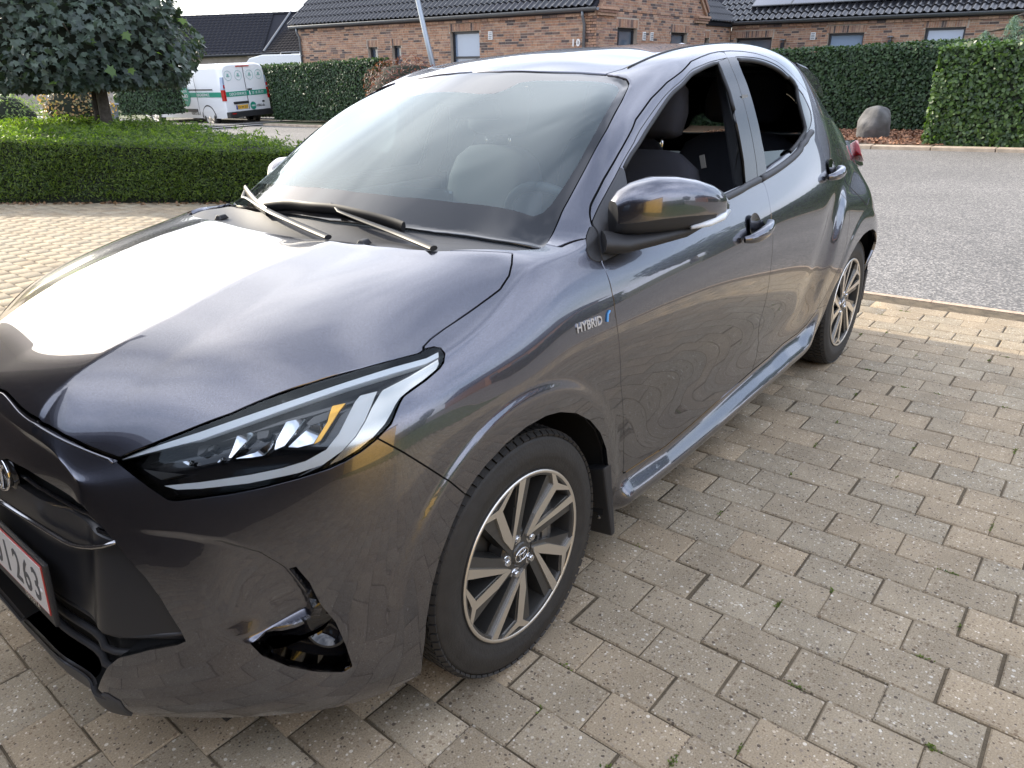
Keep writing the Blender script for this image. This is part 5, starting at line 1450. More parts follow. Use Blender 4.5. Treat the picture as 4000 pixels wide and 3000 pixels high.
# ================================================================== FOLIAGE
def unit(v): return v / np.maximum(np.linalg.norm(v, axis=1, keepdims=True), 1e-9)
def leaves(P_, Nn, L, W, shape='diamond', jit=.7, rng=RNG, droop=0.0, fold=0.0):
    """one small leaf blade per point; returns V, F arrays"""
    n = len(P_)
    d = unit(Nn + rng.normal(0, jit, (n, 3)))
    r = rng.normal(0, 1, (n, 3)); r[:, 2] -= droop
    t = unit(r - (r * d).sum(1, keepdims=True) * d)
    s = np.cross(d, t)
    sc = rng.uniform(.7, 1.25, (n, 1))
    L_ = L * sc; W_ = W * sc
    if shape == 'diamond': outl = [(0, 0), (.45, .5), (1, 0), (.45, -.5)]
    elif shape == 'needle': outl = [(0, -.5), (0, .5), (1, .1), (1, -.1)]
    elif shape == 'maple':
        outl = [(0, 0), (.10, .22), (.05, .50), (.28, .36), (.50, .62), (.55, .30), (1.0, .0), (.55, -.30), (.50, -.62), (.28, -.36), (.05, -.50), (.10, -.22)]
    elif shape == 'oval': outl = [(0, 0), (.25, .42), (.62, .44), (1, 0), (.62, -.44), (.25, -.42)]
    k = len(outl)
    V_ = np.zeros((n, k, 3))
    for i, (a, b_) in enumerate(outl):
        V_[:, i] = P_ + t * (a - .3) * L_ + s * b_ * W_ - d * fold * abs(b_) * W_
    F_ = (np.arange(n)[:, None] * k + np.arange(k)[None])
    return V_.reshape(-1, 3), F_
def join(lst):
    V_ = []; F_ = []; n = 0
    for v, f_ in lst:
        V_.append(v); F_ += [tuple(int(x) + n for x in r_) for r_ in f_]; n += len(v)
    return np.vstack(V_), F_

def face_points(a, b_, c_, n, rng=RNG):
    """n random points on the parallelogram a, a+b, a+c"""
    u = rng.random((n, 1)); v = rng.random((n, 1))
    return np.array(a) + u * np.array(b_) + v * np.array(c_)
def lump(P_, amp, sc):
    """slow wobble along the normals"""
    return amp * (np.sin(P_[:, 0] * sc * 1.3 + P_[:, 2] * sc * .9) + np.sin(P_[:, 1] * sc * 1.1 - P_[:, 2] * sc * 1.7 + 1.3) + .6 * np.sin(P_.sum(1) * sc * 2.3)) / 2.6

M['hedge_dark'] = pm('hedge_inside', (.012, .017, .008), .95)  # near-black filler, stands for the shade inside the foliage
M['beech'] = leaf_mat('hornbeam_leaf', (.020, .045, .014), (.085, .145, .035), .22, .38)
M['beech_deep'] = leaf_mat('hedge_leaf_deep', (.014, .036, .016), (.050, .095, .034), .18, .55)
M['yew'] = leaf_mat('yew_needles', (.024, .054, .012), (.125, .18, .024), .45, .5)
M['maple'] = leaf_mat('maple_leaf', (.026, .042, .036), (.072, .105, .075), .16, .5)
M['maple_sunlit'] = leaf_mat('maple_leaf_sunlit', (.06, .12, .025), (.12, .19, .04), .35, .4)
M['bark'] = pm('bark', (.085, .07, .055), .9, noise=(20, .4), bump=(50, .8))
M['redleaf'] = leaf_mat('red_maple_leaf', (.06, .018, .018), (.16, .055, .045), .25, .5)
M['spirea'] = leaf_mat('spirea_leaf', (.07, .12, .035), (.21, .27, .075), .3, .5)
M['photinia'] = leaf_mat('photinia_leaf', (.04, .08, .025), (.36, .20, .09), .25, .35)
M['cedar'] = leaf_mat('cedar_needles', (.065, .115, .085), (.20, .29, .23), .15, .6)
M['darktree'] = leaf_mat('tree_leaf', (.015, .035, .012), (.055, .09, .03), .2, .5)

def hedge(name, label, boxes, mat, L, W, dens, shape='diamond', top_scale=1.3, jit=.55, amp=.05, group=None, seed=1, bright_top=None):
    """clipped hedge: boxes = (origin, edge along, edge depth, height); leaves on front, ends and top"""
    rng = np.random.default_rng(seed)
    o0 = boxes[0][0]
    R_ = empty(name, tuple(o0)); tag(R_, label, 'hedge', group)
    core = MB(); lst = []
    for (a, e, d_, h) in boxes:
        a, e, d_ = map(lambda q_: np.array(q_, float), (a, e, d_))
        up = np.array([0, 0, h])
        q_ = .05
        eu = e / np.linalg.norm(e); du_ = d_ / np.linalg.norm(d_)
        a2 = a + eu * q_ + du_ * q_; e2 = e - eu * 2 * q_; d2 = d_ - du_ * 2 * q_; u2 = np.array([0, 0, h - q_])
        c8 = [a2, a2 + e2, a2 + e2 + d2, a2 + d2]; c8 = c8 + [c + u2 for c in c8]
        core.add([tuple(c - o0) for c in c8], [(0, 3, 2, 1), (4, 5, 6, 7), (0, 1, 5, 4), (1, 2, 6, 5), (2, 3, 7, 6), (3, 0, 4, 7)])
        for (p0, b1, c1, nn, dn) in ((a, e, up, -du_, dens), (a, d_, up, -eu, dens), (a + e, d_, up, eu, dens), (a + up, e, d_, np.array([0, 0, 1.]), dens * .8)):
            n_ = int(np.linalg.norm(b1) * np.linalg.norm(c1) * dn)
            p_ = face_points(p0, b1, c1, n_, rng)
            nn = np.array(nn, float)
            off = lump(p_, amp, 2.2)[:, None] + rng.normal(0, .022, (n_, 1))
            p_ = p_ + nn * off
            N_ = np.repeat(nn[None], n_, 0) * 1.0 + np.array([0, 0, .25])
            lst.append(leaves(p_ - o0, N_, L, W, shape, jit, rng))
        # young shoots standing out of the top
        n_ = int(np.linalg.norm(e) * np.linalg.norm(d_) * dens * .06)
        p_ = face_points(a + up, e, d_, n_, rng) + np.c_[np.zeros((n_, 2)), rng.uniform(0, .07, n_)]
        lst.append(leaves(p_ - o0, np.repeat(np.array([[0, 1, .4]]), n_, 0), L * top_scale, W, shape, 1.0, rng))
    V_, F_ = join(lst)
    raw('foliage', V_, F_, mat, R_)
    core.build('shade_core', M['hedge_dark'], R_)
    return R_

hedge('hedge', 'sunlit leafy green hedge at far right standing right behind the road kerb', [((-14.62, -1.22, .0), (0, 9.5, 0), (-1.1, 0, 0), 1.70)], M['beech'], .075, .055, 1100, 'oval', seed=3, amp=.05)
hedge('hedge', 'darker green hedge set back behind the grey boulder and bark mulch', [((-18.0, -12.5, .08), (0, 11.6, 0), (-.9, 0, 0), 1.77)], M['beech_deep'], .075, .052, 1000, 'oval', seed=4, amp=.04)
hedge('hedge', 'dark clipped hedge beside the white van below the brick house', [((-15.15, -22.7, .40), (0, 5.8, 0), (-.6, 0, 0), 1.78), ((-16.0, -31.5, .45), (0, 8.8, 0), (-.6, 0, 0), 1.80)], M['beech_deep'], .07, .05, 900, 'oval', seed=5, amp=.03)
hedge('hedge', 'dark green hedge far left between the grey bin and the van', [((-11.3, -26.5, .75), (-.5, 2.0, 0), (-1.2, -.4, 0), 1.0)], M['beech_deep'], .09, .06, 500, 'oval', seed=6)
# low clipped yew bed on the left: front wall, deep flat top
def yew_bed():
    rng = np.random.default_rng(11)
    top_z = lambda x_, y_: .70 + .062 * np.clip(-y_ - 6.3, 0, 3.6) + .01 * (-y_ - 6.3)
    poly = [(-.75, -12.0), (-2.13, -9.74), (-3.51, -7.47), (-4.25, -6.25), (-4.6, -6.1), (-4.75, -6.8), (-4.85, -10.2), (-4.1, -14.2), (-1.6, -14.2)]
    o0 = np.array([-3.0, -8.6, .2])
    R_ = empty('hedge', tuple(o0)); tag(R_, 'low clipped yew hedge on the left with brightly backlit flat top', 'hedge')
    n = len(poly)
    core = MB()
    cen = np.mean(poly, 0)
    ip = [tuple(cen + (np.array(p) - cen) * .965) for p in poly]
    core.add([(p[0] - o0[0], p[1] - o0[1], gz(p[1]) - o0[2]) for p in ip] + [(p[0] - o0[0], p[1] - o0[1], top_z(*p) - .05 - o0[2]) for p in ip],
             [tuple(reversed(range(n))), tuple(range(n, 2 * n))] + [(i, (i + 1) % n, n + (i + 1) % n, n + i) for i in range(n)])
    core.build('shade_core', M['hedge_dark'], R_)
    lst = []
    for i in range(4):
        p, q_ = np.array(poly[i]), np.array(poly[i + 1])
        L_ = np.linalg.norm(q_ - p); e = (q_ - p) / L_; nn = np.array([-e[1], e[0], 0.0])
        if nn[:2] @ (cen - p) > 0: nn = -nn
        m_ = int(L_ * .75 * 5200)
        t = rng.random(m_); h = rng.random(m_)
        xy_ = p + t[:, None] * (q_ - p)
        z0 = np.array([gz(v) for v in xy_[:, 1]]); z1 = top_z(xy_[:, 0], xy_[:, 1])
        P_ = np.c_[xy_, z0 + (z1 - z0) * h ** .9]
        P_ += nn * (lump(P_, .035, 4)[:, None] + rng.normal(0, .022, (m_, 1))) - nn * (np.clip(.10 - h, 0, 1)[:, None] * .8)
        lst.append(leaves(P_ - o0, np.repeat((nn + np.array([0, 0, .5]))[None], m_, 0), .048, .014, 'diamond', .75, rng))
    m_ = 60000
    xy_ = rng.uniform((-4.8, -13.5), (-.3, -5.6), (m_, 2))
    xy_ = xy_[sdf(xy_, poly) < .02]
    # thin out far parts a little
    P_ = np.c_[xy_, top_z(xy_[:, 0], xy_[:, 1])]
    P_[:, 2] += lump(P_, .030, 5) + rng.normal(0, .02, len(P_)) + .03 * np.sin(xy_[:, 0] * 5) * np.sin(xy_[:, 1] * 4)
    lst.append(leaves(P_ - o0, np.repeat(np.array([[0, .2, 1.0]]), len(P_), 0), .055, .016, 'diamond', .8, rng))
    sh = rng.choice(len(P_), 700); Q_ = P_[sh] + np.c_[np.zeros((700, 2)), rng.uniform(.02, .09, 700)]
    lst.append(leaves(np.repeat(Q_, 5, 0) + rng.normal(0, .018, (3500, 3)) - o0, np.repeat(np.array([[0, 1, .2]]), 3500, 0), .06, .018, 'diamond', 1.0, rng))
    V_, F_ = join(lst)
    raw('foliage', V_, F_, M['yew'], R_)
    # dry leaves fallen along the foot
    return poly
BED = yew_bed()
rng = np.random.default_rng(5)
M['dryleaf'] = leaf_mat('dry_leaf', (.10, .055, .03), (.32, .19, .10), .05, .8)
t_ = rng.random(260)[:, None]
pp = np.array([-1.2, -11.27]) * (1 - t_) + np.array([-4.1, -6.5]) * t_ + nrm_ * (np.abs(rng.normal(0, .07, (260, 1))) + .01)
pp = np.c_[pp, [gz(v) + .012 for v in pp[:, 1]]]
V_, F_ = leaves(pp, np.repeat([[0, 0, 1.]], 260, 0), .055, .035, 'oval', .5, rng)
o = raw('fallen_leaves', V_, [tuple(f_) for f_ in F_], M['dryleaf']); tag(o, 'dry brown leaves lying along the foot of the yew hedge', 'leaf litter', kind='stuff')
# moss and weeds in the paving joints
rng = np.random.default_rng(15)
M['moss'] = leaf_mat('joint_moss', (.05, .075, .015), (.15, .19, .04), .2, .8)
sel = order[:420]
ms = []
for idx_ in sel:
    if rng.random() < .30:
        x_, y_ = cand[idx_, :2]
        if rng.random() < .5: p_ = np.array([x_ + .0694, y_ + rng.uniform(-.1, .1)])
        else: p_ = np.array([x_ + rng.uniform(-.065, .065), y_ + .104])
        k = int(rng.integers(6, 34)); sp_ = rng.uniform(.006, .018)
        q_ = p_ + rng.normal(0, 1, (k, 2)) * np.array([.0035, sp_] if p_[0] > x_ + .068 else [sp_, .0035])
        ms.append(np.c_[q_, np.full(k, gz(y_) - .004) + rng.uniform(0, .007, k)])
ms = np.vstack(ms)
V_, F_ = leaves(ms, np.repeat([[0, 0, 1.]], len(ms), 0), .009, .005, 'diamond', .8, rng)
o = raw('joint_moss', V_, [tuple(f_) for f_ in F_], M['moss'], drive); o['kind'] = 'stuff'

# ---- bark mulch bed and boulder
M['mulch'] = leaf_mat('bark_chip', (.10, .04, .022), (.42, .22, .13), .0, .85)
strip('mulch_bed', [-18.2, -16.5, -14.46], [-12.5, -8, -4, -2, -.9], .06, pm('mulch_base', (.13, .07, .04), .95, noise=(30, .5)))
rng = np.random.default_rng(8)
n_ = 5200
pp = np.c_[rng.uniform(-18.0, -14.46, n_), rng.uniform(-6.2, -.9, n_)]
pp = np.c_[pp, [gz(v) + .07 for v in pp[:, 1]]]
V_, F_ = leaves(pp, np.repeat([[0, 0, 1.]], n_, 0), .085, .045, 'diamond', .45, rng)
o = raw('bark_mulch', V_, [tuple(f_) for f_ in F_], M['mulch']); tag(o, 'reddish brown bark chips spread around the grey boulder', 'mulch', kind='stuff')
def boulder():
    bm = bmesh.new(); bmesh.ops.create_icosphere(bm, subdivisions=4, radius=1.0)
    from mathutils import noise
    for v in bm.verts:
        c = v.co.copy()
        n1 = noise.noise(c * 1.3 + Vector((3.1, 0, 1))); n2 = noise.noise(c * 3.1 + Vector((7, 2, 4)))
        # flattened facets
        f_ = 1 + .22 * n1 + .07 * n2
        w = .80 - .24 * max(0, c.z) + .10 * max(0, -c.z)
        v.co = Vector((c.x * w * .36 * f_, c.y * w * .40 * f_, c.z * .44 * (1 + .12 * n1)))
        if v.co.z > .30: v.co.z = .30 + (v.co.z - .30) * .35
        if v.co.y > .25: v.co.y = .25 + (v.co.y - .25) * .4
        v.co.x += .0; v.co.y += -.10 * (.3 - v.co.z) * (1 if v.co.y < 0 else -.2)
    me = bpy.data.meshes.new('boulder'); bm.to_mesh(me); bm.free()
    for p in me.polygons: p.use_smooth = True
    me.set_sharp_from_angle(angle=.7)
    me.materials.append(pm('boulder_stone', (.13, .127, .125), .9, noise=(6, .35), bump=(22, .9)))
    o = bpy.data.objects.new('boulder', me); link(o); o.location = (-15.9, -2.42, .33)
    tag(o, 'upright grey boulder standing on bark mulch before the dark hedge', 'boulder')
boulder()

# ---- globe maple on the left
def tree_crown(name, R_, c, r, n, mat, L, W, shape, rng, inner=.55, droop=.6, squash=None, jit=.6):
    d = unit(rng.normal(0, 1, (n, 3)))
    rad = 1 - (1 - inner) * rng.random((n, 1)) ** 2.2
    wob = 1 + .10 * np.sin(d[:, :1] * 7 + 1) * np.sin(d[:, 1:2] * 6) + .07 * np.sin(d[:, 2:] * 9 + d[:, :1] * 5)
    P_ = d * np.array(r) * rad * wob
    if squash is not None: P_[:, 2] = np.maximum(P_[:, 2], squash + .25 * np.abs(rng.normal(0, .35, n)))
    N_ = d + np.array([0, 0, .7])
    V_, F_ = leaves(P_ + np.array(c), N_, L, W, shape, jit, rng, droop, .25)
    return raw(name, V_, [tuple(f_) for f_ in F_], mat, R_)
def maple():
    rng = np.random.default_rng(21)
    base = np.array([-4.22, -10.9, .30])
    R_ = empty('maple_tree', tuple(base)); tag(R_, 'globe maple tree with dense dark crown rising from the yew hedge', 'tree')
    b = MB(); b.tube([(0, 0, 0), (.0, .02, .6), (-.02, .03, 1.15), (-.06, .02, 1.6), (-.1, .0, 2.2)], [.10, .088, .080, .07, .03], 12)
    for k in range(9):
        a = k * 2.4; b.tube([(-.02, .03, 1.1 + .05 * k), (.35 * math.cos(a), .35 * math.sin(a), 1.45 + .06 * k), (1.0 * math.cos(a), 1.0 * math.sin(a), 1.7 + .12 * (k % 4))], [.035, .026, .008], 6)
    b.build('trunk', M['bark'], R_, smooth=True, fix=False)
    b = MB(); b.tube([(.05, -.22, .0), (.02, -.24, .7), (-.08, -.32, 1.35)], [.055, .05, .045], 8); b.build('side_trunk', M['bark'], R_, smooth=True)
    cc = (-.12, -.58, 1.86)
    tree_crown('crown', R_, cc, (1.66, 1.66, 1.42), 9500, M['maple'], .125, .115, 'maple', rng, .55, .9, -.66)
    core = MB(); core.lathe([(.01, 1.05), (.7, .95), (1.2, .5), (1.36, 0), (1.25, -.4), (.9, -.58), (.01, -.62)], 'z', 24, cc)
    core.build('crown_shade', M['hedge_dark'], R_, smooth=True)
    # sun shining through the left rim, put into paler leaf colours
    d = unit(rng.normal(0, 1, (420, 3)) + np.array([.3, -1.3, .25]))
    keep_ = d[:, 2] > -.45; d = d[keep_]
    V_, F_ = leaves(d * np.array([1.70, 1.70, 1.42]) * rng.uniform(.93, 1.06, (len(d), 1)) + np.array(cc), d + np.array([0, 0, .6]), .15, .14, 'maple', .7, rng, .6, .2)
    o = raw('crown_rim', V_, [tuple(f_) for f_ in F_], M['maple_sunlit'], R_); o['kind'] = 'stuff'
maple()
def shrub(name, label, cat, loc, r, n, mat, L, W, shape, seed, inner=.6, core=True):
    rng = np.random.default_rng(seed)
    R_ = empty(name, loc); tag(R_, label, cat)
    tree_crown('foliage', R_, (0, 0, r[2] * .75), r, n, mat, L, W, shape, rng, inner, .2, None, .7)
    b = MB(); b.lathe([(.01, .82), (.5, .7), (.80, .2), (.82, -.2), (.6, -.9), (.01, -.95)], 'z', 18); o = b.build('shade_core', M['hedge_dark'] if core else M['bark'], R_, smooth=True)
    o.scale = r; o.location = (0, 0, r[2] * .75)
    return R_
shrub('spirea_bush', 'rounded light green bush with pinkish tips at far left edge', 'bush', (-4.95, -17.9, .50), (.85, .85, .62), 3600, M['spirea'], .06, .03, 'oval', 31)
shrub('photinia_bush', 'leafy shrub with orange young leaves beside the grey bin', 'bush', (-8.7, -23.3, .55), (1.0, .9, .75), 1700, M['photinia'], .11, .06, 'oval', 32)
shrub('japanese_maple', 'low mounded burgundy maple in front of the brick wall', 'bush', (-13.3, -13.6, .45), (1.15, 1.25, .95), 4200, M['redleaf'], .12, .022, 'diamond', 33, .75)
shrub('shrub', 'green shrub on the far side of the street behind the maple crown', 'bush', (-7.0, -31.0, .9), (2.6, 2.2, 1.3), 3200, M['beech'], .12, .08, 'oval', 34)

# ---- weeping blue cedar at the upper right
def cedar():
    rng = np.random.default_rng(41)
    R_ = empty('weeping_cedar', (-22.3, -.75, 0)); tag(R_, 'weeping blue-green conifer draped behind the right hedge', 'tree')
    lst = []
    b = MB(); b.tube([(0, 0, 0), (.1, .1, 1.6), (0, .3, 2.9), (-.2, .8, 3.4)], [.14, .11, .08, .04], 8)
    tops = [(0, .1, 2.85), (0, .6, 3.1), (.3, -.35, 2.45), (.3, -.9, 2.15), (.4, -1.35, 1.85), (.3, .3, 2.6), (.1, 1.1, 3.0), (-.3, .3, 3.3), (.5, -.6, 1.95), (.5, .1, 2.3), (.2, 1.5, 2.7)]
    for (tx, ty, tz) in tops:
        b.tube([(0, .2, 2.2), (tx * .6, ty * .6, tz + .05), (tx, ty, tz)], [.05, .035, .02], 6)
        for k in range(30):
            sx, sy = rng.normal(0, .22, 2); ln = rng.uniform(.7, 1.7)
            m_ = int(ln * 55)
            s_ = np.linspace(0, 1, m_)[:, None]
            p_ = np.array([tx, ty, tz]) + np.c_[sx * (s_ ** .5), sy * (s_ ** .5), -s_ * ln] + rng.normal(0, .018, (m_, 3))
            lst.append(leaves(p_, np.repeat([[1, .5, .6]], m_, 0), .075, .014, 'diamond', .7, rng, 2.2))
    b.build('trunk', M['bark'], R_, smooth=True, fix=False)
    V_, F_ = join(lst); raw('crown', V_, F_, M['cedar'], R_)
cedar()

# ================================================================== BRICK HOUSE
def brick_mat(name, cols):
    m, nt, b = NM(name)
    g = nt.nodes.new('ShaderNodeNewGeometry')
    r = nt.nodes.new('ShaderNodeValToRGB'); r.color_ramp.interpolation = 'CONSTANT'
    e = r.color_ramp.elements
    e[0].position = 0; e[0].color = (*cols[0], 1); e[1].position = 1 / len(cols); e[1].color = (*cols[1], 1)
    for i, c_ in enumerate(cols[2:]): e.new((i + 2) / len(cols)).color = (*c_, 1)
    nt.links.new(g.outputs['Random Per Island'], r.inputs[0])
    t = nt.nodes.new('ShaderNodeTexCoord'); n = nt.nodes.new('ShaderNodeTexNoise'); n.inputs['Scale'].default_value = 14; n.inputs['Detail'].default_value = 5
    nt.links.new(t.outputs['Object'], n.inputs['Vector'])
    mr = nt.nodes.new('ShaderNodeMapRange'); mr.inputs[1].default_value = .3; mr.inputs[2].default_value = .7; mr.inputs[3].default_value = .75; mr.inputs[4].default_value = 1.2
    nt.links.new(n.outputs['Fac'], mr.inputs[0])
    x = nt.nodes.new('ShaderNodeMixRGB'); x.blend_type = 'MULTIPLY'; x.inputs[0].default_value = 1
    nt.links.new(r.outputs[0], x.inputs[1]); nt.links.new(mr.outputs[0], x.inputs[2]); nt.links.new(x.outputs[0], b.inputs['Base Color'])
    b.inputs['Roughness'].default_value = .9
    return m
BC = [(.33, .19, .125), (.40, .235, .155), (.36, .20, .13), (.30, .185, .14), (.42, .25, .16), (.35, .22, .16), (.38, .21, .13), (.28, .165, .12), (.40, .26, .18), (.34, .19, .12), (.17, .115, .095), (.37, .225, .15), (.43, .27, .185), (.10, .075, .07)]
M['brick'] = brick_mat('brick_red_mix', BC)
M['mortar'] = pm('mortar', (.44, .37, .30), .95, noise=(8, .2))
M['tile'] = pm('glazed_tile', (.020, .021, .025), .22, coat=.3)
M['tile_mat'] = pm('concrete_tile', (.030, .031, .038), .9, spec=.12)
M['zinc'] = pm('zinc_gutter', (.16, .17, .185), .42, .6)
M['frame'] = pm('window_frame', (.022, .024, .03), .35)
M['pane'] = pm('window_pane', (.10, .13, .17), .03, 0.0, coat=1.0, spec=1.0)
M['pane_light'] = pm('window_pane_pale', (.27, .34, .45), .06, coat=1.0)  # opaque pane in a paler blue-grey
M['white'] = pm('white_metal', (.75, .75, .74), .5)

HOUSE = bpy.data.objects.new('brick_house', None)
HOUSE.matrix_local = Matrix.Translation((-16.0, -9.44, 0)) @ Matrix.Rotation(-math.radians(1.85), 4, 'X')
link(HOUSE); tag(HOUSE, 'long red-brown brick house with black glazed tile roof, house number 10', 'house')
# local axes: wall plane x = 0 (faces +x, long wall to -y), gable plane y = 0 (faces +y)
BL, BH, BT = .228, .054, .016
def bricks(origin, eu, width, z0, z1, holes, nrm, lintels=(), seed=0, top=None):
    """stretcher-bond bricks standing proud of the mortar; holes in (u0, u1, z0, z1)"""
    rng = np.random.default_rng(seed)
    eu = np.array(eu, float); nn = np.array(nrm, float); o0 = np.array(origin, float)
    VV = []; FF = []; n = 0
    def put(u0, u1, a, c):
        nonlocal n
        pr_ = rng.uniform(.004, .011)
        q_ = []
        for d_ in (0, pr_):
            for (u, w) in ((u0, a), (u1, a), (u1, c), (u0, c)):
                q_.append(o0 + eu * u + np.array([0, 0, w]) + nn * d_)
        VV.extend(q_)
        FF.extend([(n + 4, n + 5, n + 6, n + 7), (n, n + 1, n + 5, n + 4), (n + 1, n + 2, n + 6, n + 5), (n + 2, n + 3, n + 7, n + 6), (n + 3, n, n + 4, n + 7)])
        n += 8
    k = 0; zz = z0
    allh = list(holes) + list(lintels)
    while zz + BH < z1 + .001:
        u = -(.12 if k % 2 else 0) - rng.choice([0, .06])
        while u < width:
            a, c = max(u, 0), min(u + BL, width)
            u += BL + .012
            if rng.random() < .12: u -= .12; c = min(c - .12, width)
            segs = [(a, c)]
            for (h0, h1, g0, g1) in allh:
                if zz + BH > g0 and zz < g1:
                    ns = []
                    for (s0, s1) in segs:
                        if s1 <= h0 or s0 >= h1: ns.append((s0, s1)); continue
                        if s0 < h0: ns.append((s0, h0))
                        if s1 > h1: ns.append((h1, s1))
                    segs = ns
            for (s0, s1) in segs:
                if top is not None and zz + BH > top((s0 + s1) / 2): continue
                if s1 - s0 > .03: put(s0, s1, zz, zz + BH)
        zz += .0667; k += 1
    for (h0, h1, g0, g1) in lintels:
        u = h0
        while u + .054 <= h1 + .01: put(u, u + .054, g0 + .008, g1 - .006); u += .066
    return np.array(VV), FF
def wall(name, origin, eu, width, z0, z1, holes, nrm, depth=.35, lint=.21, seed=0, top=None):
    """mortar slab with openings, proud bricks on it, soldier lintels over the openings"""
    W_ = bpy.data.objects.new(name, None); W_.parent = HOUSE; link(W_)
    eu = np.array(eu, float); nn = np.array(nrm, float); o0 = np.array(origin, float)
    b = MB()
    us = sorted({0, width, *[h[0] for h in holes], *[h[1] for h in holes]})
    for i in range(len(us) - 1):
        u0, u1 = us[i], us[i + 1]; uc = (u0 + u1) / 2
        zs = sorted([(h[2], h[3]) for h in holes if h[0] <= uc <= h[1]])
        cur = z0
        spans = []
        for (a, c) in zs: spans.append((cur, a)); cur = c
        spans.append((cur, z1))
        for (a, c) in spans:
            if c - a < .01: continue
            P8 = [o0 + eu * u + np.array([0, 0, w]) - nn * d_ for d_ in (depth, 0) for (u, w) in ((u0, a), (u1, a), (u1, c), (u0, c))]
            b.add(P8, [(0, 3, 2, 1), (4, 5, 6, 7), (0, 1, 5, 4), (1, 2, 6, 5), (2, 3, 7, 6), (3, 0, 4, 7)])
    if top is None: b.build('mortar', M['mortar'], W_)
    else:
        pts = [(0, z0), (width, z0)] + [(u, top(u)) for u in np.linspace(width, 0, 41)]
        k = len(pts)
        # gable outline slab behind the openings
        P8 = [o0 + eu * u + np.array([0, 0, w]) - nn * d_ for d_ in (.012, .0) for (u, w) in pts]
        b2 = MB(); b2.add([o0 + eu * u + np.array([0, 0, w]) for u, w in pts if w > z1] or P8[:3], [tuple(range(len([1 for u, w in pts if w > z1])))])
        b2.build('gable_mortar', M['mortar'], W_, fix=False)
        b.build('mortar', M['mortar'], W_)
    lt = [(h[0] - .06, h[1] + .06, h[3], h[3] + lint) for h in holes]
    V_, F_ = bricks(origin, eu, width, z0, z1 if top is None else 9, holes, nrm, lt, seed, top)
    o = raw('brickwork', V_, F_, M['brick'], W_); o['kind'] = 'stuff'
    return W_
def window(parent, origin, eu, nrm, u0, u1, z0, z1, pane, name='window', tilt=False, mull=None, depth=.11):
    eu = Vector(eu); nn = Vector(nrm); o0 = Vector(origin)
    at_ = lambda u, w, d_: o0 + eu * u + Vector((0, 0, w)) - nn * d_
    Wn = bpy.data.objects.new(name, None); Wn.parent = parent; link(Wn)
    b = MB(); f_ = .065
    def bar(ua, ub, wa, wb, da, db):
        P8 = [at_(u, w, d_) for d_ in (db, da) for (u, w) in ((ua, wa), (ub, wa), (ub, wb), (ua, wb))]
        b.add(P8, [(0, 3, 2, 1), (4, 5, 6, 7), (0, 1, 5, 4), (1, 2, 6, 5), (2, 3, 7, 6), (3, 0, 4, 7)])
    bar(u0, u1, z1 - f_, z1, depth, depth + .08); bar(u0, u1, z0, z0 + f_, depth, depth + .08)
    bar(u0, u0 + f_, z0 + f_, z1 - f_, depth, depth + .08); bar(u1 - f_, u1, z0 + f_, z1 - f_, depth, depth + .08)
    if mull: bar(u0 + f_, u1 - f_, mull - .03, mull + .03, depth, depth + .08)
    b.build('frame', M['frame'], Wn)
    b = MB(); P4 = [at_(u0 + f_, z0 + f_, depth + .045), at_(u1 - f_, z0 + f_, depth + .045), at_(u1 - f_, z1 - f_, depth + .045), at_(u0 + f_, z1 - f_, depth + .045)]
    P4 += [p - nn * .02 for p in P4]
    b.add(P4, [(0, 1, 2, 3), (7, 6, 5, 4), (0, 4, 5, 1), (1, 5, 6, 2), (2, 6, 7, 3), (3, 7, 4, 0)]); b.build('pane', pane, Wn)
    if tilt:   # sash tilted inwards, pale reveal beside it
        b = MB(); P8 = [at_(u0 + f_ + .10, z0 + .1, depth - .01), at_(u0 + f_ + .16, z0 + .1, depth - .01), at_(u0 + f_ + .26, z1 - .1, depth + .03), at_(u0 + f_ + .20, z1 - .1, depth + .03)]
        P8 += [p - nn * .03 for p in P8]
        b.add(P8, [(0, 1, 2, 3), (7, 6, 5, 4), (0, 4, 5, 1), (1, 5, 6, 2), (2, 6, 7, 3), (3, 7, 4, 0)]); b.build('sash', M['frame'], Wn)
    return Wn
# long wall, u runs from the corner towards -y (left in the picture)
LWL = 12.45
H1 = [(7.24, 7.66, .9, 2.32), (8.35, 8.80, .9, 2.30), (3.95, 5.10, 1.0, 2.64)]
W1 = wall('long_wall', (0, 0, 0), (0, -1, 0), LWL, .2, 2.98, H1, (1, 0, 0), seed=51)
window(W1, (0, 0, 0), (0, -1, 0), (1, 0, 0), 7.24, 7.66, .9, 2.32, M['pane']); window(W1, (0, 0, 0), (0, -1, 0), (1, 0, 0), 8.35, 8.80, .9, 2.30, M['pane'])
window(W1, (0, 0, 0), (0, -1, 0), (1, 0, 0), 3.95, 5.10, 1.0, 2.64, M['pane_light'], tilt=False, mull=1.95)
# corbel courses under the eaves
def course(name, parent, a, c, n_out, zz, h=.06):
    a, c = Vector(a), Vector(c); b = MB(); L_ = (c - a).length; e = (c - a) / L_; k = int(L_ / .24)
    for i in range(k):
        p0 = a + e * (i * .24 + .006); p1 = a + e * (i * .24 + .234)
        P8 = [p + Vector((0, 0, w)) + Vector(n_out) * d_ for d_ in (.002, .05) for (p, w) in ((p0, zz), (p1, zz), (p1, zz + h), (p0, zz + h))]
        b.add(P8, [(0, 3, 2, 1), (4, 5, 6, 7), (0, 1, 5, 4), (1, 2, 6, 5), (2, 3, 7, 6), (3, 0, 4, 7)])
    o = b.build(name, M['brick'], parent, fix=False); o['kind'] = 'stuff'
for q_, zz in enumerate((2.86, 2.927)): course('corbel_course', W1, (0.005, 0, 0), (0.005, -LWL, 0), (1, 0, 0), zz - .0)
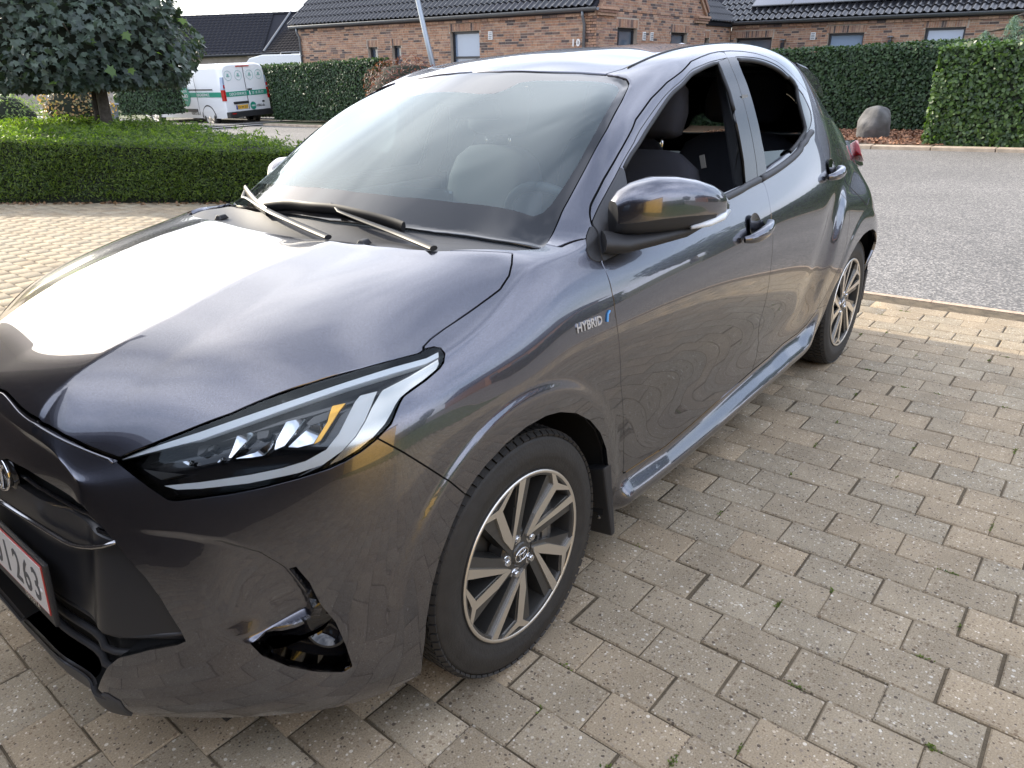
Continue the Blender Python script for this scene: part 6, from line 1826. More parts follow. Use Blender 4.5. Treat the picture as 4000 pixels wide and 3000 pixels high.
# gable wall
GX = 6.25
pk = 2.95
gtop = lambda u: 3.02 + (min(u, GX - u)) * .88
HG = [(1.02, 2.05, .8, 2.62), (4.0, 5.05, .8, 2.58)]
W2 = wall('gable_wall', (0, 0, 0), (-1, 0, 0), GX, .2, 2.98, HG, (0, 1, 0), seed=52, top=gtop)
window(W2, (0, 0, 0), (-1, 0, 0), (0, 1, 0), 1.02, 2.05, .8, 2.62, M['pane'], tilt=True); window(W2, (0, 0, 0), (-1, 0, 0), (0, 1, 0), 4.0, 5.05, .8, 2.58, M['pane'], tilt=True)
for (ux) in (0.42, GX - .42):
    b = MB()
    for q_ in range(3): b.box((-ux, .03 + .02 * q_, 2.90 + .067 * q_), (.84, .10 + .04 * q_, .058))
    b.build('kneeler', M['brick'], W2)
for sgn_ in (0, 1):
    b = MB()
    p0, p1 = (Vector((-.1, .05, 3.05)), Vector((-GX / 2, .05, 3.05 + GX / 2 * .88))) if sgn_ == 0 else (Vector((-GX + .1, .05, 3.05)), Vector((-GX / 2, .05, 3.05 + GX / 2 * .88)))
    for q_ in range(2):
        a = [p0 + Vector((0, -.10 + .05 * q_, .12 * q_)), p1 + Vector((0, -.10 + .05 * q_, .12 * q_))]
        P8 = [p + Vector((0, d_, h)) for d_ in (0, .13) for (p, h) in ((a[0], 0), (a[1], 0), (a[1], .11), (a[0], .11))]
        b.add(P8, [(0, 3, 2, 1), (4, 5, 6, 7), (0, 1, 5, 4), (1, 2, 6, 5), (2, 3, 7, 6), (3, 0, 4, 7)])
    b.build('raked_coping', M['brick'], W2)
def vent(parent, c, nrm):
    V0_ = bpy.data.objects.new('air_vent', None); V0_.parent = parent; link(V0_)
    R_ = Matrix.Rotation(math.atan2(nrm[1], nrm[0]), 3, 'Z')
    b = MB(); b.box(c, (.03, .15, .21), R_); b.build('vent_plate', M['white'], V0_)
    for k in range(4):
        b = MB(); b.box(Vector(c) + Vector(nrm) * .018 + Vector((0, 0, -.066 + .044 * k)), (.01, .11, .02), R_); b.build('vent_slot', M['zinc'], V0_)
vent(W1, (.02, -3.52, 2.50), (1, 0, 0)); vent(W2, (-2.40, .02, 2.44), (0, 1, 0)); vent(W2, (-2.83, .02, 2.44), (0, 1, 0))
for k, (chx, uu) in enumerate((('1', .74), ('0', .585))):
    text_mesh('house_number', chx, .24, M['white'], W1, Matrix.Translation((.02, -uu, 2.17)) @ Matrix.Rotation(PI / 2, 4, 'Z') @ Matrix.Rotation(PI / 2, 4, 'X'), .012, .95, bold=.006)
# recess wall and right wing
RX = -8.5
W3 = wall('recess_wall', (-GX - .05, -.16, 0), (-1, 0, 0), -RX - GX, .2, 2.86, [(.25, .62, 1.2, 2.48)], (0, 1, 0), seed=53)
window(W3, (-GX - .05, -.16, 0), (-1, 0, 0), (0, 1, 0), .25, .62, 1.2, 2.48, M['pane'])
RWL = 17.0
HR = [(.18, 1.42, .3, 2.50), (3.20, 4.26, .9, 2.56), (5.92, 6.96, .9, 2.62), (9.5, 10.6, .9, 2.62)]
W4 = wall('right_wing_wall', (RX, -.12, 0), (0, 1, 0), RWL, .2, 2.92, HR, (1, 0, 0), seed=54)
window(W4, (RX, -.12, 0), (0, 1, 0), (1, 0, 0), .18, 1.42, .3, 2.50, M['pane'], 'door_window')
for (a, c, t) in ((3.20, 4.26, 2.56), (5.92, 6.96, 2.62), (9.5, 10.6, 2.62)): window(W4, (RX, -.12, 0), (0, 1, 0), (1, 0, 0), a, c, .9, t, M['pane_light'])
for zz in (2.80, 2.867): course('corbel_course', W4, (RX + .005, -.1, 0), (RX + .005, RWL - .2, 0), (1, 0, 0), zz)
vent(W4, (RX + .02, 2.62, 2.50), (1, 0, 0))
for yy in (1.70, 4.92):
    L_ = bpy.data.objects.new('wall_lantern', None); L_.parent = W4; link(L_)
    b = MB(); b.box((RX + .09, yy, 2.20), (.10, .10, .26), None, 1.0); b.build('lantern_body', M['frame'], L_, bevel=.008)
    b = MB(); b.box((RX + .09, yy, 2.42), (.17, .17, .03), None, .7); b.box((RX + .04, yy, 2.36), (.03, .03, .10)); b.build('lantern_cap', M['zinc'], L_)
# gutters and downpipes
def gutter(parent, a, c, r=.065):
    b = MB(); a, c = Vector(a), Vector(c)
    e = (c - a).normalized(); side_ = e.cross(Vector((0, 0, 1)))
    V_ = []; F_ = []; n_ = 9
    for p in (a, c):
        for rr in (r, r - .006):
            for j in range(n_):
                w = PI + PI * j / (n_ - 1)
                V_.append(p + side_ * (math.cos(w) * rr) + Vector((0, 0, math.sin(w) * rr)))
    for j in range(n_ - 1): F_.append((j, j + 1, 2 * n_ + j + 1, 2 * n_ + j)); F_.append((n_ + j, 3 * n_ + j, 3 * n_ + j + 1, n_ + j + 1))
    b.add(V_, F_)
    L_ = (c - a).length
    b.tube([a + side_ * r, c + side_ * r], .008, 6); b.tube([a - side_ * r, c - side_ * r], .008, 6)
    for k in range(int(L_ / .8)): b.box(a + e * (k * .8 + .3) + Vector((0, 0, -.02)), (.02, .02, .10))
    return b.build('gutter', M['zinc'], parent, fix=False)
gutter(HOUSE, (.16, .12, 3.03), (.16, -LWL - .25, 3.03), .075)
gutter(HOUSE, (RX + .16, -.10, 2.98), (RX + .16, RWL, 2.98), .075)
def pipe(parent, x, y, zt, sd): 
    b = MB(); b.tube([(x + .16, y, zt), (x + .15, y, zt - .16), (x + .06, y, zt - .32), (x + .055, y, .2)], .04, 10); b.build('downpipe', M['zinc'], parent, smooth=True)
    b = MB(); b.box((x + .05, y, 2.1), (.10, .11, .03)); b.build('pipe_clip', M['zinc'], parent)
pipe(HOUSE, 0, -.33, 3.0, 1); pipe(HOUSE, 0, -LWL + .12, 3.0, 1)
# pantiled roofs
def pantiles(name, parent, origin, along, up, n_al, n_up, mat, w=.205, l=.34, lap=.03, skip=None):
    """each tile a double-curved pan; along = eave direction, up = slope direction"""
    o0 = np.array(origin, float); a = np.array(along, float); u = np.array(up, float); nn = np.cross(a, u); nn /= np.linalg.norm(nn)
    if nn[2] < 0: nn = -nn
    prof = [(0.0, .018), (.14, .045), (.28, .050), (.42, .030), (.56, .004), (.76, -.006), (.92, .004), (1.05, .022)]
    VV = []; FF = []; n = 0; k = len(prof)
    for i in range(n_al):
        for j in range(n_up):
            if skip and skip(i, j): continue
            for (tv, lift) in ((0, .034), (1, .0)):
                for (s_, h) in prof:
                    VV.append(o0 + a * ((i + s_) * w) + u * (j * l + tv * (l + lap)) + nn * (h + lift))
            for (s_, h) in prof: VV.append(o0 + a * ((i + s_) * w) + u * (j * l) + nn * (h + .034 - .030))
            for q_ in range(k - 1):
                FF.append((n + q_, n + q_ + 1, n + k + q_ + 1, n + k + q_))
                FF.append((n + 2 * k + q_, n + 2 * k + q_ + 1, n + q_ + 1, n + q_))
            n += 3 * k
    o = raw(name, np.array(VV), np.array(FF), mat, parent, True); o['kind'] = 'stuff'
    o.data.set_sharp_from_angle(angle=.9)
    return o
R1 = bpy.data.objects.new('roof', None); R1.parent = HOUSE; link(R1)
cs, sn = math.cos(math.radians(40)), math.sin(math.radians(40))
def deck(parent, P4):
    b = MB(); nn = (Vector(P4[1]) - Vector(P4[0])).cross(Vector(P4[3]) - Vector(P4[0])).normalized()
    if nn.z < 0: nn = -nn
    V_ = [Vector(p) - nn * .02 for p in P4] + [Vector(p) - nn * .12 for p in P4]
    b.add(V_, [(0, 1, 2, 3), (7, 6, 5, 4), (0, 4, 5, 1), (1, 5, 6, 2), (2, 6, 7, 3), (3, 7, 4, 0)]); b.build('roof_deck', M['tile_mat'], parent)
deck(R1, [(.20, .0, 3.02), (.20, -LWL - .3, 3.02), (.2 - 3.45, -LWL - .3, 3.02 + 3.45 * .839), (.2 - 3.45, 0, 3.02 + 3.45 * .839)])
pantiles('pantiles', R1, (.17, -LWL - .32, 3.06), (0, 1, 0), (-cs, 0, sn), 62, 8, M['tile'])
deck(R1, [(-GX + 3.1 - 3.45, 0, 3.02), (-GX + 3.1 - 3.45, -LWL, 3.02), (-3.1, -LWL, 5.7), (-3.1, 0, 5.7)])
R2 = bpy.data.objects.new('roof', None); R2.parent = HOUSE; link(R2)
cs2, sn2 = math.cos(math.radians(32)), math.sin(math.radians(32))
deck(R2, [(RX + .2, -3.0, 2.98), (RX + .2, RWL, 2.98), (RX + .2 - 4.4, RWL, 2.98 + 4.4 * .625), (RX + .2 - 4.4, -3.0, 2.98 + 4.4 * .625)])
pantiles('pantiles', R2, (RX + .18, -.9, 3.0), (0, 1, 0), (-cs2, 0, sn2), 80, 12, M['tile'])
# small roof over the recess, running into the wing
deck(R2, [(-GX - .1, -.02, 2.93), (RX - .1, -.02, 2.93), (RX - 2.0, -2.2, 4.5), (-GX - .1, -2.2, 4.5)])
pantiles('pantiles', R2, (RX - .1, .02, 2.96), (1, 0, 0), (0, -cs, sn), 11, 6, M['tile'])
# solar panels above the right wing eaves
M['solar'] = pm('solar_glass', (.035, .045, .075), .05, coat=1.0, spec=.8)
up2 = Vector((-cs2, 0, sn2)); nn2 = Vector((sn2, 0, cs2))
pw = 1.30
for k in range(7):
    y0 = .35 + k * (pw + .02)
    if y0 > 10: break
    SP = bpy.data.objects.new('solar_panel', None); SP.parent = R2; link(SP)
    o_ = Vector((RX + .18, y0, 3.0)) + up2 * .66 + nn2 * .13
    P4 = [o_, o_ + Vector((0, pw, 0)), o_ + Vector((0, pw, 0)) + up2 * 1.7, o_ + up2 * 1.7]
    b = MB(); b.add(P4 + [p - nn2 * .035 for p in P4], [(0, 1, 2, 3), (7, 6, 5, 4), (0, 4, 5, 1), (1, 5, 6, 2), (2, 6, 7, 3), (3, 7, 4, 0)]); b.build('panel_frame', M['zinc'], SP)
    ins_ = [o_ + Vector((0, .03, 0)) + up2 * .03 + nn2 * .004, o_ + Vector((0, pw - .03, 0)) + up2 * .03 + nn2 * .004, o_ + Vector((0, pw - .03, 0)) + up2 * 1.67 + nn2 * .004, o_ + Vector((0, .03, 0)) + up2 * 1.67 + nn2 * .004]
    b = MB(); b.add(ins_, [(0, 1, 2, 3)]); b.build('panel_glass', M['solar'], SP, fix=False)
# body of the house behind the walls
b = MB(); b.box((-3.1, -LWL / 2 - .2, 1.5), (5.4, LWL - .6, 2.9)); b.box((RX - 2.2, RWL / 2 - 1, 1.4), (3.4, RWL, 2.7)); b.build('house_core', M['void'], HOUSE)

# ================================================================== HOUSE IN THE BACKGROUND
H2 = bpy.data.objects.new('dark_roofed_house', None)
eL = np.array([-26.6, -49.0]); eR = np.array([-31.3, -43.0]); ev_ = (eR - eL) / np.linalg.norm(eR - eL)
H2.matrix_local = Matrix.Translation((eL[0], eL[1], 0)) @ Matrix.Rotation(math.atan2(ev_[1], ev_[0]), 4, 'Z')
link(H2); tag(H2, 'distant house with long matt dark tiled roof and skylight beyond the van', 'house')
# local: +x to the right along the eaves, -y away from the viewer is +y ; viewer side is -y
b = MB(); b.box((-8, 3.0, 1.9), (24, 5.6, 3.7)); b.build('wall', pm('pale_brick', (.36, .31, .27), .9, noise=(3, .2)), H2)
RA = bpy.data.objects.new('roof', None); RA.parent = H2; link(RA)
sgn_y = 1.0
tl = Vector((ev_[1], -ev_[0], 0))
def plane_tiles(name, parent, o0, al, up, wid, hgt, rows, mat):
    VV = []; FF = []
    o0 = np.array(o0, float); al = np.array(al, float); up = np.array(up, float); nn = np.cross(al, up); nn /= np.linalg.norm(nn)
    if nn[2] < 0: nn = -nn
    n = 0; cols = int(wid / .30); seg = 4
    for j in range(rows):
        for i in range(cols * seg + 1):
            s_ = i / seg; h = .028 * math.sin(2 * PI * s_) + .03
            for (tv, lift) in ((0, .04), (1, 0)):
                VV.append(o0 + al * (s_ * .30) + up * ((j + tv) * hgt / rows) + nn * (h + lift))
        base = n
        for i in range(cols * seg): FF.append((base + 2 * i, base + 2 * i + 2, base + 2 * i + 3, base + 2 * i + 1))
        n += 2 * (cols * seg + 1)
    o = raw(name, np.array(VV), np.array(FF), mat, parent, True); o['kind'] = 'stuff'; return o
for P4 in ([(-20, -.3, 3.70), (5.35, -.3, 3.70), (6.6, 3.4, 6.36), (-20, 3.4, 6.36)], [(5.35, -.3, 3.70), (11.5, -2.5, 3.70), (13.5, 2.7, 6.2), (6.6, 3.4, 6.36)]):
    deck(RA, P4)
plane_tiles('roof_tiles', RA, (-20, -.3, 3.75), (1, 0, 0), (0, math.cos(.62), math.sin(.62)), 25.3, 4.6, 14, M['tile_mat'])
plane_tiles('roof_tiles', RA, (5.35, -.3, 3.75), (.94, -.34, 0), (.30, .80, .52), 6.5, 4.6, 14, pm('brown_tile', (.034, .031, .032), .9, spec=.12))
b = MB(); b.tube([(5.3, -.3, 3.85), (6.4, 3.5, 6.5)], .07, 6); b.build('valley_flashing', M['zinc'], RA)
b = MB(); b.tube([(-20, -.38, 3.70), (5.3, -.38, 3.70), (11.4, -2.5, 3.70)], .07, 8); b.build('gutter', M['frame'], RA)
b = MB()
for k in range(60): b.tube([(-18 + k * .42, 3.45, 6.42), (-18 + k * .42 + .40, 3.45, 6.42)], [.10, .085], 8)
o = b.build('ridge_tiles', M['tile_mat'], RA); o['kind'] = 'stuff'
SKY = bpy.data.objects.new('skylight', None); SKY.parent = RA; link(SKY)
b = MB(); b.box((7.9, .55, 5.25), (1.05, 1.1, .07), Matrix.Rotation(.20, 3, 'X') @ Matrix.Rotation(-.34, 3, 'Z')); b.build('sash', M['white'], SKY)
for dx in (-.26, .26):
    b = MB(); b.box((7.9 + dx, .55 - dx * .34, 5.30), (.44, .95, .02), Matrix.Rotation(.20, 3, 'X') @ Matrix.Rotation(-.34, 3, 'Z')); b.build('pane', M['pane_light'], SKY)

# ================================================================== VAN
def van():
    R_ = bpy.data.objects.new('service_van', None)
    R_.matrix_local = Matrix.Translation((-14.6635, -23.4610, 0.2001)) @ Matrix.Rotation(-1.5060, 4, 'Z') @ Matrix.Rotation(-0.0165, 4, 'Y') @ Matrix.Rotation(-0.0384, 4, 'X') @ Matrix.Diagonal((1.10, 1.0, 1.08, 1))
    link(R_); tag(R_, 'white service van with green stripe parked at the dark hedge', 'van')
    wp_ = pm('van_white', (.80, .81, .82), .25, coat=.6); gr = pm('van_green', (.015, .26, .17), .4); blk = M['black_plastic']
    # sections along x (rear x = 0, front x = 5.0), half profile (y, z)
    def sec(hw, zb, zs, zr, rw): return [(hw * .97, zb), (hw, zb + .20), (hw, .75), (hw * .99, zs), (hw * .955, zs + .25), (rw + .10, zr - .14), (rw, zr - .045), (rw - .14, zr - .008), (0, zr)]
    S_ = [(.0, sec(.93, .38, 1.05, 1.93, .74)), (.05, sec(.97, .34, 1.08, 1.965, .775)), (.3, sec(.985, .32, 1.1, 1.985, .80)), (1.5, sec(.99, .32, 1.1, 1.99, .82)), (3.27, sec(.99, .32, 1.1, 1.985, .82)),
          (3.72, sec(.985, .32, 1.1, 1.95, .79)), (4.12, sec(.975, .32, 1.08, 1.72, .72)), (4.52, sec(.96, .32, 1.03, 1.40, .66)), (4.97, sec(.90, .33, .90, 1.14, .60)), (5.25, sec(.78, .34, .78, .95, .5)), (5.35, sec(.68, .38, .68, .80, .45))]
    V_ = []; F_ = []; k = 9
    for (xx, pr_) in S_:
        for (yy, zz) in pr_: V_.append((xx, yy, zz))
        for (yy, zz) in pr_: V_.append((xx, -yy, zz))
    for i in range(len(S_) - 1):
        for s in (0, k):
            for j in range(k - 1):
                a = i * 2 * k + s + j; F_.append((a, a + 1, a + 2 * k + 1, a + 2 * k))
    F_.append(tuple(list(range(k)) + list(reversed(range(k, 2 * k - 1))))); e = (len(S_) - 1) * 2 * k
    F_.append(tuple(e + q_ for q_ in list(range(k)) + list(reversed(range(k, 2 * k - 1)))))
    bm = bmesh.new(); vs = [bm.verts.new(v) for v in V_]
    for f_ in F_: bm.faces.new([vs[q_] for q_ in f_])
    bmesh.ops.remove_doubles(bm, verts=bm.verts, dist=.0005); bmesh.ops.recalc_face_normals(bm, faces=bm.faces)
    me = bpy.data.meshes.new('body'); bm.to_mesh(me); bm.free(); me.materials.append(wp_)
    me.polygons.foreach_set('use_smooth', np.ones(len(me.polygons), bool)); me.set_sharp_from_angle(angle=.6)
    B_ = bpy.data.objects.new('body', me); B_.parent = R_; link(B_)
    # the van's left side is +y here
    for xx in (.97, 4.27):
        for s in (1, -1):
            Wq = bpy.data.objects.new('wheel', None); Wq.parent = R_; Wq.location = (xx, s * .86, .33); link(Wq)
            if s < 0: Wq.rotation_euler = (0, 0, PI)
            b = MB(); b.lathe([(.20, -.10), (.30, -.11), (.33, -.08), (.335, 0), (.33, .09), (.30, .115), (.215, .105), (.2, .08)], 'y', 40); b.build('tyre', M['tyre'], Wq, smooth=True, angle=.8)
            b = MB(); b.lathe([(.215, .10), (.20, .112), (.185, .10), (.10, .09), (.06, .108), (.001, .11)], 'y', 40); b.build('wheel_trim', M['silver'], Wq, smooth=True, angle=.5)
            for q_ in range(5):
                a = 2 * PI * q_ / 5; b = MB(); b.box((.15 * math.cos(a), .100, .15 * math.sin(a)), (.055, .014, .03), Matrix.Rotation(-a, 3, 'Y')); b.build('trim_slot', blk, Wq)
            b = MB(); b.lathe([(.385, .128), (.345, .130), (.345, -.05)], 'y', 30, (0, 0, .03), False, -.05, PI + .05); b.lathe([(.345, .06), (.01, .06)], 'y', 30, (0, 0, .03), False, -.05, PI + .05); b.build('wheel_arch', blk, Wq, fix=False)
    sy = .992
    def sidebox(name, x0, x1, z0, z1, mat, d=.006, y=sy): b = MB(); b.box(((x0 + x1) / 2, y, (z0 + z1) / 2), (x1 - x0, d, z1 - z0)); return b.build(name, mat, R_)
    sidebox('stripe', .10, 4.6, .985, 1.135, gr, .012, .984); sidebox('rub_strip', 1.55, 3.70, .52, .62, blk, .03); sidebox('slide_rail', .55, 2.0, 1.20, 1.235, blk, .014, .978)
    for xx in (1.45, 3.1): sidebox('door_gap', xx, xx + .012, .42, 1.75, blk, .008, .965 if False else .988)
    side_m = lambda x_, z_, off=.998: Matrix.Translation((x_, off, z_)) @ Matrix.Rotation(PI, 4, 'Z') @ Matrix.Rotation(PI / 2, 4, 'X')
    text_mesh('side_text', 'DØGNSERVICE', .125, M['white'], R_, side_m(1.45, 1.015), .002, .86)
    b = MB(); pts = [(0.25 * math.cos(t_), .30 * math.sin(t_) + (0 if math.sin(t_) > 0 else -.04 * (1 - abs(math.cos(t_))))) for t_ in np.linspace(0, 2 * PI, 28, endpoint=False)]
    b.prism([(2.10 + p[0], 1.03 + p[1]) for p in pts], .985, 1.003); b.build('side_badge', gr, R_)
    text_mesh('side_text', 'KIBO', .145, M['white'], R_, side_m(2.29, .98, 1.006), .002, 1.0, bold=.004); text_mesh('side_text', 'JUDO', .11, M['white'], R_, side_m(2.24, 1.14, 1.006), .002, 1.0)
    text_mesh('side_text', 'Sikring', .07, M['white'], R_, side_m(2.20, .88, 1.006), .002, 1.0); text_mesh('side_text', 'KIBO.dk', .13, M['alloy_dark'], R_, side_m(1.95, .43, .998), .002, 1.0)
    # rear end, x = 0 faces -x
    def rear(name, y0, y1, z0, z1, mat, d=.02, x=-.006, bv=0): b = MB(); b.box((x, (y0 + y1) / 2, (z0 + z1) / 2), (d, abs(y1 - y0), z1 - z0)); return b.build(name, mat, R_, bevel=bv)
    rear('rear_bumper', -.95, .95, .34, .52, blk, .20, -.05, .02); rear('rear_stripe', -.91, .86, .985, 1.135, gr, .012); rear('door_gap', -.008, .008, .56, 1.86, blk, .012)
    rear('brake_light', -.28, .28, 1.87, 1.905, M['red_lens'], .03); rear('grab_bar', -.0, .62, .745, .82, blk, .05, -.02, .012)
    rear('door_handle', -.24, -.05, 1.15, 1.19, blk, .03); rear('lock', -.70, -.60, .74, .79, blk, .02, bv=.008)
    NP = bpy.data.objects.new('number_plate', None); NP.parent = R_; link(NP)
    b = MB(); b.box((-.014, .30, .645), (.012, .50, .12)); b.build('plate_face', pm('plate_yellow', (.75, .42, .03), .4), NP)
    b = MB(); b.box((-.016, .525, .645), (.012, .05, .12)); b.build('plate_band', pm('plate_blue', (.03, .08, .35), .4), NP)
    rm_ = lambda y_, z_, x_=-.022: Matrix.Translation((x_, y_, z_)) @ Matrix.Rotation(-PI / 2, 4, 'Z') @ Matrix.Rotation(PI / 2, 4, 'X')
    text_mesh('plate_text', 'CU 94 253', .10, M['plate_ink'], NP, rm_(.49, .61), .001, .92, bold=.002)
    text_mesh('rear_text', 'DØGNSERVICE', .125, M['white'], R_, rm_(.74, 1.015, -.016), .002, .86); text_mesh('rear_text', '70 10 70 77', .125, M['white'], R_, rm_(-.20, 1.015, -.016), .002, .86)
    rear('phone_icon', -.10, -.15, 1.0, 1.12, M['white'], .016)
    for yy in (.66, .24, -.24, -.62):
        b = MB()
        b.tube([(-.010, yy + .145 * math.cos(t_), 1.62 + .145 * math.sin(t_)) for t_ in np.linspace(0, 2 * PI, 29)], .006, 4, False); b.box((-.010, yy, 1.60), (.006, .13, .03)); b.box((-.010, yy, 1.65), (.006, .07, .06)); b.build('roundel', pm('roundel_green', (.25, .45, .40), .5) if yy == .66 else bpy.data.materials['roundel_green'], R_)
    b = MB(); b.lathe([(.001, .012), (.12, .010), (.125, 0)], 'x', 28); o = b.build('rear_badge', gr, R_); o.location = (-.012, -.18, .655); o.rotation_euler = (0, PI, 0) if False else (0, 0, PI)
    text_mesh('rear_text', 'KIBO', .075, M['white'], R_, rm_(-.095, .63, -.028), .001, 1.0, bold=.002); text_mesh('rear_text', 'KIBO.dk', .11, M['alloy_dark'], R_, rm_(-.33, .61, -.016), .002, .9)
    for s in (1, -1):
        TL = bpy.data.objects.new('tail_lamp', None); TL.parent = R_; link(TL)
        b = MB(); b.add([(-.012, s * .875, .86), (-.012, s * .955, .86), (.09, s * .992, .86), (-.012, s * .87, 1.20), (-.012, s * .945, 1.20), (.09, s * .985, 1.20), (.02, s * .86, .86), (.02, s * .85, 1.20)], [(0, 1, 4, 3), (1, 2, 5, 4), (3, 4, 5, 7), (0, 6, 2, 1), (6, 7, 5, 2), (0, 3, 7, 6)]); b.build('red_lens', M['red_lens'], TL)
        b = MB(); b.add([(-.010, s * .87, 1.21), (-.010, s * .945, 1.21), (.09, s * .985, 1.21), (-.0, s * .845, 1.58), (-.0, s * .90, 1.58), (.07, s * .945, 1.58), (.02, s * .85, 1.21), (.02, s * .835, 1.58)], [(0, 1, 4, 3), (1, 2, 5, 4), (3, 4, 5, 7), (0, 6, 2, 1), (6, 7, 5, 2), (0, 3, 7, 6)]); b.build('clear_lens', M['pane_light'], TL)
        b = MB(); b.box((-.014, s * .90, 1.30), (.02, .05, .10)); b.build('reverse_lens', M['red_lens'], TL)
    rear('reflector', .70, .86, .45, .48, M['red_lens'], .01, -.155)
van()

# ================================================================== OTHER THINGS ACROSS THE STREET
LP = empty('lamp_post', (-14.75, -13.62, .38)); tag(LP, 'leaning galvanised street lamp post before the brick house', 'lamp post')
b = MB(); b.tube([(0, 0, 0), (0, -.62, 2.4), (0, -1.0, 4.0), (.1, -1.25, 5.2)], [.080, .072, .062, .05], 14); b.build('mast', pm('galvanised', (.36, .40, .44), .4, .5), LP, smooth=True)
b = MB(); b.box((.5, -1.3, 5.28), (1.0, .22, .12)); b.build('lamp_head', M['zinc'], LP, bevel=.03)
CV = empty('motorhome', (-20.7, -28.5, .75)); CV.rotation_euler = (0, 0, math.atan2(2.08, -1.65)); tag(CV, 'white motorhome whose roof shows above the dark hedge', 'motorhome')
b = MB()
b.prism([(-2.3, 0.3), (2.3, 0.3), (2.3, 2.0), (2.1, 2.08), (-1.3, 2.12), (-1.9, 2.0), (-2.2, 1.7), (-2.35, 1.2)], -1.05, 1.05); b.build('body', pm('caravan_white', (.80, .81, .80), .35, coat=.3), CV, bevel=.05)
for yy in (-.8, .8):
    b = MB(); b.tube([(-.6, yy, 2.06), (-.5, yy, 2.2), (1.6, yy, 2.2), (1.7, yy, 2.06)], .02, 6); b.build('roof_rail', M['zinc'], CV, smooth=True)
b = MB(); b.box((.4, 0, 2.16), (.5, .5, .09)); b.build('roof_hatch', M['white'], CV, bevel=.02)
b = MB(); b.box((.4, -1.06, 1.45), (1.2, .02, .5)); b.build('side_window', M['pane'], CV)
BN = empty('grey_bin', (-10.15, -24.9, .58)); BN.rotation_euler = (0, 0, .9); tag(BN, 'grey wheeled bin standing behind the maple trunk', 'bin')
b = MB(); b.box((0, 0, .28), (.62, .62, .52), None, 1.12); b.build('body', pm('bin_grey', (.17, .19, .22), .5), BN, bevel=.02)
b = MB(); b.box((0, 0, .565), (.76, .78, .05)); b.build('lid', pm('bin_lid', (.36, .40, .45), .45), BN, bevel=.015)
# side street at the left
rng = np.random.default_rng(77)
strip('side_road', [-14.4, -10, -7, -4.02], [-60, -40, -30, -22], .02, pm('side_asphalt', (.30, .29, .275), .85, noise=(3, .15)))
strip('van_bay', [-18.5, -16, -11.5], [-30, -26, -22.5], .045, M['asphalt'])

# ================================================================== BEHIND AND BESIDE THE CAMERA (seen in the paint and glass)
def simple_house(name, label, loc, rz, dims, wallm, roofm, ph=2.2):
    R_ = empty(name, loc, rz); tag(R_, label, 'house')
    w, d, h = dims
    b = MB(); b.box((0, 0, h / 2), (w, d, h)); b.build('wall', wallm, R_)
    b = MB(); b.prism([(-d / 2 - .5, h - .05), (d / 2 + .5, h - .05), (0, h + ph)], -w / 2 - .3, w / 2 + .3, 'x'); b.build('roof', roofm, R_)
    for k in range(int(w / 3.2)):
        Wn = bpy.data.objects.new('window', None); Wn.parent = R_; link(Wn)
        xx = -w / 2 + 1.8 + k * 3.2
        for s in (1, -1):
            b = MB(); b.box((xx, s * (d / 2 + .01), h * .56), (1.3, .06, 1.2)); b.build('frame', M['frame'], Wn)
            b = MB(); b.box((xx, s * (d / 2 + .03), h * .56), (1.1, .05, 1.0)); b.build('pane', M['pane'], Wn)
    return R_
ybr = pm('yellow_brick', (.55, .36, .10), .9, noise=(6, .2))
simple_house('brick_bungalow', 'dark brick bungalow in front of the parked car', (6.6, 3.0, 0), PI / 2, (13.0, 5.2, 2.6), pm('dark_house_brick', (.07, .055, .045), .9, noise=(6, .2)), M['tile_mat'])
b = empty('garden_wall', (2.3, 6.4, 0)); tag(b, 'sunlit yellow brick garage wall beside the driveway', 'wall')
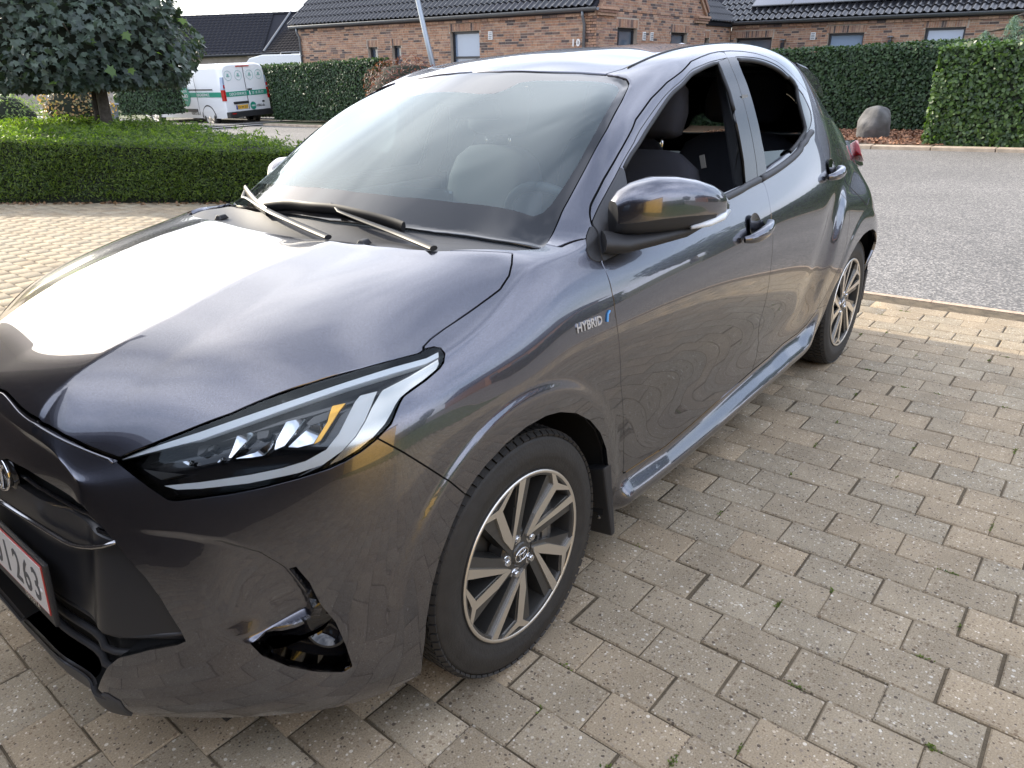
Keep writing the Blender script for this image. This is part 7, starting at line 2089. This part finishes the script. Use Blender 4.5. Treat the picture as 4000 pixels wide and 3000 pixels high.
q_ = MB(); q_.box((0, 0, 1.15), (3.6, .3, 2.3)); q_.build('brickwork', ybr, b)
q_ = MB(); q_.box((0, 0, 2.36), (3.8, .5, .12)); q_.build('coping', M['tile_mat'], b)
simple_house('neighbour_house', 'red brick neighbour house beyond the lawn with dark roof', (-20.5, 24.0, 0), -.25, (16, 7.5, 2.7), pm('neighbour_brick', (.30, .15, .09), .9, noise=(5, .2)), M['tile_mat'], 2.6)
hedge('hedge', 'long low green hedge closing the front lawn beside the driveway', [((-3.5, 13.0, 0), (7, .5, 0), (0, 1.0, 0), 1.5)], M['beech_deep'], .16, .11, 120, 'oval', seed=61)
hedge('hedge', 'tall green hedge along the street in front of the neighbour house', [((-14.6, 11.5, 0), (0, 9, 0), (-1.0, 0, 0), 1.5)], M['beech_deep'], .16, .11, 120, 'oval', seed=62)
for k, (tx, ty, s_) in enumerate(((-9.0, 30.0, 1.0), (-27, 15.5, 1.2))):
    rng = np.random.default_rng(90 + k)
    R_ = empty('garden_tree', (tx, ty, 0)); tag(R_, ['broad green garden tree behind the lawn hedge', 'leafy tree at the street end of the right hedge'][k], 'tree')
    b = MB(); b.tube([(0, 0, 0), (.05, 0, 1.2 * s_), (0, .1, 3.0 * s_)], [.18 * s_, .14 * s_, .05], 10); b.build('trunk', M['bark'], R_, smooth=True)
    tree_crown('crown', R_, (0, 0, 3.3 * s_), (2.0 * s_, 2.0 * s_, 1.9 * s_), 1500, M['darktree'], .5, .36, 'oval', rng, .4, .5)
# brick garage at the car's nose: its shade lies over the front of the driveway
G_ = empty('garage', (3.9, -4.6, 0)); tag(G_, 'red-brown brick garage with flat roof beside the nose of the car', 'garage')
b = MB(); b.box((0, 0, 1.22), (6.1, 6.0, 2.44)); b.build('wall', pm('garage_brick', (.065, .052, .045), .9, noise=(9, .3)), G_)
b = MB(); b.box((0, 0, 2.58), (6.6, 6.6, .28)); b.build('roof', M['frame'], G_)
b = MB(); b.box((.6, 3.0, 1.05), (2.6, .05, 2.1)); b.build('garage_door', M['frame'], G_)
